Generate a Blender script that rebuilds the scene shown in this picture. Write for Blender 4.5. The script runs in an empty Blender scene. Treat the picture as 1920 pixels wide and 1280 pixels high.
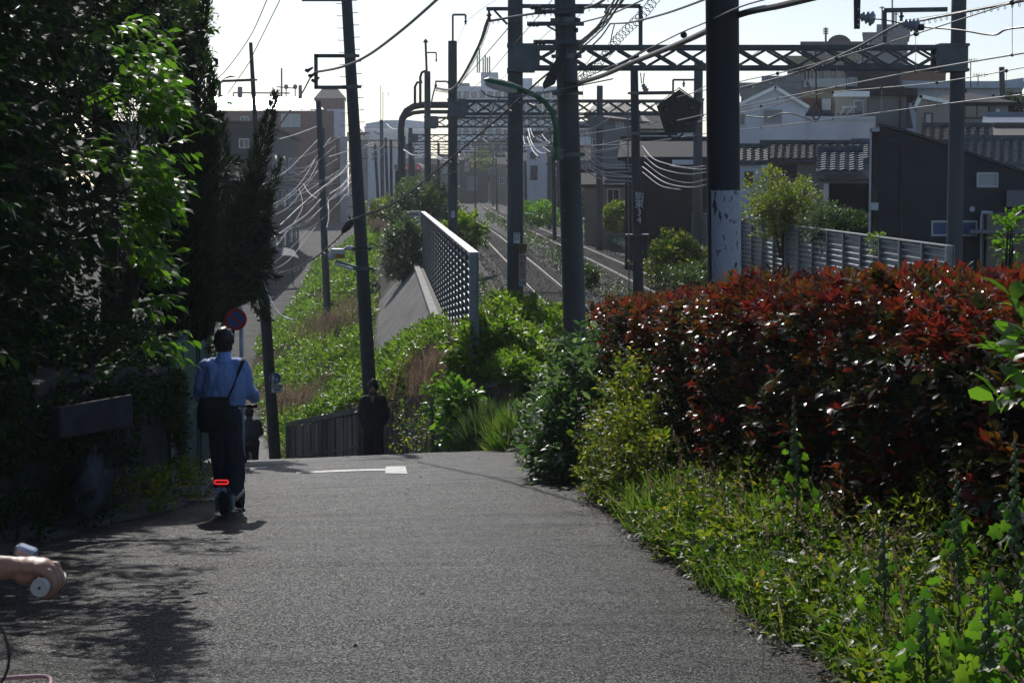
import bpy, math, random
import numpy as np
from mathutils import Vector, Matrix, noise
R = math.radians
C = bpy.context.scene.collection
rng = np.random.default_rng(7)
random.seed(7)
# ---------------------------------------------------------------- camera, sky, sun, exposure
FP = 3733.3; EYE = 1.7; PITCH = math.atan(300/FP)
cam = bpy.data.cameras.new('camera'); camo = bpy.data.objects.new('camera', cam); C.objects.link(camo)
cam.sensor_width = 36; cam.lens = 70; cam.clip_start = .1; cam.clip_end = 4000
cam.dof.use_dof = True; cam.dof.focus_distance = 26; cam.dof.aperture_fstop = 16
camo.location = (0, 0, EYE); camo.rotation_euler = (math.pi/2-PITCH, 0, 0)
bpy.context.scene.camera = camo
SUN_EL, SUN_AZ = R(35), R(-9.5)          # azimuth measured from +Y towards +X
SUND = Vector((math.sin(SUN_AZ)*math.cos(SUN_EL), math.cos(SUN_AZ)*math.cos(SUN_EL), math.sin(SUN_EL)))
W = bpy.data.worlds.new('World'); bpy.context.scene.world = W; W.use_nodes = True
nt = W.node_tree; bg = nt.nodes['Background']
sky = nt.nodes.new('ShaderNodeTexSky'); sky.sky_type = 'NISHITA'; sky.sun_disc = False
sky.sun_elevation = SUN_EL; sky.sun_rotation = SUN_AZ
sky.air_density = 0.7; sky.dust_density = 0.6; sky.ozone_density = 1.0
nt.links.new(sky.outputs[0], bg.inputs[0]); bg.inputs[1].default_value = .15
sl = bpy.data.lights.new('sun', 'SUN'); sl.energy = 4.9; sl.angle = R(.5); sl.color = (1, .96, .9)
so = bpy.data.objects.new('sun', sl); C.objects.link(so); so.rotation_euler = (-SUND).to_track_quat('-Z', 'Y').to_euler(); so.location = (0, 0, 60)
vs = bpy.context.scene.view_settings; vs.view_transform = 'Standard'; vs.look = 'None'; vs.exposure = -0.62; vs.gamma = 1
cy = bpy.context.scene.cycles
cy.max_bounces = 6; cy.diffuse_bounces = 3; cy.glossy_bounces = 2; cy.transmission_bounces = 4; cy.transparent_max_bounces = 6; cy.volume_bounces = 0
cy.sample_clamp_indirect = 4; cy.use_denoising = True
def ray(px, py):
    u = (px-960)/FP; v = (640-py)/FP
    c, s = math.cos(PITCH), math.sin(PITCH)
    return Vector((u, c+v*s, -s+v*c))
def P(px, py, d):                            # photo pixel at forward distance d -> world point
    r = ray(px, py); return Vector((0, 0, EYE)) + r*(d/r.y)
def PX(X, Y, Z):
    c, s = math.cos(PITCH), math.sin(PITCH); z = Z-EYE
    f = Y*c-z*s; up = Y*s+z*c
    return 960+X/f*FP, 640-up/f*FP
def lerp(a, b, t): return a+(b-a)*t
def interp(x, xs, ys): return float(np.interp(x, xs, ys))
def sm(t): t = min(1, max(0, t)); return t*t*(3-2*t)
# ---------------------------------------------------------------- materials
MATS = {}
def newmat(name):
    m = bpy.data.materials.new(name); m.use_nodes = True; t = m.node_tree
    return m, t, t.nodes['Principled BSDF']
def mat(name, col, rough=.7, var=.25, scale=3., bump=.0, metal=0., spec=.5, col2=None, detail=6, stretch=(1, 1, 1), bscale=None, emit=0, coat=0):
    if name in MATS: return MATS[name]
    m, t, b = newmat(name); N = t.nodes.new; L = t.links.new
    tc = N('ShaderNodeTexCoord'); mp = N('ShaderNodeMapping'); L(tc.outputs['Object'], mp.inputs[0]); mp.inputs['Scale'].default_value = stretch
    nz = N('ShaderNodeTexNoise'); nz.inputs['Scale'].default_value = scale; nz.inputs['Detail'].default_value = detail; L(mp.outputs[0], nz.inputs['Vector'])
    rp = N('ShaderNodeValToRGB'); L(nz.outputs[0], rp.inputs[0])
    c2 = col2 or tuple(c*(1-var) for c in col); c1 = col if col2 else tuple(min(1, c*(1+var)) for c in col)
    rp.color_ramp.elements[0].position = .32; rp.color_ramp.elements[1].position = .68
    rp.color_ramp.elements[0].color = (*c2, 1); rp.color_ramp.elements[1].color = (*c1, 1)
    L(rp.outputs[0], b.inputs['Base Color'])
    b.inputs['Roughness'].default_value = rough; b.inputs['Metallic'].default_value = metal; b.inputs['Specular IOR Level'].default_value = spec
    if coat: b.inputs['Coat Weight'].default_value = coat
    if bump:
        n2 = N('ShaderNodeTexNoise'); n2.inputs['Scale'].default_value = bscale or scale*4; n2.inputs['Detail'].default_value = 4; L(mp.outputs[0], n2.inputs['Vector'])
        bp = N('ShaderNodeBump'); bp.inputs['Strength'].default_value = bump; bp.inputs['Distance'].default_value = .02
        L(n2.outputs[0], bp.inputs['Height']); L(bp.outputs[0], b.inputs['Normal'])
    if emit:
        b.inputs['Emission Color'].default_value = (*col, 1); b.inputs['Emission Strength'].default_value = emit
    MATS[name] = m; return m
def leafmat(name, cols, rough=.35, trans=.5, tcol=None, spec=.5):
    """cols: list of (pos, rgb) over a per-leaf random value"""
    m, t, b = newmat(name); N = t.nodes.new; L = t.links.new
    at = N('ShaderNodeAttribute'); at.attribute_name = 'rnd'
    rp = N('ShaderNodeValToRGB'); L(at.outputs['Fac'], rp.inputs[0])
    el = rp.color_ramp.elements
    while len(el) < len(cols): el.new(.5)
    for e, (p, c) in zip(el, cols): e.position = p; e.color = (*c, 1)
    L(rp.outputs[0], b.inputs['Base Color']); b.inputs['Roughness'].default_value = rough; b.inputs['Specular IOR Level'].default_value = spec
    tr = N('ShaderNodeBsdfTranslucent'); mx = N('ShaderNodeMixShader'); mx.inputs[0].default_value = trans
    hs = N('ShaderNodeMixRGB'); hs.blend_type = 'MULTIPLY'; hs.inputs[0].default_value = 1; L(rp.outputs[0], hs.inputs[1]); hs.inputs[2].default_value = (*(tcol or (2.2, 2.4, 1.0)), 1)
    L(hs.outputs[0], tr.inputs[0]); L(b.outputs[0], mx.inputs[1]); L(tr.outputs[0], mx.inputs[2])
    L(mx.outputs[0], t.nodes['Material Output'].inputs[0])
    MATS[name] = m; return m
# ---------------------------------------------------------------- mesh building
class MB:
    def __init__(s): s.v = []; s.f = []; s.m = []; s.mi = 0
    def add(s, vs_, fs):
        o = len(s.v); s.v += [tuple(p) for p in vs_]; s.f += [tuple(i+o for i in f) for f in fs]; s.m += [s.mi]*len(fs); return s
    def box(s, c, size, rz=0, rot=None):
        x, y, z = size[0]/2, size[1]/2, size[2]/2
        M = rot if rot is not None else Matrix.Rotation(rz, 3, 'Z'); c = Vector(c)
        vs_ = [c+M@Vector(p) for p in ((-x,-y,-z),(x,-y,-z),(x,y,-z),(-x,y,-z),(-x,-y,z),(x,-y,z),(x,y,z),(-x,y,z))]
        return s.add(vs_, [(0,3,2,1),(4,5,6,7),(0,1,5,4),(1,2,6,5),(2,3,7,6),(3,0,4,7)])
    def bx(s, x0, x1, y0, y1, z0, z1): return s.box(((x0+x1)/2, (y0+y1)/2, (z0+z1)/2), (abs(x1-x0), abs(y1-y0), abs(z1-z0)))
    def bar(s, a, b, w, h=None):             # rectangular bar between two points
        a, b = Vector(a), Vector(b); d = b-a; L = d.length
        if L < 1e-6: return s
        q = d.to_track_quat('Y', 'Z').to_matrix()
        return s.box((a+b)/2, (w, L, h or w), rot=q)
    def tube(s, pts, r, n=8, caps=True):
        pts = [Vector(p) for p in pts]; k = len(pts)
        rs = r if hasattr(r, '__len__') else [r]*k
        vs_ = []; up = None
        for i, p in enumerate(pts):
            t = (pts[min(i+1, k-1)]-pts[max(i-1, 0)])
            t = t.normalized() if t.length > 1e-9 else Vector((0, 0, 1))
            if up is None:
                up = Vector((0, 0, 1)) if abs(t.z) < .9 else Vector((0, -1, 0))
            a = t.cross(up)
            if a.length < 1e-5: a = t.orthogonal()
            a.normalize(); b = a.cross(t); up = b
            for j in range(n):
                an = 2*math.pi*j/n; vs_.append(p+(a*math.cos(an)+b*math.sin(an))*rs[i])
        fs = [(i*n+j, i*n+(j+1) % n, (i+1)*n+(j+1) % n, (i+1)*n+j) for i in range(k-1) for j in range(n)]
        if caps: fs += [tuple(range(n-1, -1, -1)), tuple((k-1)*n+j for j in range(n))]
        return s.add(vs_, fs)
    def prism(s, poly, y0, y1):              # polygon of (x,z) extruded along y
        n = len(poly)
        vs_ = [(x, y0, z) for x, z in poly]+[(x, y1, z) for x, z in poly]
        return s.add(vs_, [tuple(range(n)), tuple(range(2*n-1, n-1, -1))]+[(i, i+n, (i+1) % n+n, (i+1) % n) for i in range(n)])
    def prismx(s, poly, x0, x1):             # polygon of (y,z) extruded along x
        n = len(poly)
        vs_ = [(x0, y, z) for y, z in poly]+[(x1, y, z) for y, z in poly]
        return s.add(vs_, [tuple(range(n-1, -1, -1)), tuple(range(n, 2*n))]+[(i, (i+1) % n, (i+1) % n+n, i+n) for i in range(n)])
    def slab(s, q, th):                      # quad thickened along its normal (downwards)
        q = [Vector(p) for p in q]; n = (q[1]-q[0]).cross(q[2]-q[0]).normalized()*th
        vs_ = q+[p-n for p in q]
        return s.add(vs_, [(0,1,2,3),(7,6,5,4)]+[(i, i+4, (i+1) % 4+4, (i+1) % 4) for i in range(4)])
    def ball(s, c, r, n=10, m=7):
        c = Vector(c); r = r if hasattr(r, '__len__') else (r, r, r); vs_ = []
        for i in range(1, m):
            a = math.pi*i/m
            for j in range(n):
                b = 2*math.pi*j/n; vs_.append(c+Vector((r[0]*math.sin(a)*math.cos(b), r[1]*math.sin(a)*math.sin(b), r[2]*math.cos(a))))
        vs_ += [c+Vector((0, 0, r[2])), c-Vector((0, 0, r[2]))]; T = len(vs_)-2
        fs = [(i*n+j, (i+1)*n+j, (i+1)*n+(j+1) % n, i*n+(j+1) % n) for i in range(m-2) for j in range(n)]
        fs += [(T, j, (j+1) % n) for j in range(n)]+[(T+1, (m-2)*n+(j+1) % n, (m-2)*n+j) for j in range(n)]
        return s.add(vs_, fs)
    def build(s, name, m, parent=None, smooth=False, label=None, bevel=0):
        me = bpy.data.meshes.new(name); me.from_pydata([tuple(p) for p in s.v], [], s.f)
        ml = m if isinstance(m, (list, tuple)) else [m]
        for q in ml: me.materials.append(q)
        if len(ml) > 1: me.polygons.foreach_set('material_index', s.m)
        if smooth: me.polygons.foreach_set('use_smooth', [True]*len(me.polygons))
        me.update()
        o = bpy.data.objects.new(name, me); C.objects.link(o)
        if parent is not None: attach(o, parent)
        if label: o['label'] = label
        if bevel:
            b = o.modifiers.new('bevel', 'BEVEL'); b.width = bevel; b.segments = 2; b.limit_method = 'ANGLE'
        return o
def attach(o, parent):
    o.parent = parent
    loc = parent.location if parent.parent is None else Vector((0, 0, 0))
    r = parent
    while r.parent is not None: r = r.parent
    o.matrix_parent_inverse = Matrix.Translation(-r.location) if parent is r else Matrix.Identity(4)
def thing(name, label, cat, loc=(0, 0, 0), group=None):
    o = bpy.data.objects.new(name, None); C.objects.link(o); o.location = loc; o.empty_display_size = .2
    return tag(o, label, cat, group)
def tag(o, label, cat, group=None):
    o['label'] = label; o['category'] = cat
    if group: o['group'] = group
    return o
def kind(o, k='structure'): o['kind'] = k; return o
def dup(root, loc, label=None):
    r = root.copy(); C.objects.link(r); r.location = loc
    if label: r['label'] = label
    for ch in list(root.children):
        c = ch.copy(); C.objects.link(c); c.parent = r
        for g in ch.children:
            e = g.copy(); C.objects.link(e); e.parent = c
    return r
def fastmesh(name, V, faces_n, loops, m, parent=None, attr=None, smooth=False):
    """V (n,3); faces_n: vertices per face (int); loops flat; attr per face"""
    me = bpy.data.meshes.new(name); nf = len(loops)//faces_n
    me.vertices.add(len(V)); me.vertices.foreach_set('co', np.asarray(V, np.float32).ravel())
    me.loops.add(len(loops)); me.loops.foreach_set('vertex_index', np.asarray(loops, np.int32))
    me.polygons.add(nf); me.polygons.foreach_set('loop_start', np.arange(0, nf*faces_n, faces_n, dtype=np.int32))
    if smooth: me.polygons.foreach_set('use_smooth', np.ones(nf, bool))
    me.materials.append(m)
    if attr is not None:
        a = me.attributes.new('rnd', 'FLOAT', 'FACE'); a.data.foreach_set('value', np.asarray(attr, np.float32))
    me.update(calc_edges=True); me.validate()
    o = bpy.data.objects.new(name, me); C.objects.link(o)
    if parent is not None: attach(o, parent)
    return o
# leaf templates: x across, y along, z up (unit length); quads
TEMPL = {
 'oval': (np.array([(0,0,0),(.2,.28,.05),(.24,.6,.04),(0,1,-.14),(-.24,.6,.04),(-.2,.28,.05),(0,.3,0),(0,.62,-.02)]), [(0,1,6,5),(1,2,7,6),(6,7,4,5),(2,3,4,7)]),
 'small': (np.array([(0,0,0),(.3,.5,.07),(0,1,-.12),(-.3,.5,.07)]), [(0,1,2,3)]),
 'fold': (np.array([(0,0,0),(.26,.5,.1),(0,1,-.1),(-.26,.5,.1),(0,.5,0)]), [(0,1,2,4),(0,4,2,3)]),
 'lance': (np.array([(0,0,0),(.15,.4,.06),(.12,.7,.02),(0,1,-.12),(-.12,.7,.02),(-.15,.4,.06),(0,.4,0),(0,.7,-.03)]), [(0,1,6,5),(1,2,7,6),(6,7,4,5),(2,3,4,7)]),
 'blade': (np.array([(-.02,0,0),(.02,0,0),(-.022,.35,.0),(.022,.35,.0),(-.015,.7,-.1),(.015,.7,-.1),(-.002,1,-.28),(.002,1,-.28)]), [(0,1,3,2),(2,3,5,4),(4,5,7,6)]),
 'needle': (np.array([(-.09,0,0),(.09,0,0),(.05,.7,.04),(0,1,0)]), [(0,1,2,3)]),
 'lobed': (np.array([(0,.05,0),(.32,-.14,.06),(.55,.2,.1),(.4,.37,.05),(.49,.68,.02),(.22,.7,-.01),(0,1.02,-.14),(-.2,.72,-.01),(-.5,.64,.03),(-.38,.4,.05),(-.57,.16,.11),(-.3,-.12,.06),(0,.38,-.07)]),
           [(0,1,2,12),(2,3,4,12),(4,5,6,12),(6,7,8,12),(8,9,10,12),(10,11,0,12)]),
}
def norm(a): return a/np.maximum(np.linalg.norm(a, axis=-1, keepdims=True), 1e-9)
def leaves(name, pos, d, up, size, templ, m, parent=None, rnd=None, smooth=False):
    """pos (n,3), d direction (n,3), up normal hint (n,3), size (n,)"""
    T, Fc = TEMPL[templ]; n = len(pos)
    d = norm(np.asarray(d, float)); x = norm(np.cross(d, up)); z = np.cross(x, d)
    V = pos[:, None, :] + size[:, None, None]*(T[None, :, 0:1]*x[:, None, :]+T[None, :, 1:2]*d[:, None, :]+T[None, :, 2:3]*z[:, None, :])
    k = len(T); F_ = np.array(Fc)
    loops = (F_[None]+np.arange(n)[:, None, None]*k).reshape(-1)
    if rnd is None: rnd = rng.random(n)
    return fastmesh(name, V.reshape(-1, 3), 4, loops, m, parent, np.repeat(rnd, len(Fc)), smooth)
def rdir(n): return norm(rng.normal(size=(n, 3)))
def twigs(pos, d, n, L, size, spread=.9, flat=.6, sizevar=.3):
    """n leaves along each twig; returns pos,dir,up,size,twig index"""
    T = len(pos); t = (np.arange(n)+.5)/n; t = np.tile(t, T)+rng.normal(0, .03, T*n)
    idx = np.repeat(np.arange(T), n); d = norm(d)
    LL = np.broadcast_to(L, (T,))[idx]
    p = pos[idx]+d[idx]*(t*LL)[:, None]
    up0 = np.array([0, 0, 1.])
    side = norm(np.cross(d, up0)+1e-4)
    sgn = np.where((np.arange(T*n) % 2) == 0, 1., -1.)
    ang = rng.normal(0, .6, T*n)
    s2 = norm(np.cross(side, d))
    sd = side[idx]*(sgn*np.cos(ang))[:, None]+s2[idx]*np.sin(ang)[:, None]
    dd = norm(d[idx]*(1-spread*.6*(1-t*.7))[:, None]+sd*spread+rng.normal(0, .15, (T*n, 3)))
    up = norm(up0*flat+rng.normal(0, .35, (T*n, 3))+s2[idx]*.3)
    sz = size*(1+rng.normal(0, sizevar, T*n)*.6).clip(.4, 1.7)*(1-.25*np.abs(t-.5))
    return p, dd, up, sz, idx
def nz3(x, y, z, s): return noise.noise(Vector((x*s, y*s, z*s)))
CLIP = [1.45]
def blob(n, c, r, lump=.3, shell=.55, zmin=None, seed=0):
    """points through the outer part of a lumpy ellipsoid, with outward directions"""
    u = rdir(n); c = np.array(c); r = np.array(r)
    k = np.minimum(CLIP[0], np.array([1+lump*1.6*noise.noise(Vector(q*2.1+seed*7.3))+lump*.7*noise.noise(Vector(q*5+seed*3.1)) for q in u]))
    rad = k*(shell+(1-shell)*rng.random(n)**.6)
    p = c+u*r*rad[:, None]
    if zmin is not None:
        ok = p[:, 2] > zmin; p = p[ok]; u = u[ok]
    return p, norm(u/r)
# ---------------------------------------------------------------- ground, road, street, railway bed
RAILZ = EYE-3.45
def zr(y): return interp(y, [-40, 0, 28, 30, 33, 36, 45, 55, 62, 120, 250, 400, 1500], [1.2, 0, -2.29, -2.47, -2.85, -3.4, -5.2, -6.15, -6.3, -6.3, -5.4, -3.6, -2.6])
XLy = [-40, 10, 15.8, 18.7, 20, 22, 25, 30, 38, 45, 60, 72, 84, 119, 150, 187, 249, 330, 400, 1500]
XLx = [-4.9, -4.4, -4.06, -3.86, -3.55, -3.45, -3.8, -4.3, -7.2, -9.5, -12, -13.9, -15.4, -17.2, -18.6, -20.6, -25, -29, -32, -60]
def XL(y): return interp(y, XLy, XLx)
XRy = [-40, 10, 18.7, 26, 31, 33, 38, 44, 60, 72, 84, 96, 119, 136, 187, 249, 330, 400, 1500]
XRx = [2.9, 1.72, 1.05, .6, .28, .2, -1.35, -4.75, -7.4, -9.3, -11, -12.2, -13.1, -14.4, -17.8, -21.5, -25, -28, -50]
def XR(y): return interp(y, XRy, XRx)
def cross(x, y): return .045*(max(-6, min(x, 3))+2)*sm((y-14)/12)*(1-sm((y-34)/8))
def road_z(x, y): return zr(y)+cross(x, y)
def XW(y): return max(interp(y, [0, 30, 36, 85, 120, 250, 400], [3.6, 2.0, -.69, -3.8, -6.0, -14.5, -22]), XR(y)+.8)
def T2(y): return interp(y, [0, 20, 30, 40, 50, 66, 82, 126, 172, 250, 360, 495, 900], [10.5, 8.1, 7.0, 6.1, 5.55, 4.85, 4.25, 2.45, .54, -2.6, -6, -9.1, -18])
def T1(y): return T2(y)-3.78-.4*sm((y-120)/80)
def XB(y): return T2(y)+3.1
def prof(y):
    """list of (x,z) across the terrain at forward distance y"""
    xl, xr, xw, xb = XL(y), XR(y), XW(y), XB(y); out = []
    zl = road_z(xl, y); zrr = road_z(xr, y)
    up = 1.25*(1-sm((y-27)/6)) if y > -60 else 1.25
    far = sm((y-60)/60)
    out += [(-400 if y > 100 else -80, zl+up+.5*far), (xl-12, zl+up+.3), (xl-3, zl+up+.1), (xl-.55, zl+up), (xl-.5, zl-.01+.0), (xl, zl-.02), (xl+.6, road_z(xl+.6, y)-.05), ((xl+xr)/2, road_z((xl+xr)/2, y)-.05), (xr-.4, road_z(xr-.4, y)-.05), (xr, zrr-.01)]
    if y < 32:
        out += [(xr+.35, zrr+.06), (xr+.9, zrr+.14), (xr+1.8, zrr+.1), (max(xw, xr+2.6), min(zrr+.1, RAILZ-.1)+.0)]
        for k in range(4): out.append((max(xw, xr+2.6)+.05*(k+1), min(zrr+.1, RAILZ-.1)))
    else:
        zb = zrr+1.25*(1-sm((y-44)/8))*sm((y-32)/2)
        rv_ = sm((y-48)/3)*(1-sm((y-88)/5))
        for k in range(8):
            t = k/7; x_ = xr+.12+(xw-.35-xr-.12)*t; z_ = lerp(zb, RAILZ-.2, sm(t*.9+.1) if k else 0)
            if rv_ > 0:
                x2 = xr+.12+max(.5, xw-2.1-xr)*k/6 if k < 7 else xw-.38; z2 = lerp(zb, RAILZ-2.25, min(1, sm(k/6*.9+.1) if k else 0)) if k < 7 else RAILZ-.35
                x_, z_ = lerp(x_, x2, rv_), lerp(z_, z2, rv_)
            out.append((x_, z_))
    out += [(T1(y)-1.5 if T1(y)-1.5 > out[-1][0]+.05 else out[-1][0]+.1, RAILZ-.25), (T1(y)+1.5, RAILZ-.24), (T2(y)-1.5, RAILZ-.24), (T2(y)+1.5, RAILZ-.25), (xb, RAILZ-.3), (xb+.6, RAILZ-.5), (xb+3, RAILZ-1.0), (500 if y > 100 else 120, RAILZ-1.0)]
    return out
ys = [-40, -20, -8, 0]+list(np.arange(3, 62, 1.0))+list(np.arange(62, 130, 4))+list(np.arange(130, 420, 15))+[450, 520, 600, 800, 1100, 1500]
g = MB(); rows = [prof(float(y)) for y in ys]; nc = len(rows[0])
for y, r in zip(ys, rows):
    last = -1e9
    for k, (x, z) in enumerate(r):
        x = max(x, last+.01); last = x
        jit = 0 if k in (3, 4, 5, 6, 7, 8, 9) else .06*noise.noise(Vector((x*.7, y*.7, 3)))
        g.v.append((x, y, z+jit))
for i in range(len(ys)-1):
    for k in range(nc-1): a = i*nc+k; g.f.append((a, a+1, a+nc+1, a+nc)); g.m.append(0)
soil = mat('soil', (.045, .038, .028), .95, .4, 2.5, .6, col2=(.035, .04, .018))
kind(g.build('ground', soil, smooth=False))
# asphalt with a coarse aggregate; its sparkle is partly painted as pale specks
def asphalt(name, base, rough, spark=True):
    m, t, b = newmat(name); N = t.nodes.new; L = t.links.new
    tc = N('ShaderNodeTexCoord')
    big = N('ShaderNodeTexNoise'); big.inputs['Scale'].default_value = .5; big.inputs['Detail'].default_value = 5; L(tc.outputs['Object'], big.inputs[0])
    mp = N('ShaderNodeMapping'); mp.inputs['Scale'].default_value = (.4, 2.6, 1); L(tc.outputs['Object'], mp.inputs[0])
    band = N('ShaderNodeTexNoise'); band.inputs['Scale'].default_value = .9; band.inputs['Detail'].default_value = 3; L(mp.outputs[0], band.inputs[0])
    vo = N('ShaderNodeTexVoronoi'); vo.inputs['Scale'].default_value = 95; L(tc.outputs['Object'], vo.inputs[0])
    fine = N('ShaderNodeTexNoise'); fine.inputs['Scale'].default_value = 160; fine.inputs['Detail'].default_value = 3; L(tc.outputs['Object'], fine.inputs[0])
    rp = N('ShaderNodeValToRGB'); L(vo.outputs['Color'], rp.inputs[0])
    e = rp.color_ramp.elements; e[0].position = .1; e[0].color = (base*.45, base*.46, base*.48, 1); e[1].position = .8; e[1].color = (base*1.2, base*1.2, base*1.2, 1)
    q = e.new(.9); q.color = (base*6, base*5.9, base*5.7, 1)
    mix = N('ShaderNodeMixRGB'); mix.blend_type = 'MULTIPLY'; mix.inputs[0].default_value = 1
    r2 = N('ShaderNodeMapRange'); r2.inputs[1].default_value = .3; r2.inputs[2].default_value = .7; r2.inputs[3].default_value = .55; r2.inputs[4].default_value = 1.5; L(big.outputs[0], r2.inputs[0])
    L(rp.outputs[0], mix.inputs[1]); L(r2.outputs[0], mix.inputs[2])
    mb_ = N('ShaderNodeMapRange'); mb_.inputs[1].default_value = .35; mb_.inputs[2].default_value = .65; mb_.inputs[3].default_value = .6; mb_.inputs[4].default_value = 1.8; L(band.outputs[0], mb_.inputs[0]); m3_ = N('ShaderNodeMixRGB'); m3_.blend_type = 'MULTIPLY'; m3_.inputs[0].default_value = 1; L(mix.outputs[0], m3_.inputs[1]); L(mb_.outputs[0], m3_.inputs[2])  # streaks of sheen and undulation shading put into the asphalt colour
    L(m3_.outputs[0], b.inputs['Base Color'])
    rr_ = N('ShaderNodeSeparateColor'); L(vo.outputs['Color'], rr_.inputs[0])
    sp_ = N('ShaderNodeMapRange'); sp_.inputs[1].default_value = .55; sp_.inputs[2].default_value = 1; sp_.inputs[3].default_value = .06; sp_.inputs[4].default_value = .95; L(rr_.outputs[1], sp_.inputs[0]); L(sp_.outputs[0], b.inputs['Specular IOR Level'])
    r3 = N('ShaderNodeMapRange'); r3.inputs[1].default_value = .3; r3.inputs[2].default_value = .7; r3.inputs[3].default_value = rough-.07; r3.inputs[4].default_value = rough+.14; L(band.outputs[0], r3.inputs[0]); L(r3.outputs[0], b.inputs['Roughness'])
    ad = N('ShaderNodeMath'); ad.operation = 'ADD'; L(vo.outputs['Distance'], ad.inputs[0]); L(fine.outputs[0], ad.inputs[1])
    bp = N('ShaderNodeBump'); bp.inputs['Strength'].default_value = 1.0 if spark else .4; bp.inputs['Distance'].default_value = .012; L(ad.outputs[0], bp.inputs['Height'])
    b2 = N('ShaderNodeBump'); b2.inputs['Strength'].default_value = .5; b2.inputs['Distance'].default_value = .015; L(band.outputs[0], b2.inputs['Height']); L(bp.outputs[0], b2.inputs['Normal'])
    L(b2.outputs[0], b.inputs['Normal'])
    return m
ASPH = asphalt('asphalt', .018, .43)
def strip(name, m, ys_, fl, fr, zf, cols=12, wob=0):
    b = MB()
    for y in ys_:
        l, r = fl(y), fr(y)
        for k in range(cols+1):
            t = k/cols; x = lerp(l, r, t)
            if wob and k in (0, cols): x += wob*noise.noise(Vector((y*1.7, k, 0)))
            b.v.append((x, y, zf(x, y)))
    for i in range(len(ys_)-1):
        for k in range(cols): a = i*(cols+1)+k; b.f.append((a, a+1, a+cols+2, a+cols+1)); b.m.append(0)
    return b.build(name, m, smooth=True)
def road_s(x, y): return road_z(x, y)+.02*noise.noise(Vector((x*.45, y*1.9, 0)))+.012*noise.noise(Vector((x*1.1, y*3.6, 4)))+.008
kind(strip('road', ASPH, [-40, -20, -8]+list(np.arange(-4, 62.01, .125)), XL, XR, lambda x, y: road_z(x, y)+.02*noise.noise(Vector((x*.45, y*1.9, 0)))+.012*noise.noise(Vector((x*1.1, y*3.6, 4)))+.008, 14, .12))
kind(strip('street', asphalt('street_asphalt', .05, .85, False), [62.0]+list(np.arange(64, 420, 4.0))+[500, 800], XL, XR, lambda x, y: road_z(x, y)+.008, 6))
white_paint = mat('road_paint', (.42, .42, .41), .6, .25, 8, .2)
def paint(name, pts, w=None):
    p = [Vector((q[0], q[1], 0)) for q in pts]; n = max(2, int((p[1]-p[0]).length/.12)); m = max(2, int((p[2]-p[1]).length/.12)); b = MB()
    for i in range(n+1):
        for j in range(m+1): q = p[0].lerp(p[1], i/n).lerp(p[3].lerp(p[2], i/n), j/m); b.v.append((q.x, q.y, road_s(q.x, q.y)+.006))
    for i in range(n):
        for j in range(m): a = i*(m+1)+j; b.f.append((a, a+m+1, a+m+2, a+1)); b.m.append(0)
    return kind(b.build(name, white_paint))
def on_road(px, py):                          # where a photo pixel meets the road
    lo, hi = 4., 60.
    r = ray(px, py); best = None
    for k in range(600):
        d = 4+k*.08; p = Vector((0, 0, EYE))+r*(d/r.y)
        if p.z < road_z(p.x, p.y): return p
    return p
a1 = on_road(556, 888); a2 = on_road(728, 881)
def quadpaint(pxs): return paint('road_marking', [tuple(on_road(*q))[:2] for q in pxs])
quadpaint([(556, 889), (728, 883), (728, 880), (556, 887)])
quadpaint([(722, 888), (764, 888), (760, 876), (724, 876)])
quadpaint([(452, 881), (500, 879), (502, 876), (452, 878)])
# concrete gutter along the left wall, kerb stones
conc = mat('old_concrete', (.10, .10, .095), .85, .35, 2.2, .5, col2=(.04, .04, .038))
b = MB(); yy = list(np.arange(-8, 30, 1.0))
for y in yy:
    x = XL(y); z = road_z(x, y); b.v += [(x-.5, y, z-.05), (x-.5, y, z+.1), (x-.02, y, z+.02), (x-.02, y, z-.1)]
for i in range(len(yy)-1):
    for k in range(4): b.f.append((i*4+k, i*4+(k+1) % 4, i*4+4+(k+1) % 4, i*4+4+k)); b.m.append(0)
kind(b.build('kerb', conc))
# ballast
ballast = mat('ballast', (.09, .083, .075), .95, .5, 9, 1.0, bscale=25, col2=(.05, .045, .04))
b = MB(); yy = [16]+list(np.arange(20, 130, 2.0))+list(np.arange(130, 520, 8.0))
for y in yy:
    a, c = T1(y), T2(y)
    for x, z in ((a-1.7, -.22), (a-1.15, -.12), (a+1.15, -.12), (a+1.55, -.17), (c-1.55, -.17), (c-1.15, -.12), (c+1.15, -.12), (c+1.9, -.25)):
        b.v.append((x, y, RAILZ+z+.012*noise.noise(Vector((x*4, y*4, 1)))))
for i in range(len(yy)-1):
    for k in range(7): q = i*8+k; b.f.append((q, q+1, q+9, q+8)); b.m.append(0)
kind(b.build('ballast_bed', ballast))
nst = 26000; py_ = 40+80*rng.random(nst)**1.5; px_ = np.array([T1(y)-1.6+rng.random()*(T2(y)-T1(y)+3.3) for y in py_])
pz_ = np.full(nst, RAILZ-.11)
st = leaves('ballast_stones', np.stack([px_, py_, pz_], 1), rdir(nst), rdir(nst), .05+.05*rng.random(nst), 'fold', mat('stone_chip', (.11, .1, .09), .85, .4, 30))
kind(st, 'stuff'); tag(st, 'loose grey ballast stones spread between the two tracks', 'ballast')
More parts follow.
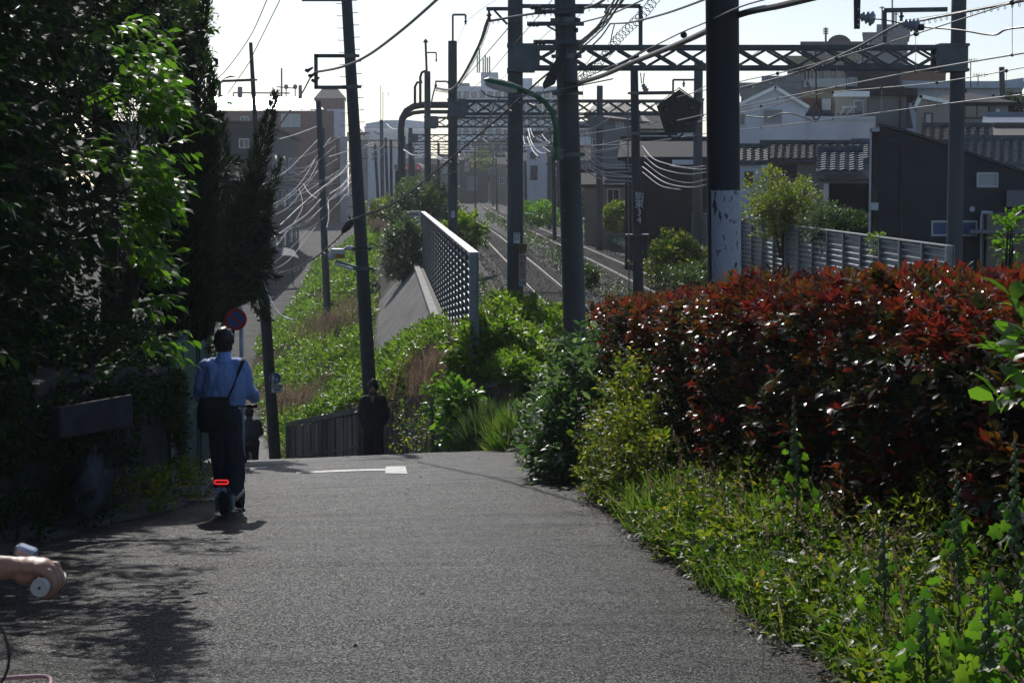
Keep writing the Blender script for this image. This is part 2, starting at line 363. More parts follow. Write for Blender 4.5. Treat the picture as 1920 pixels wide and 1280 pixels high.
# tracks
steel = mat('rail_steel', (.35, .3, .26), .28, .2, 20, metal=1.0)
rust = mat('rail_rust', (.11, .06, .04), .8, .3, 8)
sleep = mat('sleeper_wood', (.1, .09, .08), .9, .35, 6, .3)
def track(fc, label, y0=22, y1=500):
    yy = [y for y in [22]+list(np.arange(26, 130, 2.0))+list(np.arange(130, 505, 6.0)) if y0 <= y <= y1]
    t = thing('railway_track', label, 'railway track', (fc(yy[0]), yy[0], RAILZ-.2))
    for s in (-.5335, .5335):
        b = MB(); hb = MB()
        b.tube([(fc(y)+s, y, RAILZ-.06) for y in yy], .045, 4); hb.tube([(fc(y)+s, y, RAILZ-.012) for y in yy], .034, 6)
        r = b.build('rail', rust, t); hb.build('rail_head', steel, r)
    b = MB(); y = y0
    while y < min(y1, 260):
        sl_ = (fc(y+.5)-fc(y-.5)); b.box((fc(y), y, RAILZ-.15), (2.0, .22, .14), rz=-math.atan(sl_)); y += .62
    o = b.build('sleepers', sleep, t); o['kind'] = 'stuff'
    return t
track(T1, 'single railway line on ballast nearest the lattice barrier')
track(T2, 'railway line with worn shiny rails beside the signal pole')
# ---------------------------------------------------------------- poles, gantries, barriers
conc_pole = mat('pole_concrete', (.085, .09, .095), .8, .3, 1.2, .35, bscale=12, stretch=(2, 2, .35))
dark_pole = mat('pole_dark', (.05, .052, .056), .75, .35, 1.5, .3, bscale=10, stretch=(2, 2, .4))
galv = mat('galvanised_steel', (.16, .17, .18), .5, .25, 3, .1, metal=.6)
dsteel = mat('painted_dark_steel', (.075, .085, .09), .55, .3, 3, .1, metal=.3)
blackm = mat('black_plastic', (.015, .015, .017), .5, .2, 4)
cable_m = mat('cable_black', (.03, .03, .032), .38, .2, 4, spec=.8)
wire_m = mat('wire_bare', (.3, .3, .3), .3, .2, 4, metal=.9)
ceram = mat('insulator_ceramic', (.3, .32, .36), .25, .15, 4)
white_m = mat('white_enamel', (.7, .72, .74), .45, .12, 6)
def ground_at(x, y):
    pr = prof(float(y)); return float(np.interp(x, [p[0] for p in pr], [p[1] for p in pr]))
def axis(pt, pb, d, zb, ztop):
    """world axis of a pole through two photo pixels at depth d"""
    a, b = P(*pt, d), P(*pb, d); k = (b-a)/(b.z-a.z)
    return lambda z: a+k*(z-a.z)
def pole(name, label, pt, pb, d, r_top, r_bot, zb=None, ztop=None, m=None, cat='pole', n=16, group=None, bands=(), steps=None, cap=False, root=None):
    ax = axis(pt, pb, d, 0, 0)
    if zb is None: q = P(*pb, d); zb = ground_at(q.x, d)-.1
    if ztop is None: ztop = P(*pt, d).z
    base = ax(zb); t = root or thing(name, label, cat, base, group)
    b = MB(); K = 8; zs = [lerp(zb, ztop, k/K) for k in range(K+1)]
    rf = lambda z: lerp(r_bot, r_top, (z-zb)/(ztop-zb))
    b.tube([ax(z) for z in zs], [rf(z) for z in zs], n)
    if cap: b.tube([ax(ztop), ax(ztop+.06)], [r_top, r_top*.75], n)
    sh = b.build('shaft', m or conc_pole, t, smooth=True); sh.data.polygons.foreach_set('use_smooth', [len(f.vertices) == 4 for f in sh.data.polygons])
    for z in bands:
        b = MB(); r = rf(z)+.012; b.tube([ax(z-.035), ax(z+.035)], r, n); b.box(ax(z)+Vector((r+.03, 0, 0)), (.07, .05, .06)); b.box(ax(z)-Vector((r+.03, 0, 0)), (.07, .05, .06)); b.build('band_clamp', galv, t)
    if steps:
        z0, z1, dz, L = steps; z = z0; s = 1
        b = MB()
        while z < z1:
            r = rf(z)
            for sg in (-1, 1): c = ax(z+(.03*sg)); b.tube([c, c+Vector((sg*(r+L), -.02, 0)), c+Vector((sg*(r+L), -.02, .02))], .008, 5)
            z += dz
        b.build('climbing_steps', dsteel, t)
    return t, ax, rf
def zpx(py, d): return P(960, py, d).z
# leaning utility pole in front of the embankment
T, ax, rf = pole('utility_pole', 'tall leaning concrete utility pole with climbing steps behind the dark standing man', (650, 0), (692, 715), 40, .105, .15, zb=-4.7, ztop=zpx(-40, 40), bands=(zpx(105, 40), zpx(163, 40), zpx(467, 40), zpx(503, 40)), steps=(zpx(300, 40), zpx(-20, 40), .24, .1))
zz = zpx(105, 40); z2 = zpx(164, 40); bl = P(589, 105, 40)
b = MB(); b.bar(ax(zz), (bl.x, 40, zz), .07); b.bar((bl.x+.035, 40, zz+.03), (bl.x+.035, 40, z2-.03), .07); b.bar(ax(z2), (bl.x, 40, z2), .07); b.bar(ax(zpx(0, 40)), P(566, 0, 40), .06); b.build('bracket', dsteel, T)
for k, (x, y) in enumerate(((572, 131), (578, 141), (584, 150))):
    b = MB(); c = P(x, y, 40); b.tube([c, c+Vector((.05, 0, -.02)), c+Vector((.1, 0, .01)), c+Vector((.16, 0, .05))], [.03, .045, .03, .02], 8); b.build('insulator', dsteel, T, smooth=True)
# other utility poles of the left street
pole('utility_pole', 'slim grey concrete pole standing on the embankment slope between street and leaning pole', (597, 190), (611, 520), 80, .11, .16, zb=ground_at(-7.5, 80)-.3, ztop=zpx(190, 80))
pole('utility_pole', 'pale grey steel pole close beside the slim concrete pole over the street', (606, 240), (609, 470), 86, .09, .11, zb=ground_at(-8, 86)-.3, ztop=zpx(240, 86), m=galv)
Tl, axl, rfl = pole('utility_pole', 'dark utility pole carrying the round blue pedestrian sign', (492, 508), (516, 860), 46, .12, .145, zb=-5.6, ztop=zpx(508, 46), m=dark_pole, bands=(zpx(560, 46), zpx(600, 46)))
Tu, axu, rfu = pole('utility_pole', 'pointed dark pole with a hooked arm rising above the conifers', (470, 80), (480, 260), 66, .06, .17, zb=-6.0, ztop=zpx(80, 66), m=dark_pole, bands=(zpx(150, 66),))
b = MB(); q = [P(477, 150, 66), P(418, 152, 66), P(412, 156, 66), P(412, 182, 66)]; b.tube(q, .045, 8); b.tube([P(400, 165, 66), P(414, 166, 66)], .04, 6); b.build('hooked_arm', dsteel, Tu, smooth=True)
pole('utility_pole', 'thin weathered concrete pole near the white truck at the street end', (703, 270), (709, 375), 190, .13, .16, zb=-6.2, ztop=zpx(270, 190))
pole('utility_pole', 'short dark timber pole holding a fan of service cables far down the street', (723, 258), (726, 350), 210, .14, .17, zb=-4.5, ztop=zpx(258, 210), m=dark_pole)
Tm, axm, _ = pole('mast', 'far double mast with a thin rod and a hooked lamp', (715, 225), (717, 340), 170, .16, .17, zb=-5, ztop=zpx(225, 170), m=galv)
b = MB(); b.tube([P(714, 225, 170), P(714, 160, 170)], .03, 6); b.tube([P(718, 225, 170), P(718, 173, 170), P(728, 173, 170), P(728, 180, 170)], .03, 6); b.build('rod', dsteel, Tm)
# gantries over the tracks
def truss(b, x0, x1, y, z0, z1, n, dep=.5, w=.055):
    for yy in (y-dep/2, y+dep/2):
        b.bx(x0, x1, yy-.04, yy+.04, z1-.05, z1+.05); b.bx(x0, x1, yy-.04, yy+.04, z0-.05, z0+.05)
        s = (x1-x0)/n
        for k in range(n):
            a, c = x0+k*s, x0+(k+1)*s
            b.bar((a+.03, yy+.012, z0+.05), (c-.03, yy+.012, z1-.05), .03, w); b.bar((a+.03, yy-.012, z1-.05), (c-.03, yy-.012, z0+.05), .03, w)
    s = (x1-x0)/n
    for k in range(n+1): b.bx(x0+k*s-.025, x0+k*s+.025, y-dep/2+.05, y+dep/2-.05, z1-.02, z1+.03)
def gantry(label, d, pxl, pxr, pytop, pybot, n, r=.18, plates=True, ztl=None, ztr=None, lean=0):
    xl, xr = P(pxl, 340, d).x, P(pxr, 340, d).x; zt, zb_ = zpx(pytop, d), zpx(pybot, d)
    t = thing('catenary_gantry', label, 'rail gantry', (xl, d, RAILZ-.2))
    for x, zt_ in ((xl, ztl), (xr, ztr)):
        zt_ = zt_ or zt+1.5
        b = MB(); b.tube([(x+lean*(1-k/6), d, lerp(RAILZ-.5, zt_, k/6)) for k in range(7)], [lerp(r*1.06, r*.94, k/6) for k in range(7)], 18)
        p_ = b.build('post', conc_pole, t, smooth=True); p_.data.polygons.foreach_set('use_smooth', [len(f.vertices) == 4 for f in p_.data.polygons])
    b = MB(); truss(b, xl+.25, xr-.25, d, zb_, zt, n); b.build('truss_beam', dsteel, t)
    for x, s in ((xl, 1), (xr, -1)):
        b = MB()
        for yy in (d-.32, d+.32):
            b.bx(x-s*.16, x+s*.56, yy-.012, yy+.012, zb_-.02, zt+.02)
        b.bx(x-s*.19, x+s*.5, d-.36, d+.36, zt+.02, zt+.08); b.bx(x-s*.19, x+s*.45, d-.36, d+.36, zb_-.09, zb_-.02)
        b.build('gusset_plate', mat('gusset', (.10, .12, .13), .5, .25, 3, .1), t)
    return t, xl, xr, zt, zb_
G1, gx0, gx1, gz1, gz0 = gantry('nearest steel truss gantry spanning above both railway tracks', 46, 966, 1792, 90, 128, 14, ztl=zpx(-60, 46), ztr=zpx(-60, 46))
G2 = gantry('second truss gantry whose post bears a hooked bracket on top', 72, 849, 1308, 190, 214, 14, r=.17, ztl=zpx(77, 72), ztr=zpx(114, 72))[0]
G3 = gantry('third truss gantry in the distance with curved pipes on its post', 104, 802, 1124, 221, 238, 12, r=.17, ztl=zpx(134, 104), ztr=zpx(161, 104))[0]
gantry('fourth truss gantry far along the railway', 150, 770, 1030, 253, 266, 12, r=.16, ztl=zpx(240, 150), ztr=zpx(236, 150))
gantry('fifth truss gantry beyond the fourth along the railway', 205, 758, 955, 271, 281, 10, r=.16, ztl=zpx(255, 205), ztr=zpx(262, 205))
gantry('farthest small truss gantry above the distant tracks', 290, 775, 925, 286, 293, 10, r=.16, ztl=zpx(275, 290), ztr=zpx(280, 290))
# top brackets
def bracket(parent, pts, d, w=.06, name='bracket', bell=None):
    b = MB()
    for a, c in zip(pts[:-1], pts[1:]): b.bar(P(*a, d), P(*c, d), w)
    if bell: c = P(*bell, d); b.tube([c+Vector((0, 0, .12)), c+Vector((0, 0, .02)), c, c-Vector((0, 0, .06)), c-Vector((0, 0, .12))], [.02, .035, .07, .03, .045], 8)
    return b.build(name, dsteel, parent)
bracket(G2, [(849, 78), (849, 28), (873, 28), (873, 36)], 72, .07, bell=(873, 40))
bracket(G2, [(1262, 173), (1262, 150), (1302, 150)], 72, .07, bell=(1282, 157)); bracket(G2, [(1183, 175), (1268, 175)], 72, .07)
bracket(G2, [(816, 153), (838, 153), (850, 168)], 72, .06, bell=(817, 160))
b = MB(); b.tube([P(800, 135, 104), P(798, 80, 104)], .06, 8); b.tube([P(798, 80, 104), P(798, 73, 104)], [.16, .02], 8); b.build('rod', dsteel, G3)
bracket(G3, [(799, 99), (818, 99), (818, 108)], 104, .07, bell=(818, 112))
for pts in ([(788, 196), (788, 145), (791, 136), (798, 133)], [(778, 196), (778, 163), (782, 155), (792, 154)]):
    b = MB(); b.tube([P(*p, 104) for p in pts], .07, 8); b.build('curved_pipe', dsteel, G3, smooth=True)
bracket(G1, [(912, 17), (952, 17)], 46, .08, bell=(917, 28)); bracket(G1, [(927, 20), (951, 46)], 46, .05)
bracket(G1, [(980, 12), (1201, 12), (1201, 88)], 46, .09, bell=(1137, 22))
bracket(G1, [(1658, 80), (1658, 20), (1776, 18)], 46, .1, bell=(1690, 30))
# pipe-arch portal on the left
PA = thing('pipe_arch_portal', 'curved double pipe arch portal left of the third gantry', 'portal', P(752, 365, 116))
pts = [(752, 372), (752, 300), (752, 240), (754, 222), (762, 208), (775, 200), (792, 197), (850, 197)]
b = MB(); b.tube([P(*p, 116) for p in pts], .19, 12); b.build('outer_arch', dark_pole, PA, smooth=True)
b = MB(); b.tube([P(*p, 116) for p in [(754, 226), (762, 218), (775, 212), (792, 210), (850, 210)]], .12, 10); b.build('inner_arch', dark_pole, PA, smooth=True)
b = MB(); b.tube([P(744, 375, 113), P(744, 320, 113)], .09, 8); b.build('side_rail', dark_pole, PA)
# slim round posts of the railway
T, axs, rfs = pole('signal_pole', 'round pole between the tracks carrying the pentagonal signal and number board', (1189, 132), (1197, 560), 54, .105, .15, zb=RAILZ-.4, ztop=zpx(130, 54), m=dark_pole, bands=(zpx(175, 54), zpx(250, 54)), cap=True)
b = MB(); b.bar(P(1190, 175, 54), P(1262, 174, 54), .09); b.build('arm', dsteel, T); b = MB(); b.bar(P(1190, 251, 54), P(1270, 251, 54), .09); b.build('arm', dsteel, T)
b = MB(); c = axs(zpx(441, 54)); b.box(c, (.62, .5, .06)); b.build('platform', dsteel, T)
for s in (-1, 1):
    b = MB(); b.bar(c+Vector((s*.27, -.1, 0)), c+Vector((s*.2, -.05, -.62)), .05, .1); b.build('brace', dsteel, T)
b = MB(); b.tube([P(1177, 214, 53.5), P(1180, 575, 53.5)], .018, 6); b.build('guard_wire', galv, T)
# pentagonal signal
S = thing('pentagonal_signal', 'black pentagonal signal with five dim lamps on the signal pole arms', 'signal', P(1273, 212, 53.8))
pent = [(1273, 168), (1315, 197), (1303, 249), (1247, 250), (1231, 199)]
pw = [P(*p, 53.8) for p in pent]; b = MB(); b.prism([(p.x, p.z) for p in reversed(pw)], 53.72, 53.84); b.build('backboard', blackm, S)
b = MB()
b.slab([P(1230, 199, 53.7)+Vector((0, -.06, .03)), P(1273, 166, 53.7)+Vector((0, -.06, .03)), P(1273, 166, 53.7)+Vector((0, .1, .03)), P(1230, 199, 53.7)+Vector((0, .1, .03))], .02)
b.slab([P(1273, 166, 53.7)+Vector((0, -.06, .03)), P(1316, 197, 53.7)+Vector((0, -.06, .03)), P(1316, 197, 53.7)+Vector((0, .1, .03)), P(1273, 166, 53.7)+Vector((0, .1, .03))], .02); b.build('hood', blackm, S)
for x, y in ((1272, 187), (1248, 205), (1296, 203), (1259, 232), (1287, 232)):
    b = MB(); c = P(x, y, 53.68); b.ball(c, (.085, .05, .085), 12, 7); l = b.build('lamp', mat('dim_lamp', (.06, .045, .03), .25, .2, 5), S, smooth=True)
    b = MB(); b.tube([c+Vector((-.1, .0, .03)), c+Vector((-.07, -.03, .09)), c+Vector((0, -.05, .115)), c+Vector((.07, -.03, .09)), c+Vector((.1, 0, .03))], .014, 6); b.build('visor', blackm, l)
b = MB(); b.tube([P(1250, 250, 53.6)+Vector((k*.05, 0, -.14*math.sin(k/9*math.pi))) for k in range(10)], .03, 8); b.build('bottom_loop', dsteel, S, smooth=True)
# text
FONT = None
def text(body, c, h, m, parent, rot=(math.pi/2, 0, 0), align='CENTER', name='lettering', w=1.0, spacing=1.0):
    """solid lettering standing upright facing the camera, centred at c, character height h"""
    global FONT
    cu = bpy.data.curves.new(name, 'FONT'); cu.body = body; cu.size = h; cu.extrude = .003; cu.align_x = align; cu.align_y = 'CENTER'; cu.space_line = spacing; cu.resolution_u = 2
    o = bpy.data.objects.new(name, cu); C.objects.link(o)
    dg = bpy.context.evaluated_depsgraph_get(); me = bpy.data.meshes.new_from_object(o.evaluated_get(dg)); bpy.data.objects.remove(o); bpy.data.curves.remove(cu)
    me.transform(Matrix.Translation(Vector(c))@Matrix.Rotation(rot[2], 4, 'Z')@Matrix.Rotation(rot[0], 4, 'X')@Matrix.Diagonal((w, 1, 1, 1)))
    me.materials.clear(); me.materials.append(m); me.name = name
    o = bpy.data.objects.new(name, me); C.objects.link(o); attach(o, parent); return o
ink = mat('ink_dark', (.03, .03, .04), .6, .1, 5); red_ink = mat('ink_red', (.25, .02, .025), .6, .1, 5)
sign_white = mat('sign_white', (.75, .76, .76), .5, .1, 9, col2=(.55, .56, .56)); sign_dirty = mat('sign_dirty_white', (.42, .4, .38), .6, .3, 7)
def board(name, label, cat, px0, px1, py0, py1, d, m, th=.02, group=None):
    a, c = P(px0, py0, d), P(px1, py1, d); t = thing(name, label, cat, ((a.x+c.x)/2, d, (a.z+c.z)/2), group)
    b = MB(); b.bx(a.x, c.x, d-th/2, d+th/2, c.z, a.z); b.build('plate', m, t, bevel=.004); return t, (a+c)/2, abs(c.x-a.x), abs(a.z-c.z)
t, c, w, h = board('number_board', 'tall black board lettered in white on the signal pole', 'board', 1187, 1210, 360, 424, 53.75, blackm, .04)
text('駒', c+Vector((0, -.03, h*.36)), .25, sign_white, t); text('東', c+Vector((0, -.03, h*.13)), .25, sign_white, t)
text('3', c+Vector((0, -.03, -h*.1)), .25, sign_white, t); text('·', c+Vector((0, -.03, -h*.215)), .25, sign_white, t); text('4', c+Vector((0, -.03, -h*.33)), .25, sign_white, t)
t, c, w, h = board('number_plate', 'small white plate with black 20 on the nearest gantry post', 'sign plate', 963, 975, 436, 456, 45.75, sign_white)
text('20', c+Vector((0, -.014, -.01)), .13, ink, t); text('駒東', c+Vector((0, -.014, .085)), .062, ink, t)
t, c, w, h = board('hazard_stripe_plate', 'yellow and black striped band above the red lettered board', 'hazard plate', 971, 988, 457, 474, 45.72, mat('hazard_yellow', (.35, .28, .04), .55, .2, 6))
for k in range(4):
    x = c.x-w/2+w*(k+.3)/4; b = MB(); b.prism([(x-.035, c.z-h/2+.004), (x+.0, c.z-h/2+.004), (x+.035, c.z+h/2-.004), (x+.0, c.z+h/2-.004)], 45.704, 45.709); b.build('stripe', ink, t)
t, c, w, h = board('warning_board', 'narrow whitish board with red characters fixed to the nearest gantry post', 'warning board', 973, 987, 476, 536, 45.72, sign_dirty)
for k, ch in enumerate('制動注意'): text(ch, c+Vector((0, -.014, h*(.36-.19*k))), .145, red_ink, t)
text('298', c+Vector((0, -.014, -h*.41)), .1, ink, t)
t, c, w, h = board('number_plate', 'small pale plate low on the second gantry post', 'sign plate', 846, 853, 396, 408, 71.7, sign_white); text('21', c+Vector((0, -.014, 0)), .1, ink, t)
# big near poles
T, axh, rfh = pole('utility_pole', 'very thick dark pole with a peeling white painted lower part by the red hedge', (1354, 0), (1358, 540), 20, .166, .166, zb=-2.2, ztop=zpx(-120, 20), m=mat('pole_near_dark', (.028, .031, .037), .7, .3, 2, .25, bscale=14, stretch=(2, 2, .3)), n=40)
m, tt, bs = newmat('peeling_white'); N = tt.nodes.new; L = tt.links.new
tc = N('ShaderNodeTexCoord'); mp = N('ShaderNodeMapping'); mp.inputs['Scale'].default_value = (1.4, 1.4, .55); L(tc.outputs['Object'], mp.inputs[0])
nz_ = N('ShaderNodeTexNoise'); nz_.inputs['Scale'].default_value = 13; nz_.inputs['Detail'].default_value = 8; nz_.inputs['Roughness'].default_value = .65; L(mp.outputs[0], nz_.inputs[0])
rp = N('ShaderNodeValToRGB'); L(nz_.outputs[0], rp.inputs[0]); e = rp.color_ramp.elements; e[0].position = .395; e[0].color = (.05, .05, .055, 1); e[1].position = .425; e[1].color = (.5, .54, .6, 1)
q = e.new(.6); q.color = (.42, .46, .52, 1); L(rp.outputs[0], bs.inputs['Base Color']); bs.inputs['Roughness'].default_value = .6
bp = N('ShaderNodeBump'); bp.inputs['Strength'].default_value = .5; bp.inputs['Distance'].default_value = .01; L(rp.outputs[0], bp.inputs['Height']); L(bp.outputs[0], bs.inputs['Normal'])
b = MB(); z0, z1 = zpx(600, 20), zpx(357, 20); n = 40; K = 12
for k in range(K+1):
    for j in range(n+1):
        an = lerp(-143, 40, j/n); a = R(an); z = lerp(z0, z1, k/K); rr = rfh(z)+.004
        if k == K: z += .015*noise.noise(Vector((j*.5, 0, 0)))
        b.v.append(tuple(axh(z)+Vector((math.cos(a)*rr, math.sin(a)*rr, 0))))
for k in range(K):
    for j in range(n): a = k*(n+1)+j; b.f.append((a, a+1, a+n+2, a+n+1)); b.m.append(0)
b.build('white_paint', m, T, smooth=True)
G, axg, rfg = pole('utility_pole', 'thick concrete utility pole with cross arms and cable junction box mid picture', (1059, 0), (1077, 600), 34, .175, .2, zb=-2.4, ztop=zpx(-60, 34), n=24, bands=tuple(zpx(y, 34) for y in (22, 38, 45, 80, 106, 175, 290)))
for y, x0 in ((13, 993), (22, 1002), (45, 988), (79, 1000)):
    b = MB(); b.bar(P(x0, y, 33.75), P(1095, y, 33.75), .07, .07); b.bar(P(x0+38, y+4, 33.75), P(1044, y+14, 33.75), .03); b.build('cross_arm', dsteel, G)
    b = MB(); c = P(x0+6, y, 33.65)
    for k in range(3): b.tube([c+Vector((k*.06, 0, -.05)), c+Vector((k*.06, 0, -.01)), c+Vector((k*.06, 0, .03))], [.02, .05, .02], 8)
    b.build('insulator', dsteel, G, smooth=True)
for y in (38, 57, 80, 106):
    b = MB(); b.tube([P(1078, y, 33.9), P(1084, y, 33.9)], .04, 8); b.build('bolt_end', dsteel, G)
for k in range(7):
    y = 120+k*55; b = MB(); b.tube([P(1040+k, y, 33.83), P(1048+k*1.2, y-1, 33.8), P(1056+k*1.2, y, 33.83)], .006, 5); b.build('banding_strap', galv, G)
# junction box hung on the thick pole
J = thing('cable_junction_box', 'dark wedge shaped cable box hanging on the thick concrete pole', 'junction box', P(1032, 140, 33.6))
b = MB(); q = [(1017, 158), (1020, 167), (1040, 158), (1062, 106), (1052, 96), (1036, 122)]
b.prism([(P(*p, 33.6).x, P(*p, 33.6).z) for p in reversed(q)], 33.45, 33.72); b.build('housing', mat('box_dark', (.03, .032, .034), .5, .3, 8), J, bevel=.01)
b = MB(); b.tube([P(*p, 33.4) for p in [(1064, 92), (1060, 112), (1050, 138), (1040, 144), (1034, 140), (1033, 130)]], .012, 6); b.build('looped_cable', cable_m, J, smooth=True)
b = MB(); b.bx(P(1056, 0, 1).x*33.5, P(1056, 0, 1).x*33.5+.25, 33.5, 33.8, zpx(172, 33.6), zpx(155, 33.6)); b.build('lower_box', blackm, J)
# green street lamp clamped to the thick pole
green = mat('lamp_green', (.045, .16, .075), .45, .2, 5); lens = mat('lamp_glass', (.75, .78, .8), .15, .1, 5)
SL = thing('street_lamp', 'green street lamp on a curved arm left of the thick concrete pole', 'street lamp', P(1043, 275, 33.7))
arm = [(1043, 392), (1042, 330), (1042, 275), (1042, 240), (1036, 212), (1022, 192), (1004, 179), (984, 171), (970, 168)]
b = MB(); b.tube([P(*p, 33.7) for p in arm[2:]], .045, 10); b.build('arm', green, SL, smooth=True)
b = MB(); b.tube([P(1043, 300, 33.7), P(1042, 275, 33.7)], .05, 10); b.build('lower_pipe', green, SL, smooth=True)
for y in (282, 296): b = MB(); b.bar(P(1040, y, 33.7), P(1056, y, 33.75), .05, .04); b.build('clamp', galv, SL)
pole('utility_pole', 'slim dark post seen just left of the thick concrete pole', (1037, 268), (1039, 392), 120, .11, .13, ztop=zpx(268, 120), m=dark_pole)
for lab, xt, yt, yb, d_ in (('thin far post left of the pipe arch', 733, 262, 372, 150), ('far dark post between pipe arch and third gantry', 775, 300, 352, 170), ('far post right of the third gantry post', 822, 268, 350, 160), ('far timber post before the pale house', 985, 300, 362, 170), ('thin far post by the white car', 1046, 300, 380, 165), ('far post beside the fifth gantry', 890, 275, 352, 230), ('far short post near the dark timber house', 930, 285, 356, 240), ('slim grey post right of the signal pole', 1253, 308, 430, 92)):
    pole('utility_pole', lab, (xt, yt), (xt+1, yb), d_, .1, .12, ztop=zpx(yt, d_), m=dark_pole if d_ != 92 else galv)
A, B_ = P(982, 170, 33.7), P(907, 152, 33.7); dv = (B_-A); nrm = Vector((-dv.z, 0, dv.x)).normalized()
if nrm.z < 0: nrm = -nrm
sec = [(0, .05, .05), (.08, .07, .1), (.3, .1, .14), (.6, .11, .15), (.9, .1, .13), (1, .05, .08)]
b = MB()
for t_, hh, ww in sec:
    c = A+dv*t_
    for j in range(10):
        an = math.pi*j/9; b.v.append(tuple(c+nrm*(hh*math.sin(an)*.85+.0)+Vector((0, ww*math.cos(an), 0))))
for k in range(5):
    for j in range(9): a = k*10+j; b.f.append((a, a+1, a+11, a+10)); b.m.append(0)
    b.f.append((k*10+9, k*10, k*10+10, k*10+19)); b.m.append(0)
b.f += [tuple(range(10)), tuple(range(59, 49, -1))]; b.m += [0, 0]
hd = b.build('lamp_head', green, SL, smooth=False)
b = MB(); c = A+dv*.55-nrm*.03
b.ball((0, 0, 0), (.3, .1, .075), 14, 8); q = dv.normalized().to_track_quat('X', 'Z').to_matrix()
b.v = [tuple(c+q@Vector(p)) for p in b.v]; b.build('lens', lens, SL, smooth=True)
# lamps on the leaning pole
E = thing('street_lamp', 'boxy white and orange lamp on a flat arm of the leaning pole', 'street lamp', P(640, 470, 39.8))
b = MB(); b.bar(P(640, 467, 39.8), P(698, 465, 39.8), .05); b.build('arm', dsteel, E)
b = MB(); b.bx(P(618, 0, 1).x*39.8, P(644, 0, 1).x*39.8, 39.65, 39.95, zpx(476, 39.8), zpx(466, 39.8)); b.build('housing', white_m, E, bevel=.02)
b = MB(); b.bx(P(627, 0, 1).x*39.8, P(643, 0, 1).x*39.8, 39.67, 39.93, zpx(484, 39.8), zpx(476.3, 39.8)); b.build('diffuser', mat('lamp_orange', (.45, .25, .05), .4, .1, 5), E)
b = MB(); b.tube([P(616, 482, 39.8), P(628, 478, 39.8)], [.07, .09], 10); b.build('end_cap', white_m, E)
b = MB(); b.bx(P(646, 0, 1).x*39.8, P(658, 0, 1).x*39.8, 39.7, 39.9, zpx(467, 39.8), zpx(461, 39.8)); b.build('sensor', white_m, E)
E = thing('street_lamp', 'tilted white tube lamp with green cover on the leaning pole', 'street lamp', P(650, 498, 39.75))
b = MB(); b.bar(P(629, 494, 39.7), P(662, 505, 39.7), .12, .05); b.build('tube', lens, E)
b = MB(); b.bar(P(630, 489, 39.75), P(676, 503, 39.75), .2, .04); b.build('cover', green, E)
# small green lamp on the dark pole in the street
E = thing('street_lamp', 'small hooked green lamp beside the no parking sign', 'street lamp', P(497, 600, 45.9))
b = MB(); b.tube([P(*p, 45.8) for p in [(494, 605), (495, 585), (490, 565), (478, 555), (462, 550), (450, 549)]], .035, 8); b.build('arm', green, E, smooth=True)
b = MB(); b.tube([P(*p, 45.8) for p in [(446, 558), (456, 565), (470, 568), (478, 562)]], .018, 8); b.build('ring_tube', lens, E, smooth=True)
b = MB(); b.tube([P(462, 545, 45.8), P(462, 553, 45.8)], [.03, .1], 10); b.build('shade', green, E)
# noise barriers
barrier_post = mat('barrier_post', (.27, .29, .31), .45, .15, 4, .1, metal=.5)
barrier_panel = mat('barrier_panel', (.3, .33, .37), .38, .2, 3, .1, metal=.55)
def barrier(label, pts, ztop, h, step=2.0, pitch=.145, side=1, xrib=.07):
    """pts: two (x,y); horizontally ribbed panels between H posts; side: which way (+x/-x) the ribs bulge"""
    a, c = Vector((*pts[0], 0)), Vector((*pts[1], 0)); L_ = (c-a).length; n = max(1, round(L_/step)); dr = (c-a).normalized(); nr = Vector((-dr.y, dr.x, 0))*side
    t = thing('noise_barrier', label, 'noise barrier', (a.x, a.y, ztop(0)-h)); q = dr.to_track_quat('Y', 'Z').to_matrix()
    for k in range(n+1):
        p = a+dr*(L_*k/n); zt = ztop(k/n)
        b = MB(); ends = k in (0, n); w = .15 if ends else .1
        b.box(p+nr*.0+Vector((0, 0, zt-h/2)), (.012 if not ends else .15, w, h), rot=q) if 0 else None
        b.box(p+Vector((0, 0, zt-h/2)), (.15, .02, h), rot=q); b.box(p+nr*.08+Vector((0, 0, zt-h/2)), (.012, w, h), rot=q); b.box(p-nr*.08+Vector((0, 0, zt-h/2)), (.012, w, h), rot=q)
        b.build('post', barrier_post, t)
    for k in range(n):
        p0, p1 = a+dr*(L_*k/n+.02), a+dr*(L_*(k+1)/n-.02); z0, z1 = ztop(k/n), ztop((k+1)/n)
        prof_ = []; zz = 0
        while zz < h-.02:
            prof_ += [(0, zz+.0), (xrib, zz+.022), (xrib, zz+.055), (0.012, zz+.10)]; zz += pitch
        prof_.append((0, h)); b = MB()
        for off, zz in prof_: b.v += [tuple(p0+nr*(off-.03)+Vector((0, 0, z0-zz-.02))), tuple(p1+nr*(off-.03)+Vector((0, 0, z1-zz-.02)))]
        m_ = len(prof_)
        for i in range(m_-1): b.f.append((i*2, i*2+1, i*2+3, i*2+2)); b.m.append(0)
        for off, zz in ((0, 0), (0, h)): b.v += [tuple(p0-nr*.05+Vector((0, 0, z0-zz-.02))), tuple(p1-nr*.05+Vector((0, 0, z1-zz-.02)))]
        b.f.append((m_*2, m_*2+2, m_*2+3, m_*2+1)); b.m.append(0)
        b.build('panel', barrier_panel, t)
    b = MB(); b.bar(a+Vector((0, 0, ztop(0)+.01)), c+Vector((0, 0, ztop(1)+.01)), .17, .03); b.build('top_rail', barrier_post, t)
    return t
zt_ = lambda k: EYE-1.3
barrier('low noise barrier with a gridded look seen edge on above the concrete slope', [(-.69, 36), (-3.8, 85)], zt_, 2.25, side=1, xrib=.085)
a = P(791, 397, 85); b_ = P(777, 395, 86)
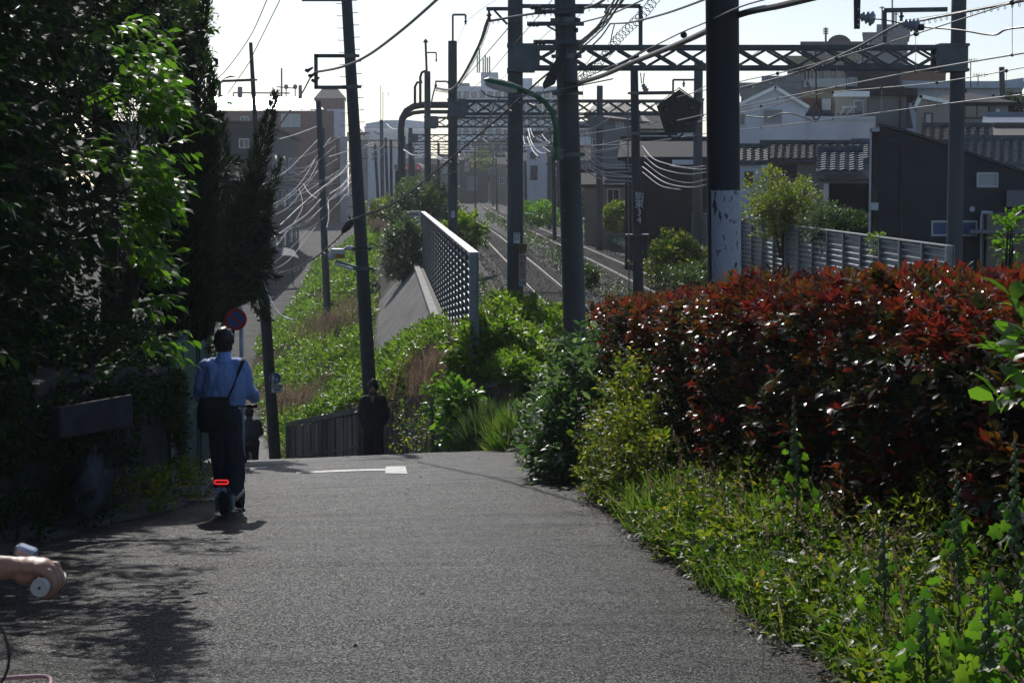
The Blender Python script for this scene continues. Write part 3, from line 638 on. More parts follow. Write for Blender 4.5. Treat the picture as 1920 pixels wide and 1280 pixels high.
barrier('short end return panel at the far end of the gridded barrier', [(-3.86, 85.2), (-4.6, 86.4)], zt_, 2.0, step=1.4, side=1)
barrier('long ribbed grey noise barrier in front of the houses behind the red hedge', [(9.14, 41.6), (7.1, 84)], lambda k: EYE-lerp(1.36, 1.24, k), 2.3, step=2.02, side=1)
# concrete revetment beneath the gridded barrier
rv = mat('revetment', (.15, .145, .135), .85, .25, 1.5, .8, bscale=9, col2=(.06, .058, .052), stretch=(1, .25, 1))
b = MB(); yy = [50+2*k for k in range(20)]
for y in yy:
    x = 1.596-.0635*y; b.v += [(x-.1, y, RAILZ+.03), (x-.42, y, RAILZ+.03), (x-.44, y, RAILZ-.1), (x-1.9, y, RAILZ-1.9), (x-2.1, y, RAILZ-2.4)]
for i in range(len(yy)-1):
    for k in range(4): b.f.append((i*5+k+1, i*5+k, i*5+k+5, i*5+k+6)); b.m.append(0)
tag(b.build('revetment', rv), 'grey sloping concrete revetment below the gridded barrier', 'retaining slope')
b = MB()
for y in np.arange(50.3, 88, .62): x = 1.596-.0635*y; b.box((x-.36, y, RAILZ+.06), (.2, .5, .1), rz=.06)
tag(b.build('kerb_blocks', mat('kerb_light', (.42, .41, .38), .8, .2, 4)), 'pale kerb blocks lining the top of the concrete slope', 'kerb')
# cable trough and low rail right of the tracks
b = MB(); pts = [P(1075, 425, 155), P(1114, 440, 128), P(1178, 461, 106), P(1240, 485, 88)]
pts = [Vector((p.x, p.y, RAILZ+.15)) for p in pts]
for p, q in zip(pts[:-1], pts[1:]): b.bar(p, q, .7, .22)
tag(b.build('cable_trough', mat('trough_conc', (.4, .4, .38), .8, .15, 3)), 'pale concrete cable trough running right of the tracks', 'cable trough')
t = thing('pipe_rail', 'low grey pipe railing beyond the concrete cable trough', 'railing', P(1250, 457, 90))
q = [P(1092, 410, 150), P(1184, 435, 115), P(1250, 457, 96)]; b = MB(); b.tube(q, .06, 6); b.build('top_rail', galv, t)
for k in range(9):
    u = k/8*2; p = q[0].lerp(q[1], u) if u < 1 else q[1].lerp(q[2], u-1); b = MB(); b.tube([p, Vector((p.x, p.y, RAILZ-.3))], .04, 6); b.build('stanchion', galv, t)
b = MB(); p = P(1235, 477, 86); p2 = P(1250, 484, 84)
# corrugated sheet fence below the embankment
sheet = mat('fence_sheet', (.24, .215, .18), .75, .35, 2, .3, col2=(.11, .1, .08), stretch=(2, 2, .5))
FPTS = [(-5.0, 44.2), (-1.35, 38.1), (.3, 33.4), (.9, 31.5)]
FT = [zpx(795, 44.2), zpx(738, 38.1), zpx(707, 33.4), zpx(700, 31.5)]
FN = thing('sheet_fence', 'weathered grey vertical slat fence behind the standing man', 'fence', (-2.5, 40, -4.2))
for i in range(3):
    (x0, y0), (x1, y1) = FPTS[i], FPTS[i+1]; L_ = math.hypot(x1-x0, y1-y0); n = int(L_/.2); ang = math.atan2(y1-y0, x1-x0)
    b = MB()
    for k in range(n):
        u = (k+.5)/n; x, y = lerp(x0, x1, u), lerp(y0, y1, u); zt2 = lerp(FT[i], FT[i+1], u); zb2 = road_z(x, y)-.3
        b.box((x, y, (zt2-.08+zb2)/2+.02*random.random()), (.17, .03+.02*(k % 2), zt2-.08-zb2), rz=ang+.04*random.uniform(-1, 1))
    o = b.build('slats', sheet, FN); o['kind'] = 'stuff' if 0 else 'thing'
    b = MB(); b.bar((x0, y0-.04, FT[i]), (x1, y1-.04, FT[i+1]), .09, .1); b.bar((x0, y0-.05, FT[i]-.75), (x1, y1-.05, FT[i+1]-.75), .04, .05); b.build('rail', mat('fence_rail', (.16, .15, .13), .8, .3, 5), FN)
    for k in range(int(L_/1.8)+1):
        u = k*1.8/L_; x, y = lerp(x0, x1, u), lerp(y0, y1, u); z = lerp(FT[i], FT[i+1], u); b = MB(); b.box((x, y-.08, z/2+(road_z(x, y)-.3)/2), (.09, .09, z-road_z(x, y)+.3)); b.build('fence_post', sheet, FN)
# ---------------------------------------------------------------- signs by the road
blue = mat('sign_blue', (.02, .13, .42), .45, .1, 5); sred = mat('sign_red', (.5, .02, .03), .45, .1, 5); pedblue = mat('sign_ped_blue', (.015, .1, .3), .45, .15, 5)
def disc(b, c, r0, r1, y, n=40):
    vs_ = []
    for r in (r0, r1):
        for j in range(n): a = 2*math.pi*j/n; vs_.append((c.x+r*math.cos(a), y, c.z+r*math.sin(a)))
    if r0 <= 0: b.add(vs_[n:], [tuple(range(n))])
    else: b.add(vs_, [(j, (j+1) % n, n+(j+1) % n, n+j) for j in range(n)])
d = 30.2; c = P(442.5, 598, d); pb = P(456, 868, d)
S = thing('no_parking_sign', 'round blue and red no parking sign on a pale post above the rider', 'road sign', (pb.x, d, road_z(pb.x, d)))
b = MB(); b.tube([(pb.x, d, road_z(pb.x, d)-.2), (P(452, 600, d).x, d, P(452, 575, d).z)], .034, 12); b.build('post', mat('sign_post', (.5, .53, .56), .5, .15, 6), S, smooth=True)
b = MB(); b.tube([c+Vector((0, -.045-(c.y-d), 0)), c+Vector((0, -.03-(c.y-d), 0))], .169, 40); b.build('face', sred, S)
b = MB(); disc(b, c, 0, .118, d-.052); b.build('blue_field', blue, S)
b = MB(); k = .118*.707; w = .022
b.add([(c.x-k-w*.7, d-.056, c.z+k-w*.7), (c.x-k+w*.7, d-.056, c.z+k+w*.7), (c.x+k+w*.7, d-.056, c.z-k+w*.7), (c.x+k-w*.7, d-.056, c.z-k-w*.7)], [(0, 3, 2, 1)]); b.build('slash', sred, S)
b = MB(); b.tube([(pb.x, d, road_z(pb.x, d)-.05), (pb.x, d, road_z(pb.x, d)+.12)], .06, 12); b.build('footing', conc, S)
d = 45.6; c = P(518.5, 707, d)
S = thing('pedestrian_sign', 'round blue sign with white adult and child figures on the dark pole', 'road sign', (c.x, d, c.z))
b = MB(); b.tube([(c.x, d-.25, c.z), (c.x, d-.235, c.z)], .135, 36); b.build('disc', pedblue, S)
b = MB(); disc(b, c, .128, .135, d-.256); b.build('rim', sign_white, S)
b = MB(); y = d-.256
b.prism([(c.x-.045+x, c.z+z) for x, z in ((-.03, .05), (.025, .05), (.035, -.03), (.015, -.03), (.012, -.105), (-.018, -.105), (-.02, -.03), (-.04, -.03))], y-.002, y); b.tube([(c.x-.045, y-.003, c.z+.077), (c.x-.045, y, c.z+.077)], .02, 12)
b.prism([(c.x+.035+x, c.z+z-.035) for x, z in ((-.018, .03), (.018, .03), (.022, -.02), (.01, -.02), (.008, -.065), (-.01, -.065), (-.012, -.02), (-.022, -.02))], y-.002, y); b.tube([(c.x+.035, y-.003, c.z+.012), (c.x+.035, y, c.z+.012)], .014, 12)
b.build('figures', sign_white, S)
t, c, w, h = board('supplementary_sign', 'square white plate of black writing under the blue pedestrian sign', 'sign plate', 509, 530, 719, 736, 45.36, sign_white)
text('歩行者', c+Vector((0, -.014, .04)), .075, ink, t); text('専用', c+Vector((0, -.014, -.035)), .07, ink, t)
# ---------------------------------------------------------------- cables
def spline(pts, n=6):
    pts = [Vector(p) for p in pts]
    if len(pts) < 3: return [pts[0].lerp(pts[-1], k/n) for k in range(n+1)]
    q = [pts[0]*2-pts[1]]+pts+[pts[-1]*2-pts[-2]]; out = []
    for i in range(1, len(q)-2):
        a, b, c, e = q[i-1:i+3]
        for k in range(n):
            t = k/n; out.append(.5*((2*b)+(c-a)*t+(2*a-5*b+4*c-e)*t*t+(3*b-a-3*c+e)*t**3))
    return out+[pts[-1]]
def cpath(px, d0, d1, n=6):
    L_ = [0]
    for a, c in zip(px[:-1], px[1:]): L_.append(L_[-1]+math.hypot(c[0]-a[0], c[1]-a[1]))
    return spline([P(*p, 1/lerp(1/d0, 1/d1, l/L_[-1])) for p, l in zip(px, L_)], n)
bright_c = mat('cable_grey_sheath', (.22, .22, .23), .3, .15, 4, spec=.9)
def cable(label, px, d0, d1, r=.014, m=None, group=None, name='overhead_cable', coil=0, wobble=0, n=6):
    pts = cpath(px, d0, d1, n); b = MB(); run = []
    if px[0][1] < 0 or px[0][0] > 1925: run.append((pts[0], (pts[0]-pts[1]).normalized()))
    if px[-1][1] < 0 or px[-1][0] > 1925: run.append((pts[-1], (pts[-1]-pts[-2]).normalized()))
    for a_, t_ in run: b.tube([a_, a_+t_*9], r, 6)      # carries on past the edge of the picture
    if wobble:
        pts = cpath(px, d0, d1, 24); pts = [p+Vector((random.uniform(-1, 1), 0, random.uniform(-1, 1)))*wobble for p in pts]
    if coil != 2: b.tube(pts, r, 6)
    if coil:
        tot = sum((q-p).length for p, q in zip(pts[:-1], pts[1:])); per = .32 if coil == 1 else .2; R_ = r+.022 if coil == 1 else .075
        fine = spline(pts[::3]+[pts[-1]], 60); hp = []; s = 0
        for p, q in zip(fine[:-1], fine[1:]):
            s += (q-p).length; t = (q-p).normalized(); a = t.cross(Vector((0, 0, 1))).normalized(); c = a.cross(t)
            if not hp or s-ls > per/7: hp.append(p-Vector((0, 0, R_*.8 if coil == 1 else 0))+(a*math.cos(s/per*6.28)+c*math.sin(s/per*6.28))*R_); ls = s
        b.tube(hp, .005 if coil == 1 else .007, 4)
    return tag(b.build(name, m or cable_m, smooth=True), label, 'cable', group)
cable('thick black cable sagging from the top edge to the square bracket of the leaning pole', [(830, -10), (757, 54), (690, 104), (640, 126), (590, 136)], 30, 40, .024)
cable('heavy black cable with spiral binding descending past the green lamp to the leaning pole', [(1040, 128), (1006, 156), (942, 215), (875, 272), (808, 329), (741, 380), (662, 411)], 34, 39.8, .017, coil=1)
cable('black spirally bound cable sagging from the cable closure to the dark sign pole', [(662, 411), (640, 440), (600, 476), (560, 500), (520, 514), (494, 519)], 39.8, 46, .016, coil=1)
t = thing('cable_closure', 'black spindle shaped cable closure left of the leaning pole', 'cable closure', P(650, 425, 39.7))
b = MB(); b.tube([P(662, 411, 39.7), P(658, 416, 39.7), P(652, 424, 39.7), P(645, 432, 39.7), P(641, 438, 39.7)], [.02, .07, .085, .06, .02], 10); b.build('housing', mat('box_dark', (.03, .032, .034), .5, .3, 8), t, smooth=True)
b = MB(); b.tube([P(657, 410, 39.7), P(655, 404, 39.7)], .02, 6); b.build('hanger', dsteel, t)
cable('coarse twisted cable hanging from the nearest gantry bracket down towards the second gantry', [(917, 34), (913, 44), (902, 77), (882, 118), (862, 152), (845, 168), (818, 165)], 46, 72, .04, coil=1)
cable('twisted cable running up from the hanging bell to the top of the thick pole', [(1148, -10), (1100, 15), (1000, 26), (918, 40)], 40, 46, .028, coil=1)
cable('dark cable dropping from the short bracket toward the pipe arch', [(817, 160), (812, 178), (808, 197)], 72, 80, .03)
cable('grey cable slung under the green lamp head', [(902, 168), (912, 178), (935, 183), (970, 181), (1000, 176), (1060, 166), (1150, 148)], 33.5, 33, .012, bright_c)
cable('second thinner grey cable slung under the green lamp head', [(905, 171), (916, 180), (940, 184), (1000, 179), (1050, 170)], 33.5, 33.5, .007, bright_c)
cable('knotted cable falling from the green lamp to the spiral cable', [(937, 182), (927, 198), (914, 230), (903, 256), (895, 262)], 33.5, 36, .014, bright_c)
cable('fat glossy trunk cable rising from the junction box behind the very thick pole', [(1084, 157), (1130, 142), (1178, 121), (1240, 96), (1285, 77), (1322, 60), (1386, 28), (1465, 10), (1530, -6)], 33, 17, .034)
cable('thin carrier wire just above the fat glossy trunk cable', [(1084, 152), (1180, 110), (1270, 65), (1322, 43), (1386, 14), (1450, -5)], 33, 17, .008)
for (x, y) in ((1193, 107), (1282, 66)):
    b = MB(); c = P(x, y, lerp(33, 17, (x-1084)/450)); b.ball(c, .045, 8, 6); tag(b.build('cable_clamp', blackm), 'small black clamp on the carrier wire %s' % ('near the sky gap between the poles' if x > 1200 else 'nearer the thick concrete pole'), 'clamp')
cable('black wire climbing from the thick concrete pole over the signal pole', [(1080, 45), (1137, 30), (1180, 12), (1218, -6)], 33, 26, .012)
cable('thick black wire leaving the knot above the truss towards the very thick pole', [(1144, 45), (1184, 42), (1240, 28), (1285, 13), (1340, -8)], 30, 22, .014)
cable('short black wire slanting down from the knot above the truss', [(1144, 45), (1128, 68), (1110, 86)], 30, 33, .013)
cable('short drop wire hanging from the knot above the truss', [(1152, 47), (1148, 62), (1145, 80)], 30, 31, .009)
G_ = 'black wires fanning up from the thick concrete pole'
for i, (a, c) in enumerate([((1176, -8), (1082, 92)), ((1166, -8), (1083, 88)), ((1172, -8), (1086, 95)), ((1157, -8), (1080, 84))]):
    cable(['uppermost', 'second', 'third', 'lowest'][i]+' black wire of the fan rising from the thick concrete pole', [a, ((a[0]+c[0])/2+2, (a[1]+c[1])/2+5+i*2), c], 24, 33.5, .012+.003*(i % 2), group=G_, wobble=.006)
cable('loose coil of thin barbed looking wire rising right of the thick concrete pole', [(1232, -8), (1205, 28), (1165, 66), (1130, 110), (1090, 150)], 28, 33, .012, coil=2)
ORD = ['uppermost', 'second highest', 'third highest', 'fourth highest', 'fifth highest', 'sixth highest', 'seventh highest', 'eighth highest', 'ninth highest', 'tenth highest', 'eleventh highest', 'twelfth highest', 'thirteenth highest', 'fourteenth highest', 'fifteenth highest', 'sixteenth highest', 'seventeenth highest', 'eighteenth highest']
def wires(label, group, lst, m=None):
    order = sorted(range(len(lst)), key=lambda i: sum(p[1] for p in lst[i][0])/len(lst[i][0]))
    for i, (px, d0, d1, r) in enumerate(lst): cable(ORD[order.index(i)]+' '+label.replace('one of the ', '').replace('cables', 'cable'), px, d0, d1, r, m, group)

wires('thin straight wire crossing the open sky left of the nearest gantry', 'thin wires in the open sky', [([(952, 54), (900, 115), (858, 163)], 45, 70, .012), ([(1040, -5), (960, 88), (905, 150), (855, 190)], 36, 70, .008), ([(1088, 8), (985, 100), (940, 150)], 36, 60, .006), ([(945, -10), (900, 20), (873, 42)], 50, 72, .006), ([(873, 44), (860, 75), (855, 90)], 72, 90, .006), ([(1120, -5), (1040, 75), (1006, 100)], 36, 50, .006)])
cable('slender wire falling from the top edge to the hooked arm above the conifers', [(504, -8), (470, 67), (427, 128), (405, 150)], 52, 66, .014)
cable('slender wire passing the pointed dark pole down to the bright roof', [(529, -8), (477, 97), (465, 121), (427, 176)], 52, 70, .014)
cable('taut dark cable from the square bracket down into the conifer spire', [(584, 142), (563, 180), (526, 232), (505, 262)], 40, 46, .017)
GL = 'bright sagging cables over the left street'
LL = 'one of the bright sagging cables strung over the shaded left street'
S8 = lambda l: [(400+x/4.923, 300+y/4.923) for x, y in l]
SLS = []
for l, r in (([(935, 0), (860, 130), (780, 240), (660, 350), (490, 440)], .013), ([(965, 20), (900, 150), (800, 260), (640, 390), (490, 460)], .012), ([(965, 100), (830, 270), (700, 430), (490, 545)], .012),
             ([(990, 360), (870, 490), (720, 600), (500, 750)], .02), ([(988, 368), (870, 498), (724, 606), (506, 752)], .016), ([(940, 620), (800, 800), (680, 940), (530, 1020)], .014),
             ([(520, 1018), (600, 1030), (700, 1024)], .012), ([(830, 220), (880, 300), (960, 360)], .02), ([(1280, 120), (1180, 240), (1060, 320)], .02), ([(1275, 65), (1180, 130), (1060, 190)], .012),
             ([(1285, 180), (1180, 290), (1070, 370), (1060, 460)], .014), ([(1275, 195), (1190, 300), (1080, 372)], .012), ([(795, 270), (825, 410), (770, 540), (560, 820)], .014), ([(1380, 245), (1290, 300), (1190, 330)], .013),
             ([(480, 130), (600, 125), (960, 100)], .006), ([(480, 195), (640, 190), (960, 170)], .006), ([(870, 650), (730, 800), (540, 970)], .008), ([(1060, 370), (1066, 520), (1045, 630)], .013)):
    SLS.append((S8(l), 78, 58, r*.68))
wires(LL, GL, SLS, bright_c)
cable('dark knotted cable dipping across the shaded left street', S8([(1270, 20), (1150, 150), (1000, 260), (800, 430), (600, 620)]), 80, 60, .02, coil=1)
cable('white wire drooping from the dark sign pole across the green slope', [(493, 522), (502, 548), (517, 579), (533, 594), (552, 600)], 45.8, 44, .013, white_m)
rw = random.Random(11)
wires('hair thin bright wire in the tangle left of the leaning pole', 'thin wire tangle', [([(x0_, y0_), ((x0_+x1_)/2, (y0_+y1_)/2+sg_), (x1_, y1_)], 72, 84, .0065) for x0_, y0_, x1_, y1_, sg_ in [(500+rw.random()*60, 300+rw.random()*150, 600+rw.random()*70, 250+rw.random()*110, 8+rw.random()*22) for _ in range(16)]], bright_c)
wires('service wire slanting in front of the brick building', 'service wires by the brick building', [([(521, 262), (558, 251), (595, 237)], 60, 80, .014), ([(614, 295), (659, 281), (700, 268)], 82, 110, .016), ([(500, 340), (540, 318), (596, 262)], 62, 80, .01)], bright_c)
S5 = lambda l: [(640+x/6.4, 200+y/6.4) for x, y in l]
wires('one of the service cables fanned around the far short pole', 'far service cables', [(S5(l), 120, 205, r) for l, r in (([(215, 260), (300, 380), (380, 470)], .03), ([(225, 270), (330, 360), (430, 410)], .02), ([(235, 500), (330, 480), (420, 455)], .02), ([(545, 430), (440, 510), (300, 540)], .03), ([(545, 450), (440, 520), (310, 550)], .025), ([(545, 520), (470, 620), (440, 690)], .02), ([(545, 510), (450, 590), (350, 600)], .02), ([(300, 540), (270, 610), (240, 680)], .025), ([(325, 600), (280, 670), (245, 720)], .025), ([(0, 810), (60, 770), (110, 730)], .02), ([(0, 940), (70, 890), (130, 800)], .025), ([(0, 1020), (80, 950), (130, 870)], .02))], bright_c)
wires('pale cable festoon hanging between the pipe arch and the second gantry', 'pale cable festoons', [(S5([(750, 520), (850, 580), (1005, 595)]), 112, 100, .045), (S5([(1080, 572), (1110, 570), (1180, 635), (1285, 650)]), 100, 76, .035), (S5([(1110, 540), (1150, 590), (1220, 635)]), 100, 80, .025), (S5([(545, 210), (600, 260), (690, 280)]), 150, 116, .04), (S5([(395, 295), (420, 315), (470, 330)]), 150, 150, .05)], bright_c)
S2 = lambda l: [(640+x/2.976, y/2.976) for x, y in l]
wires('one of the pale cables sagging between the thick pole and the signal pole', 'pale cables between the two poles', [(S2(l), 60, 70, r) for l, r in (([(1340, 900), (1440, 970), (1530, 985), (1625, 988)], .022), ([(1340, 850), (1400, 900), (1470, 930), (1625, 940)], .014), ([(1340, 940), (1400, 975), (1460, 1000), (1625, 1012)], .016), ([(1340, 872), (1400, 930), (1480, 962), (1625, 985)], .014), ([(1340, 825), (1410, 880), (1470, 918), (1625, 920)], .012), ([(1340, 915), (1420, 960), (1500, 960), (1625, 955)], .012), ([(1330, 835), (1460, 880), (1625, 870)], .009))], bright_c)
wires('one of the bright cables sagging right of the signal pole toward the very thick pole', 'bright cables right of the signal pole', [(S2(l), 62, 50, r) for l, r in (([(1680, 815), (1740, 885), (1830, 918), (1930, 935), (2040, 925)], .016), ([(1690, 870), (1760, 930), (1850, 960), (1950, 972), (2040, 960)], .014), ([(1680, 930), (1780, 1005), (1860, 1035), (1960, 1045), (2040, 1030)], .018), ([(1680, 960), (1780, 1035), (1900, 1060)], .012), ([(1830, 920), (1860, 930), (1990, 945), (2040, 940)], .014), ([(1690, 905), (1800, 985), (1930, 1020), (2040, 1000)], .012))], bright_c)
S6 = lambda l: [(860+x/5.82, 200+y/5.82) for x, y in l]
wires('one of the bright drooping cables right of the nearest gantry post', 'bright drooping cables by the gantry post', [(S6(l), 110, 90, r) for l, r in (([(755, 230), (800, 400), (880, 500), (970, 515)], .04), ([(750, 330), (800, 460), (840, 520), (880, 550)], .04), ([(780, 230), (800, 300), (830, 345)], .03), ([(700, 430), (870, 430), (940, 395), (1010, 365)], .03), ([(920, 430), (960, 410), (1010, 400)], .03), ([(905, 300), (960, 370), (1005, 410)], .03), ([(915, 440), (960, 470), (1005, 500)], .025), ([(700, 320), (715, 380), (725, 420)], .03), ([(1050, 520), (1065, 560), (1080, 575)], .03))], bright_c)
wires('long level span wire crossing the tracks in the distance', 'level span wires', [([(812, 277), (950, 275), (1090, 273), (1182, 271)], 95, 80, .02), ([(860, 247), (960, 246), (1060, 246)], 110, 110, .02), ([(1090, 253), (1140, 245), (1182, 238), (1233, 229)], 60, 54, .014), ([(1092, 292), (1150, 280), (1186, 262)], 62, 60, .01)], bright_c)
wires('thin dark wire beading down the far tracks', 'thin dark wires over the tracks', [([(1045, 90), (1000, 205), (900, 300), (800, 345), (720, 420), (560, 500)], 40, 48, .006), ([(830, 330), (880, 300), (960, 250), (1060, 195)], 90, 60, .01), ([(770, 370), (830, 330), (900, 285)], 85, 85, .01)])
# catenary wires over the tracks at the right
def catenary(label, mess, cont, d0, d1, drops):
    t = thing('catenary_wire', label, 'overhead wire', P(*cont[0], d0))
    fx = lambda x: 1/lerp(1/d0, 1/d1, (x-cont[0][0])/(cont[-1][0]-cont[0][0]))
    b = MB(); b.tube(spline([P(x, y, fx(x)) for x, y in mess], 8), .009, 6); b.build('messenger_wire', cable_m, t, smooth=True)
    b = MB(); b.tube(spline([P(x, y, fx(x)) for x, y in cont], 8), .011, 6); b.build('contact_wire', bright_c, t, smooth=True)
    for x in drops:
        ym = float(np.interp(x, [p[0] for p in mess], [p[1] for p in mess])); yc = float(np.interp(x, [p[0] for p in cont], [p[1] for p in cont])); d = fx(x)
        b = MB(); b.tube([P(x, ym, d), P(x, yc, d)], .004, 5); q = b.build('dropper', wire_m, t)
        b = MB(); c = P(x, ym, d); b.ball(c, .035, 8, 6); b.build('clamp', blackm, q); b = MB(); b.ball(P(x, yc, d), .022, 8, 6); b.build('clamp', blackm, q)
catenary('upper right overhead wire pair with droppers in front of the nearest truss', [(1270, 182), (1388, 153), (1458, 138), (1569, 109), (1717, 64), (1898, 5), (1960, -15)], [(1270, 226), (1388, 200), (1458, 185), (1569, 163), (1717, 134), (1960, 93)], 46, 23, [1458, 1569, 1717, 1898])
catenary('lower right overhead wire pair crossing in front of the white house', [(1270, 232), (1400, 205), (1502, 183), (1562, 173), (1653, 165), (1757, 155), (1887, 133), (1960, 118)], [(1100, 286), (1280, 257), (1388, 244), (1525, 228), (1653, 211), (1757, 197), (1887, 181), (1960, 174)], 66, 33, [1427, 1562, 1653, 1757, 1887])
cable('dark feeder cable with spiral binding climbing to the bracket right of the truss', [(1388, 165), (1502, 134), (1603, 91), (1683, 47), (1727, 39), (1777, 29), (1851, 15), (1960, -6)], 52, 30, .022, coil=1)
cable('straight thin wire along the spiral bound feeder cable', [(1690, 40), (1777, 26), (1851, 12), (1960, -10)], 46, 30, .007)
def trackwire(fc, label, y0, y1):
    t = thing('catenary_wire', label, 'overhead wire', (fc(y0), y0, RAILZ+5)); yy = np.arange(y0, y1+1, 4.)
    sag = lambda y: 5.95+.55*abs(((y-46)/32) % 1*2-1)**2
    b = MB(); b.tube([(fc(y), y, RAILZ+sag(y)) for y in yy], .011, 5); b.build('messenger_wire', bright_c, t)
    b = MB(); b.tube([(fc(y)+.12*(-1)**int(y/32), y, RAILZ+5.1) for y in yy], .011, 5); b.build('contact_wire', bright_c, t)
    for y in np.arange(y0+4, min(y1, 150), 6.): b = MB(); b.tube([(fc(y), y, RAILZ+sag(y)), (fc(y), y, RAILZ+5.1)], .006, 4); b.build('dropper', wire_m, t)
trackwire(T1, 'receding overhead wire above the railway line beside the gridded barrier', 46, 300); trackwire(T2, 'receding overhead wire above the railway line beside the signal pole', 46, 300)
I = thing('hanging_insulator', 'black perforated hanger plate with a ribbed grey insulator at the top edge', 'insulator', P(1606, 30, 30))
b = MB(); b.prism([(P(x, y, 30).x, P(x, y, 30).z) for x, y in ((1601, 55), (1612, 55), (1614, -30), (1600, -30))], 29.98, 30.0); b.build('plate', blackm, I)
for y in (18, 37, 47):
    b = MB(); disc(b, P(1609, y, 30), 0, .013, 29.97, 12); b.build('sky_disc', sign_white, I)  # white discs stand in for bright sky seen through the holes
def insul(p0, p1, parent, k=3, r0=.06):
    b = MB(); a, c = Vector(p0), Vector(p1); pts, rs = [], []
    for i in range(k*4+1):
        pts.append(a.lerp(c, i/(k*4))); rs.append(lerp(r0*.55, r0, i/(k*4))*(1.25 if i % 4 == 2 else .8))
    b.tube(pts, rs, 12); return b.build('insulator', ceram, parent, smooth=True)
insul(P(1614, 31, 29.9), P(1638, 36, 29.8), I, 3, .1)
I = thing('tension_insulator', 'ribbed pale grey insulator above the right end of the nearest truss', 'insulator', P(1705, 50, 30))
insul(P(1694, 44, 29.7), P(1722, 50, 29.6), I, 4, .1)
b = MB(); b.ball(P(1718, 63, 29.6), .045, 8, 6); b.tube([P(1722, 52, 29.6), P(1732, 51, 29.6)], .05, 8); b.build('clamp', blackm, I)
cable('black wire joining the two ribbed insulators', [(1638, 36), (1660, 38), (1694, 45)], 29.8, 29.7, .01)
cable('black wire leaving the tension insulator toward the right edge', [(1730, 51), (1800, 57), (1862, 66), (1890, 55), (1960, 48)], 29.6, 27, .014)
cable('black jumper wire hanging from the nearest truss ending in a loop', [(1524, 87), (1529, 98), (1530, 150), (1530, 190), (1522, 205), (1526, 222), (1533, 224), (1540, 206), (1531, 190)], 45.6, 45.6, .02)
cable('curved jumper wire above the white house', [(1395, 217), (1440, 221), (1470, 212), (1500, 218), (1530, 229)], 50, 48, .016)
cable('thin stay wire with black beads left of the white house roof', [(1388, 219), (1440, 203), (1500, 182), (1530, 174)], 50, 46, .008)
I = thing('hanging_insulator', 'slim insulator string hanging under the nearest truss by the jumper wire', 'insulator', P(1513, 135, 46))
b = MB(); b.tube([P(1509, 130, 46), P(1510, 152, 46)], .012, 6); b.tube([P(1517, 130, 46), P(1515, 152, 46)], .012, 6); b.build('link', dsteel, I); insul(P(1513, 153, 46), P(1521, 175, 46), I, 3, .07)
I = thing('hanging_insulator', 'insulator string hanging under the truss beside the signal pole top', 'insulator', P(1205, 150, 46))
b = MB(); b.tube([P(1201, 137, 46), P(1203, 157, 46)], .012, 6); b.tube([P(1208, 137, 46), P(1206, 157, 46)], .012, 6); b.build('link', dsteel, I); insul(P(1205, 158, 46), P(1212, 172, 46), I, 3, .08)
# ---------------------------------------------------------------- buildings
def wallmat(name, col, bump=.15, var=.1, rough=.85, scale=1.2): return mat(name, col, rough, var, scale, bump, bscale=14)
W_white = wallmat('wall_white', (.74, .77, .82)); W_beige = wallmat('wall_beige', (.34, .32, .28)); W_cream = wallmat('wall_cream', (.42, .37, .28)); W_grey = wallmat('wall_grey', (.22, .225, .24))
W_dark = wallmat('wall_dark', (.045, .05, .058)); W_brick = wallmat('wall_brick', (.16, .055, .04), .3, .25); W_yel = wallmat('wall_ochre', (.38, .33, .2)); W_pale = wallmat('wall_pale_blue', (.6, .65, .72)); W_brown = wallmat('wall_brown', (.2, .1, .06)); W_tan = wallmat('wall_tan', (.24, .2, .16))
R_dark = mat('roof_dark', (.035, .037, .042), .85, .25, 2, .2, spec=.15); R_tile = mat('roof_tile', (.07, .075, .085), .38, .35, 3, .1, col2=(.035, .04, .05)); R_blue = mat('roof_tile_blue', (.08, .11, .15), .33, .3, 3, .1, col2=(.04, .055, .08)); R_metal = mat('roof_metal', (.55, .56, .58), .3, .1, 2, metal=.8); R_brown = mat('roof_brown', (.13, .1, .08), .6, .25, 3)
glass = mat('window_glass', (.03, .035, .045), .08, .1, 2, spec=.8); glass_pale = mat('window_glass_pale', (.35, .4, .42), .2, .1, 2, spec=.7); fr_white = mat('frame_white', (.6, .62, .65), .5, .1, 5); fr_dark = mat('frame_dark', (.04, .042, .047), .5, .1, 5); shut = mat('shutter_beige', (.36, .35, .34), .6, .15, 3, .2, stretch=(1, 1, 12))  # second glass has a paler pane colour
def win(parent, px0, px1, py0, py1, d, fm=None, gm=None, mull=1, dep=.1, shutter=False):
    a, c = P(px0, py0, d), P(px1, py1, d); x0, x1, z1, z0 = min(a.x, c.x), max(a.x, c.x), a.z, c.z; w = .05 if d < 130 else .08; y = d-.02
    b = MB(); b.bx(x0-w, x1+w, y-.06, y+.03, z1, z1+w); b.bx(x0-w, x1+w, y-.08, y+.03, z0-w, z0)
    b.bx(x0-w, x0, y-.06, y+.03, z0+.001, z1-.001); b.bx(x1, x1+w, y-.06, y+.03, z0+.001, z1-.001)
    for k in range(mull): x = lerp(x0, x1, (k+1)/(mull+1)); b.bx(x-w*.4, x+w*.4, y-.045, y+.02, z0+.001, z1-.001)
    f = b.build('window', fm or fr_white, parent)
    b = MB(); b.bx(x0+.001, x1-.001, y-.012, y-.004, z0+.001, z1-.001); b.build('pane', gm or glass, f); return f
RG = RAILZ-1.1
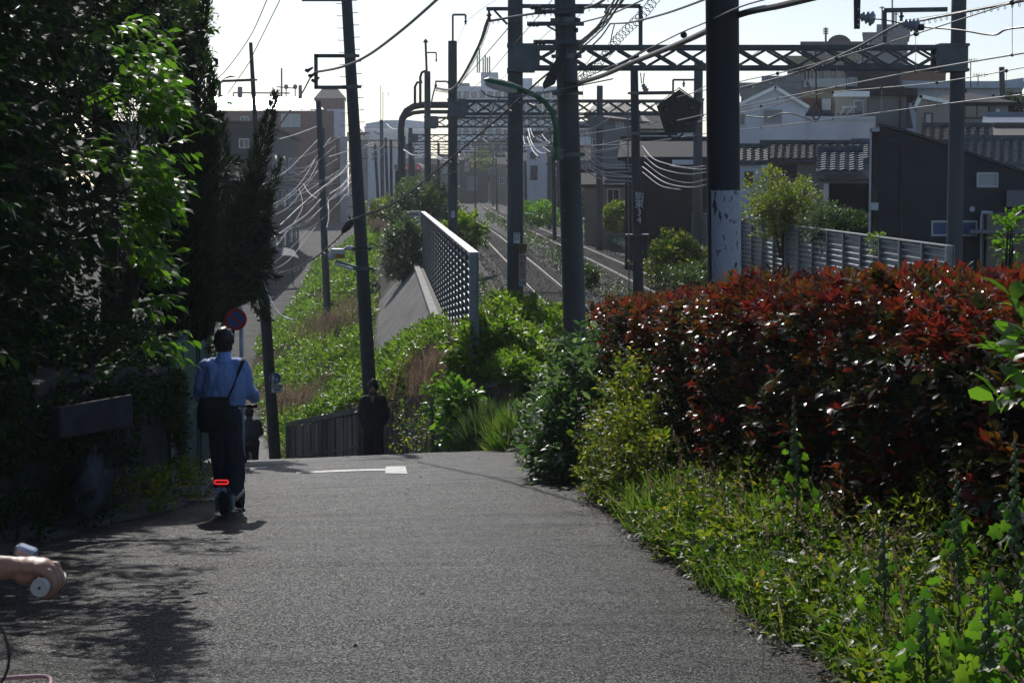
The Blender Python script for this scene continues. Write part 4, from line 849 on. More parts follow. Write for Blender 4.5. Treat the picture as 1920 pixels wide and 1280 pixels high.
def shell(name, label, px0, px1, pyt, d, dep, wm, zb=RG, cat='house', group=None):
    x0, x1 = P(px0, 340, d).x, P(px1, 340, d).x; zt = zpx(pyt, d)
    t = thing(name, label, cat, ((x0+x1)/2, d, zb), group)
    b = MB(); b.bx(x0, x1, d, d+dep, zb-.5, zt); b.build('wall', wm, t); return t, x0, x1, zt
def tiled(parent, e0, e1, r1, r0, m, pitch=.27, row=.24, amp=.035, name='roof', th=.12):
    """tile-textured slope: eave left, eave right, ridge right, ridge left"""
    e0, e1, r1, r0 = map(Vector, (e0, e1, r1, r0)); W_ = (e1-e0).length; H_ = ((r0-e0).length+(r1-e1).length)/2
    nx = max(4, int(W_/pitch)*4); ny = max(2, int(H_/row)); n = (e1-e0).cross(r0-e0).normalized()
    if n.z < 0: n = -n
    b = MB()
    for j in range(ny):
        for s in (0, 1):
            v = (j+s)/ny
            for i in range(nx+1):
                u = i/nx; p = e0.lerp(e1, u).lerp(r0.lerp(r1, u), v)
                b.v.append(tuple(p+n*(amp*(.5+.5*math.cos(i/4*2*math.pi)) + (.045 if s == 0 else 0))))
    for j in range(ny*2-1):
        for i in range(nx): a = j*(nx+1)+i; b.f.append((a, a+1, a+nx+2, a+nx+1)); b.m.append(0)
    k = len(b.v); b.v += [tuple(p-n*th) for p in (e0, e1, r1, r0)]; b.f.append((k+3, k+2, k+1, k)); b.m.append(0)
    b.bar(e0-n*th*.5, e1-n*th*.5, .03, th)
    return b.build(name, m, parent)
def gable_y(t, x0, x1, zt, zr_, d, dep, wm, rm, over=.35, xr=None, th=.14):
    """gable end faces the camera"""
    xm = xr if xr is not None else (x0+x1)/2
    b = MB(); b.prism([(x0, zt), (x1, zt), (xm, zr_)], d, d+dep); b.build('gable', wm, t)
    for (xe, s) in ((x0, -1), (x1, 1)):
        sl_ = (zr_-zt)/(xm-xe); xo = xe+s*over; b = MB()
        q = [(xo, d-over, zt+sl_*(xo-xe)), (xm, d-over, zr_), (xm, d+dep+.3, zr_), (xo, d+dep+.3, zt+sl_*(xo-xe))]
        q = [Vector(p)+Vector((0, 0, th)) for p in q]
        if s > 0: q = [q[1], q[0], q[3], q[2]]
        b.slab(q, th); b.build('roof', rm, t)
def slope_x(t, x0, x1, zt, zr_, d, dep, rm, over=.4, tile=False, name='roof', hip=0):
    """ridge parallel to the picture, front slope facing the camera, and a rear slope"""
    e0, e1 = (x0-over, d-over, zt-.05), (x1+over, d-over, zt-.05); r0, r1 = (x0-over+hip, d+dep/2, zr_), (x1+over-hip, d+dep/2, zr_)
    if tile: o = tiled(t, e0, e1, r1, r0, rm)
    else: b = MB(); b.slab([e0, e1, r1, r0], .15); b.build(name, rm, t)
    b = MB(); b.slab([r0, r1, (x1+over, d+dep+over, zt), (x0-over, d+dep+over, zt)], .15)
    if hip:
        b.slab([e1, (x1+over, d+dep+over, zt), r1, r1], .1) if 0 else b.add([e1, (x1+over, d+dep+over, zt), r1], [(0, 1, 2)]); b.add([e0, r0, (x0-over, d+dep+over, zt)], [(0, 1, 2)])
    b.bar(Vector(r0)+Vector((0, 0, .06)), Vector(r1)+Vector((0, 0, .06)), .22, .16); b.build('roof', rm, t)
# slate-clad house with the sweeping roofline
d = 52; t = thing('slate_house', 'large dark slate clad house with sloping roofline and blue framed strip window', 'house', P(1790, 480, d))
px_ = [(1648, 238), (1700, 250), (1740, 263), (1800, 284), (1860, 305), (1925, 327), (2080, 385), (2080, 620), (1648, 620)]
pw = [P(*p, d) for p in px_]; m = mat('slate_cladding', (.022, .031, .047), .5, .2, 1.5, .05)
tt = m.node_tree; wv = tt.nodes.new('ShaderNodeTexWave'); wv.wave_type = 'BANDS'; wv.bands_direction = 'Z'; wv.inputs['Scale'].default_value = 2.0; wv.wave_profile = 'SAW'
tc_ = tt.nodes.new('ShaderNodeTexCoord'); tt.links.new(tc_.outputs['Object'], wv.inputs['Vector']); bp_ = [n for n in tt.nodes if n.type == 'BUMP'][0]
b2_ = tt.nodes.new('ShaderNodeBump'); b2_.inputs['Strength'].default_value = .7; b2_.inputs['Distance'].default_value = .03; tt.links.new(wv.outputs['Fac'], b2_.inputs['Height']); tt.links.new(bp_.outputs[0], b2_.inputs['Normal']); tt.links.new(b2_.outputs[0], tt.nodes['Principled BSDF'].inputs['Normal'])
b = MB(); b.prism([(p.x, p.z) for p in reversed(pw)], d, d+8); b.build('wall', m, t)
b = MB()
for p, q in zip(pw[:6], pw[1:7]): b.slab([(p.x, d-.12, p.z+.09), (q.x, d-.12, q.z+.09), (q.x, d+8.2, q.z+.09), (p.x, d+8.2, p.z+.09)], .07)
b.build('roof_edge', fr_dark, t)
x0, x1 = P(1630, 340, d).x, P(1648, 340, d).x
b = MB(); b.bx(x0, x0+.05, d-.15, d+8, RG, zpx(243, d)); b.bx(x0, x1, d-.15, d+8, zpx(247, d), zpx(240, d)); b.bx(x0, x1, d-.15, d+1.2, zpx(394, d), zpx(380, d)); b.bx(x0+.051, x1-.005, d+1.0, d+1.1, RG, zpx(248, d)); b.build('side_recess', fr_white, t)
b = MB(); b.bx(x0+.06, x1-.02, d+.3, d+.95, zpx(379, d), zpx(350, d)); b.build('brick_parapet', W_tan, t)
win(t, 1835, 1868, 327, 348, d, fr_white, glass_pale, 0); win(t, 1750, 1829, 417, 439, d, fr_white, mat('blue_film', (.03, .08, .22), .35, .15, 3), 0)
b = MB(); c = P(1823, 392, d); b.tube([c+Vector((0, -.12, 0)), c+Vector((0, .02, 0))], .07, 14); b.build('vent_cap', fr_white, t)
b = MB(); b.tube([P(1869, 400, 51.5), P(1850, 398, 51.5), P(1849, 410, 51.5), P(1849, 520, 51.5)], .05, 8); b.build('downpipe', fr_white, t)
b = MB(); q0, q1 = P(1835, 431, 51), P(1960, 431, 51); b.bx(q0.x, q1.x, 50.6, 51.9, q0.z-.08, q0.z); b.build('canopy', W_grey, t)
for kk, (px_a, py_a) in enumerate(((1690, 380), (1905, 372))): 
    q = P(px_a, py_a, d); b = MB(); b.box((q.x, d-.2, q.z), (.5, .3, .42)) if kk else b.tube([(q.x, d-.05, q.z+1.6), (q.x, d-.05, RG)], .035, 8); b.build('air_unit' if kk else 'downpipe', W_grey if kk else fr_dark, t)
t2, a, c, z = shell('outbuilding', 'low taupe outbuilding with a flat canopy at the right edge', 1852, 2000, 400, 51.0, 1.0-.02, W_tan, cat='outbuilding')
# cream house with tiled roof
t, x0, x1, zt = shell('tiled_house', 'cream house with corrugated looking grey tiled roof beside the very thick pole', 1440, 1592, 296, 70, 7, W_cream)
slope_x(t, x0, x1, zt, zpx(270, 72), 70, 4, R_tile, .35, True)
win(t, 1464, 1491, 312, 331, 70, fr_dark, fr_dark, 0); b = MB(); b.bx(P(1428, 340, 70).x, P(1458, 340, 70).x, 69.3, 70, zpx(320, 70), zpx(316, 70)); b.build('awning', fr_dark, t); win(t, 1418, 1432, 328, 345, 70, fr_white, W_brown, 0)
t, x0, x1, zt = shell('tiled_house', 'small white walled house end with tiled roof directly right of the very thick pole', 1372, 1428, 300, 68, 6, W_white)
slope_x(t, x0, x1, zt, zpx(277, 70), 68, 3.6, R_tile, .2, True); win(t, 1396, 1412, 322, 345, 68, fr_white, W_brown, 0)
t, x0, x1, zt = shell('tiled_house', 'tiled house with a porch whose shade is a black panel left of the slate clad house', 1545, 1640, 318, 60, 6, W_grey)
slope_x(t, x0, x1-.6, zt, zpx(283, 62), 60, 4, R_blue, .25, True)
b = MB(); b.bx(x0-.15, x1, 59.0, 59.2, zpx(340, 59), zpx(335, 59)); b.build('porch_beam', fr_dark, t)
b = MB(); b.bx(x0, x1, 59.75, 59.95, RG, zpx(344, 60)); b.build('porch_shade', mat('shade_black', (.012, .012, .013), .9, .2, 3), t)  # black slab before the wall stands in for the porch's shade
b = MB(); b.bx(x0, x0+.15, 59.2, 59.7, RG, zpx(344, 60)); b.build('porch_post', W_white, t)
t, x0, x1, zt = shell('tiled_house', 'small blue tiled roof tucked against the slate clad house', 1602, 1650, 296, 66, 6, W_grey)
slope_x(t, x0, x1, zt, zpx(268, 68), 66, 3.6, R_blue, .15, True)
# white gabled house
t, x0, x1, zt = shell('white_house', 'white house with bright sloping roof and shuttered window behind the tiled houses', 1383, 1508, 200, 84, 9, W_white)
gable_y(t, x0, x1, zt, zpx(167, 84), 84, 9, W_white, R_metal, .2, xr=P(1452, 340, 84).x)
win(t, 1432, 1465, 207, 231, 84, fr_white, shut, 0); win(t, 1388, 1396, 215, 234, 84, fr_white, glass, 0)
t, x0, x1, zt = shell('white_annex', 'long low white wall building right of the white gabled house', 1502, 1640, 225, 84.6, 7, W_white); b = MB(); b.bx(x0, x1, 84.5, 91, zt, zt+.15); b.build('parapet', W_white, t)
t, x0, x1, zt = shell('brown_block', 'narrow brown house with tiled lean-to roof between white and beige houses', 1502, 1562, 184, 100, 7, W_brown); slope_x(t, x0, x1, zpx(228, 96), zpx(212, 99), 96, 6, R_blue, .1, True)
b = MB(); b.bx(P(1545, 340, 99).x, P(1562, 340, 99).x, 99, 99.9, zpx(214, 99), zpx(185, 99)); b.build('water_tank', fr_white, t)
# beige house with balcony
t, x0, x1, zt = shell('beige_house', 'beige house with bright parapet and balcony full of washing frames', 1564, 1624, 182, 90, 8, W_cream)
b = MB(); b.bx(x0-.1, x1+.1, 89.8, 98, zt, zt+.25); b.build('parapet', R_metal, t); win(t, 1603, 1617, 190, 226, 90, fr_white, glass, 0)
b = MB(); b.bx(P(1575, 340, 89).x, P(1625, 340, 89).x, 89, 89.1, zpx(231, 89), zpx(227, 89))
for k in range(9): x = P(1577+k*5.6, 340, 89).x; b.tube([(x, 89.05, zpx(230, 89)), (x, 89.05, zpx(214, 89))], .02, 5)
b.bx(P(1575, 340, 89).x, P(1625, 340, 89).x, 89.02, 89.08, zpx(215, 89), zpx(213, 89)); b.build('balcony', fr_dark, t)
b = MB(); b.bar(P(1580, 222, 88.9), P(1592, 200, 88.9), .04); b.bar(P(1590, 222, 88.9), P(1610, 198, 88.9), .04); b.bar(P(1586, 201, 88.9), P(1614, 200, 88.9), .05); b.build('drying_frame', fr_white, t)
t, x0, x1, zt = shell('beige_house', 'plain beige house block with flat dark eaves right of the balcony', 1625, 1697, 180, 90.5, 8, W_beige)
b = MB(); b.bx(x0-.3, x1+.5, 89.9, 99, zt, zt+.3); b.build('eaves', R_dark, t); b = MB(); b.bx(P(1688, 340, 90).x, P(1691, 340, 90).x, 90.3, 90.48, RG, zt-.02); b.build('downpipe', fr_dark, t)
# dark hipped house right
t, x0, x1, zt = shell('hip_roof_house', 'grey house with dark roof and big window behind the right gantry post', 1726, 1888, 190, 86, 9, W_beige)
slope_x(t, x0, x1, zt, zpx(172, 90), 86, 9, R_dark, .4, hip=2.2); win(t, 1811, 1853, 192, 220, 86, fr_dark, glass, 1); b = MB(); b.bx(P(1875, 340, 85).x, P(1883, 340, 85).x, 85.5, 85.98, zpx(216, 86), zpx(205, 86)); b.build('air_unit', fr_white, t)
t, x0, x1, zt = shell('narrow_house', 'narrow grey house with tall dark framed window beside the right gantry post', 1716, 1780, 196, 78, 7, W_beige)
gable_y(t, x0, x1, zt, zpx(184, 78), 78, 7, W_beige, R_metal, .1, xr=P(1722, 340, 78).x); win(t, 1736, 1746, 214, 251, 78, fr_dark, glass_pale, 0, .1)
t, x0, x1, zt = shell('tiled_house', 'house with pale scalloped tile roof just above the slate clad house', 1736, 1850, 262, 66, 6, W_beige); slope_x(t, x0, x1, zt, zpx(238, 68), 66, 4, R_tile, .2, True)
t, x0, x1, zt = shell('tiled_house', 'house with large blue tiled roof behind the slate clad house at right', 1806, 1990, 303, 60, 8, W_white); slope_x(t, x0, x1, zt, zpx(262, 63), 60, 6, R_blue, .3, True)
t, x0, x1, zt = shell('gabled_house', 'house with grey gable and pale blue roof at the right edge', 1852, 1990, 246, 76, 8, W_tan); slope_x(t, x0, x1, zt, zpx(217, 80), 76, 8, mat('roof_paleblue', (.2, .25, .3), .4, .15, 3), .3)
t, x0, x1, zt = shell('brown_roof_house', 'low house with flat brown roof at the right edge', 1868, 1990, 262, 70, 5, W_beige); slope_x(t, x0, x1, zt, zpx(238, 73), 70, 5, R_brown, .2)
# backdrop blocks, each with window rows
def block(label, px0, px1, pyt, d, wm, rows=3, cols=5, top=None, gm=None, pyw=None, dep=14, name='apartment_block', roofm=None, zb=RG, ww=.6):
    t, x0, x1, zt = shell(name, label, px0, px1, pyt, d, dep, wm, cat='building', zb=zb)
    fh = 2.9; W_ = x1-x0
    for r in range(rows):
        z1 = zt-.9-r*fh
        b = MB(); g_ = MB()
        for c in range(cols):
            xa = x0+W_*(c+.5-ww*.5)/cols; xb = x0+W_*(c+.5+ww*.5)/cols
            b = MB(); b.bx(xa-.08, xb+.08, d-.1, d+.02, z1-1.5, z1+.1); f = b.build('window', fr_white if (wm in (W_brick, W_dark)) else fr_dark, t)
            b = MB(); b.bx(xa, xb, d-.14, d-.105, z1-1.4, z1); b.build('pane', gm or glass, f)
    b = MB(); b.bx(x0-.15, x1+.15, d-.15, d+dep, zt, zt+.35); b.build('parapet', roofm or wm, t); return t, x0, x1, zt
def antenna(parent, px, py0, py1, d, r=.08, bars=0, name='antenna'):
    b = MB(); b.tube([P(px, py0, d), P(px, py1, d)], r, 6)
    for k in range(bars): y = py1+3+k*4; b.bar(P(px-5, y, d), P(px+5, y, d), r*1.2)
    return b.build(name, dsteel, parent)
t = block('ochre apartment building with pale balcony band under the nearest truss', 1474, 1602, 112, 190, W_yel, 3, 6, dep=20)[0]
b = MB(); b.bx(P(1500, 340, 188).x, P(1602, 340, 188).x, 188.5, 189.8, zpx(164, 189), zpx(148, 189)); b.build('glass_balcony', glass_pale, t)
t = block('dark grey building with a domed roof and antenna mast behind the truss', 1500, 1616, 84, 230, W_dark, 2, 4, dep=20)[0]
b = MB(); c0, c1 = P(1553, 72, 229), P(1600, 72, 229); b.prism([(lerp(c0.x, c1.x, .5)+(c1.x-c0.x)/2*math.cos(a), zpx(84, 229)+1.2*math.sin(a)) for a in np.linspace(math.pi, 0, 11)], 230, 240); b.build('barrel_roof', R_dark, t)
antenna(t, 1551, 82, 52, 229, .12, 3)
t = block('tall grey tower block with rooftop antennas behind the truss', 1615, 1698, 66, 260, W_grey, 9, 4, dep=20, ww=.3)[0]
b = MB(); b.bx(P(1634, 340, 262).x, P(1697, 340, 262).x, 262, 275, zpx(66, 262), zpx(46, 262)); b.build('upper_storey', W_grey, t)
for x, y in ((1646, 12), (1665, 0), (1668, 18), (1672, 24)): antenna(t, x, 47, y, 263, .1, 1 if x != 1665 else 0)
block('brown brick building with small windows behind the right gantry post', 1598, 1770, 131, 150, W_brown, 1, 6, dep=14)
t = block('dark angular house with a small white window beneath the truss', 1584, 1684, 130, 118, W_dark, 0, 1, dep=10)[0]; win(t, 1590, 1606, 147, 160, 118, fr_white, glass_pale, 1)
b = MB(); b.prism([(P(1626, 340, 117).x, zpx(240, 117)), (P(1716, 340, 117).x, zpx(240, 117)), (P(1700, 340, 117).x, zpx(165, 117)), (P(1660, 340, 117).x, zpx(130, 117)), (P(1626, 340, 117).x, zpx(130, 117))], 116.5, 117.9); b.build('stair_tower', mat('wall_black', (.03, .032, .037), .7, .2, 2), t)
t = block('long low white building with curved parapet at the right', 1690, 1913, 163, 125, W_pale, 0, 1, dep=12)[0]
b = MB(); b.prism([(P(x, 340, 125).x, zpx(y, 125)) for x, y in ((1690, 166), (1915, 166), (1915, 147), (1880, 152), (1840, 155), (1760, 154), (1690, 152))][::-1], 124.3, 124.8); b.build('curved_parapet', W_pale, t)
block('plain grey block left of the white gabled house', 1430, 1502, 152, 140, W_grey, 0, 1); block('low beige block behind the white gabled roof', 1388, 1432, 165, 135, W_beige, 1, 3)
for k, (x, y0, y1) in enumerate(((1820, 165, 112), (1834, 160, 140))):
    t = thing('tv_antenna', ['rooftop television antenna with a perched bird right of the gantry post', 'stubby rooftop antenna cluster right of the gantry post'][k], 'antenna', P(x, y0, 120)); antenna(t, x, y0, y1, 120, .03, 0, 'mast')
    b = MB(); b.bar(P(x-8, y1+1, 120), P(x+19, y1+1, 120), .03); [b.bar(P(x-8+j*5, y1-3, 120), P(x-8+j*5, y1+5, 120), .025) for j in range(5)]; b.build('elements', dsteel, t)
pole('utility_pole', 'stub of a concrete pole above the white building at the far right', (1878, 126), (1880, 190), 100, .14, .17, ztop=zpx(126, 100))
# middle: grey hip house and its neighbours
t, x0, x1, zt = shell('hip_roof_house', 'grey house with brown hipped roof and one small window left of the signal pole', 1108, 1200, 216, 118, 9, W_grey)
b = MB(); q = P(1140, 340, 122).x; b.slab([(x0-.4, 117.5, zt), (x1+.6, 117.5, zpx(228, 117)), (q+.9, 122.5, zpx(188, 122)), (q-.9, 122.5, zpx(188, 122))], .2); b.slab([(q-.9, 122.5, zpx(188, 122)), (q+.9, 122.5, zpx(188, 122)), (x1+.6, 128, zt), (x0-.4, 128, zt)], .2); b.build('roof', R_brown, t)
win(t, 1156, 1168, 222, 237, 118, fr_white, glass_pale, 1); win(t, 1112, 1130, 262, 278, 118, fr_white, glass, 1)
t, x0, x1, zt = shell('dark_house', 'dark barn like house with a long plain wall behind the pentagonal signal', 1172, 1326, 292, 80, 9, mat('wall_maroon', (.035, .026, .03), .8, .2, 2)); slope_x(t, x0, x1, zt, zpx(262, 84), 80, 9, R_dark, .3)
b = MB(); b.bx(P(1268, 340, 78).x, P(1322, 340, 78).x, 78.5, 79.9, zpx(309, 79), zpx(300, 79)); b.build('blue_sheet', W_pale, t)
t, x0, x1, zt = shell('grey_roof_house', 'house with grey gable roof right behind the signal pole top', 1190, 1300, 240, 130, 8, W_white); slope_x(t, x0, x1, zt, zpx(213, 134), 130, 8, R_dark, .3)
t, x0, x1, zt = shell('low_house', 'low taupe house with eaves above the trimmed round hedge', 1096, 1200, 344, 112, 8, W_tan); slope_x(t, x0, x1, zt, zpx(322, 115), 112, 8, R_dark, .3); win(t, 1140, 1160, 356, 380, 112, fr_white, glass, 1)
t, x0, x1, zt = shell('pale_house', 'pale house with two stacked windows behind the white car', 988, 1040, 252, 190, 8, W_white); b = MB(); b.bx(x0-.2, x1+.2, 189.7, 198, zt, zt+.3); b.build('parapet', R_dark, t); win(t, 995, 1003, 250+6, 263, 190, fr_dark, glass, 0); win(t, 996, 1003, 287, 298, 190, fr_dark, glass, 0); win(t, 996, 1006, 312, 336, 190, fr_dark, glass, 1)
t, x0, x1, zt = shell('dark_shop', 'dark timber fronted house with pale door at the end of the tracks', 862, 915, 300, 330, 8, W_dark); slope_x(t, x0, x1, zt, zpx(286, 334), 330, 8, R_dark, .3); win(t, 871, 880, 297, 322, 330, fr_dark, glass_pale, 1); b = MB(); b.bx(P(876, 340, 330).x, P(895, 340, 330).x, 329.7, 329.95, zpx(358, 330), zpx(331, 330)); b.build('door', W_grey, t)
t, x0, x1, zt = shell('station_roof', 'dark low roofed station shelter across the distant tracks', 745, 868, 318, 345, 9, W_dark, cat='station'); b = MB(); b.bx(x0-.5, x1+.5, 341, 355, zpx(318, 343), zpx(309, 343)); b.build('canopy', R_dark, t)
block('blue grey terraced buildings beyond the station at the horizon', 655, 870, 300, 420, W_grey, 2, 16)
block('dusky apartment house between the far gantries', 895, 985, 262, 380, W_beige, 3, 6); block('low pale building row right of the far gantries', 1030, 1110, 262, 260, W_white, 2, 5); block('grey office building behind the grey hipped house', 1040, 1120, 232, 300, W_grey, 3, 6)
b_ = block('pale viaduct like building along the horizon left of the pipe arch', 684, 796, 240, 520, W_pale, 0, 1, dep=10)[0]
b = MB(); pts = [(684, 232), (720, 226), (760, 225), (800, 229), (800, 240), (684, 240)]; b.prism([(P(x, 340, 515).x, zpx(y, 515)) for x, y in pts][::-1], 514, 519); b.build('curved_fascia', W_pale, b_)
t = block('large white terraced apartment complex with tall antennas behind the green lamp', 852, 1062, 165, 470, W_white, 7, 14, dep=25)[0]
b = MB(); b.bx(P(902, 340, 472).x, P(934, 340, 472).x, 472, 485, zpx(166, 472), zpx(136, 472)); b.build('lift_tower', W_pale, t); b = MB(); b.bx(P(862, 340, 472).x, P(880, 340, 472).x, 472, 485, zpx(166, 472), zpx(156, 472)); b.build('plant_room', W_grey, t)
b = MB(); b.bx(P(978, 340, 472).x, P(998, 340, 472).x, 472, 485, zpx(170, 472), zpx(147, 472)); b.build('stair_tower', W_pale, t)
for x, y in ((899, 92), (895, 105), (906, 110), (910, 104), (914, 108), (918, 106)): antenna(t, x, 137, y, 471, .16, 0)
for lab, a in (('small dim house right of the dark timber house at the end of the tracks', (918, 950, 308, 335, W_tan)), ('dim house with two windows at the far right of the tracks', (952, 985, 300, 300, W_grey)), ('narrow dark house behind the second gantry post', (826, 862, 306, 335, W_tan))):
    t, x0, x1, zt = shell('end_house', lab, a[0], a[1], a[2], a[3], 8, a[4]); slope_x(t, x0, x1, zt, zt+1.4, a[3], 8, R_dark, .3); win(t, a[0]+5, a[0]+12, a[2]+8, a[2]+18, a[3], fr_white, glass_pale, 1); win(t, a[1]-13, a[1]-6, a[2]+26, a[2]+36, a[3], fr_white, glass, 1)
# left: brick building with the sun-struck roof
d = 300; t, x0, x1, zt = shell('brick_building', 'red brick building whose metal roof glares in the sun behind the conifers', 395, 627, 208, d, 12, W_brick, zb=-7)
c = P(470, 190, d); vw = (Vector((0, 0, EYE))-P(415, 196, d)).normalized(); nrm = (vw+SUND).normalized()   # roof pitched as the glint shows
r0, r1 = P(400, 207, d), P(582, 207, d); up = Vector((0, 1, -nrm.y/nrm.z)); dep = 6.2
glare = mat('roof_glare', (.8, .82, .85), .16, .06, 1.2, .12, metal=1.0, bscale=5)
def tilt(p): return p+up*dep
b = MB(); tanx = -nrm.x/nrm.z
q = [r0+Vector((0, -.3, .15)), r1+Vector((0, -.3, .15+tanx*(r1.x-r0.x)*0))]; q = [q[0], q[1], tilt(q[1])-Vector((2.0, 0, 0)), tilt(q[0])]
b.slab(q, .12); b.build('metal_roof', glare, t)
b = MB(); e = q[1]; f = q[2]; b.slab([e, e+Vector((2.0, 0, 0)), f+Vector((2.0, 0, 0)), f], .2); b.build('roof_verge', mat('verge_tan', (.35, .32, .27), .5, .2, 3), t)
b = MB(); b.slab([q[3], q[2], q[2]+Vector((0, 7, -.4)), q[3]+Vector((0, 7, -.4))], .12); b.build('rear_roof', R_dark, t)
for a in ((452, 465, 220, 238), (486, 494, 219, 234), (528, 562, 215, 237)): win(t, *a, d, fr_white, glass_pale if a[0] > 500 else glass, 1)
for x, y0, y1, r in ((453, 185, 163, .14), (531, 186, 128, .05), (566, 185, 160, .1)): antenna(t, x, y0, y1, d+2, r*2.6, 0, 'flue')
b = MB(); b.bar(P(439, 174, d+1), P(545, 175, d+1), .2); b.bar(P(439, 174, d+1), P(439, 186, d+1), .2); b.bar(P(520, 163, d+1), P(555, 166, d+1), .16); b.build('roof_rail', dsteel, t)
for x in (538, 555): 
    b = MB(); b.ball(P(x, 163, d+1), (.34, .34, .4), 8, 6); b.bar(P(x, 168, d+1), P(x, 182, d+1), .16); b.build('floodlight', dsteel, t)
t, x0, x1, zt = shell('brick_block', 'brick block with dark hipped roof left of the leaning pole', 592, 648, 184, 340, 10, W_brick, zb=-7); slope_x(t, x0, x1, zt, zpx(166, 344), 340, 10, R_dark, .2, hip=1.4); b = MB(); b.bx(x0+2, x1, 339.5, 339.95, -6, zpx(205, 340)); b.build('pale_bay', W_pale, t)
t, x0, x1, zt = shell('brick_house', 'narrow brick house with white framed windows beside the slim concrete poles', 608, 652, 258, 310, 10, W_brick, zb=-7); b = MB(); b.bx(x0, x1+.1, 309.6, 320, zt, zt+.2); b.build('parapet', W_pale, t); win(t, 617, 628, 268, 293, 310, fr_white, glass, 1); b = MB(); b.bx(x1-1.2, x1, 309.7, 309.95, -6, zt-.02); b.build('pilaster', W_pale, t)
t = thing('dark_house', 'long dark house whose side wall runs beside the shaded street', 'dwelling', (-24, 150, -7))
fp = [(-31, 150), (XL(150)-.5, 150), (XL(182)-.5, 182), (XL(215)-.4, 215), (-35, 215)]; n = 5; b = MB(); b.add([(x, y, -7.5) for x, y in fp]+[(x, y, 6.0) for x, y in fp], [tuple(range(n-1, -1, -1)), tuple(range(n, 2*n))]+[(i, (i+1) % n, (i+1) % n+n, i+n) for i in range(n)]); b.build('wall', W_dark, t)
b = MB(); fr = [(-31.4, 149.6), (XL(150)-.1, 149.6), (XL(182)-.1, 182), (XL(215), 215.4), (-35.4, 215.4)]; b.add([(x, y, 6.01) for x, y in fr]+[(x, y, 6.2) for x, y in fr], [tuple(range(n-1, -1, -1)), tuple(range(n, 2*n))]+[(i, (i+1) % n, (i+1) % n+n, i+n) for i in range(n)]); b.build('roof', R_dark, t)
for k in range(5):
    y0 = 155+k*12
    for z in (-3.4, .2, 3.2):
        p, q = Vector((XL(y0)-.42, y0, z)), Vector((XL(y0+3)-.42, y0+3, z)); b = MB(); b.bar(p, q, .2, 1.5); f = b.build('window', fr_white, t); b = MB(); b.bar(p.lerp(q, .04)+Vector((.07, 0, 0)), p.lerp(q, .96)+Vector((.07, 0, 0)), .12, 1.35); b.build('pane', glass, f)
win(t, 450, 466, 262, 276, 150, fr_white, glass, 1); win(t, 450, 466, 330, 350, 150, fr_white, glass, 1)
d = 310; t, x0, x1, zt = shell('grey_house', 'shadowed grey house between dark gable and white truck', 560, 640, 318, d, 9, W_grey, zb=-7); b = MB(); b.bx(x0-.2, x1+.2, d-.3, d+9, zt, zt+.15); b.build('roof', R_dark, t); win(t, 585, 598, 380, 400, d, fr_white, glass, 0)
for label, a in (('blue grey house row left of the street behind the conifers', (300, 440, 330, 140)), ('low dim house at the foot of the dark gabled house', (430, 498, 400, 150))):
    t, x0, x1, zt = shell('street_house', label, a[0], a[1], a[2], a[3], 10, W_grey, zb=-7); slope_x(t, x0, x1, zt, zt+1.5, a[3], 10, R_dark, .3); win(t, a[0]+12, a[0]+30, a[2]+14, a[2]+34, a[3], fr_white, glass, 1)
# curved awning over the street
d = 150; t = thing('awning', 'curved grey corrugated awning over the shaded street', 'awning', P(535, 468, d)); b = MB(); K = 10
for k in range(K+1):
    u = k/K; a = P(lerp(516, 551, u), 464-5*math.sin(u*2.2)+u*9, d); c = a+Vector((.7, -3.0, -.5)) ; b.v += [tuple(a), tuple(c)]
for k in range(K): b.f.append((2*k, 2*k+1, 2*k+3, 2*k+2)); b.m.append(0)
b.build('sheet', W_grey, t, smooth=False)
for u in (0, 1): b = MB(); p = P(lerp(518, 549, u), 472, d); b.tube([p, Vector((p.x, p.y, -6.3))], .04, 6); b.build('post', dsteel, t)
t = thing('street_wall', 'pale low boundary wall along the far side of the shaded street', 'wall', P(580, 470, 100)); b = MB()
b.bar((XL(90)-.3, 90, -5.4), (XL(150)-.3, 150, -5.4), .2, 1.6); b.build('face', W_grey, t)
# far filler houses behind the street
for i, (x0_, x1_, y_, d_) in enumerate(((654, 690, 262, 360), (690, 745, 275, 400), (430, 480, 262, 170), (1086, 1112, 300, 180), (1030, 1070, 305, 170))):
    t, x0, x1, zt = shell('street_house', ['grey house end right behind the leaning pole', 'small pale house by the far short pole', 'dim house top left of the pointed pole', 'small house peeping right of the thick concrete pole', 'house behind the lower end of the green lamp'][i], x0_, x1_, y_, d_, 8, [W_grey, W_pale, W_grey, W_beige, W_tan][i], zb=-7); slope_x(t, x0, x1, zt, zt+1.3, d_, 8, R_dark, .3)
    if i != 2: win(t, x0_+7, x0_+18, y_+12, y_+24, d_, fr_white, glass, 1)
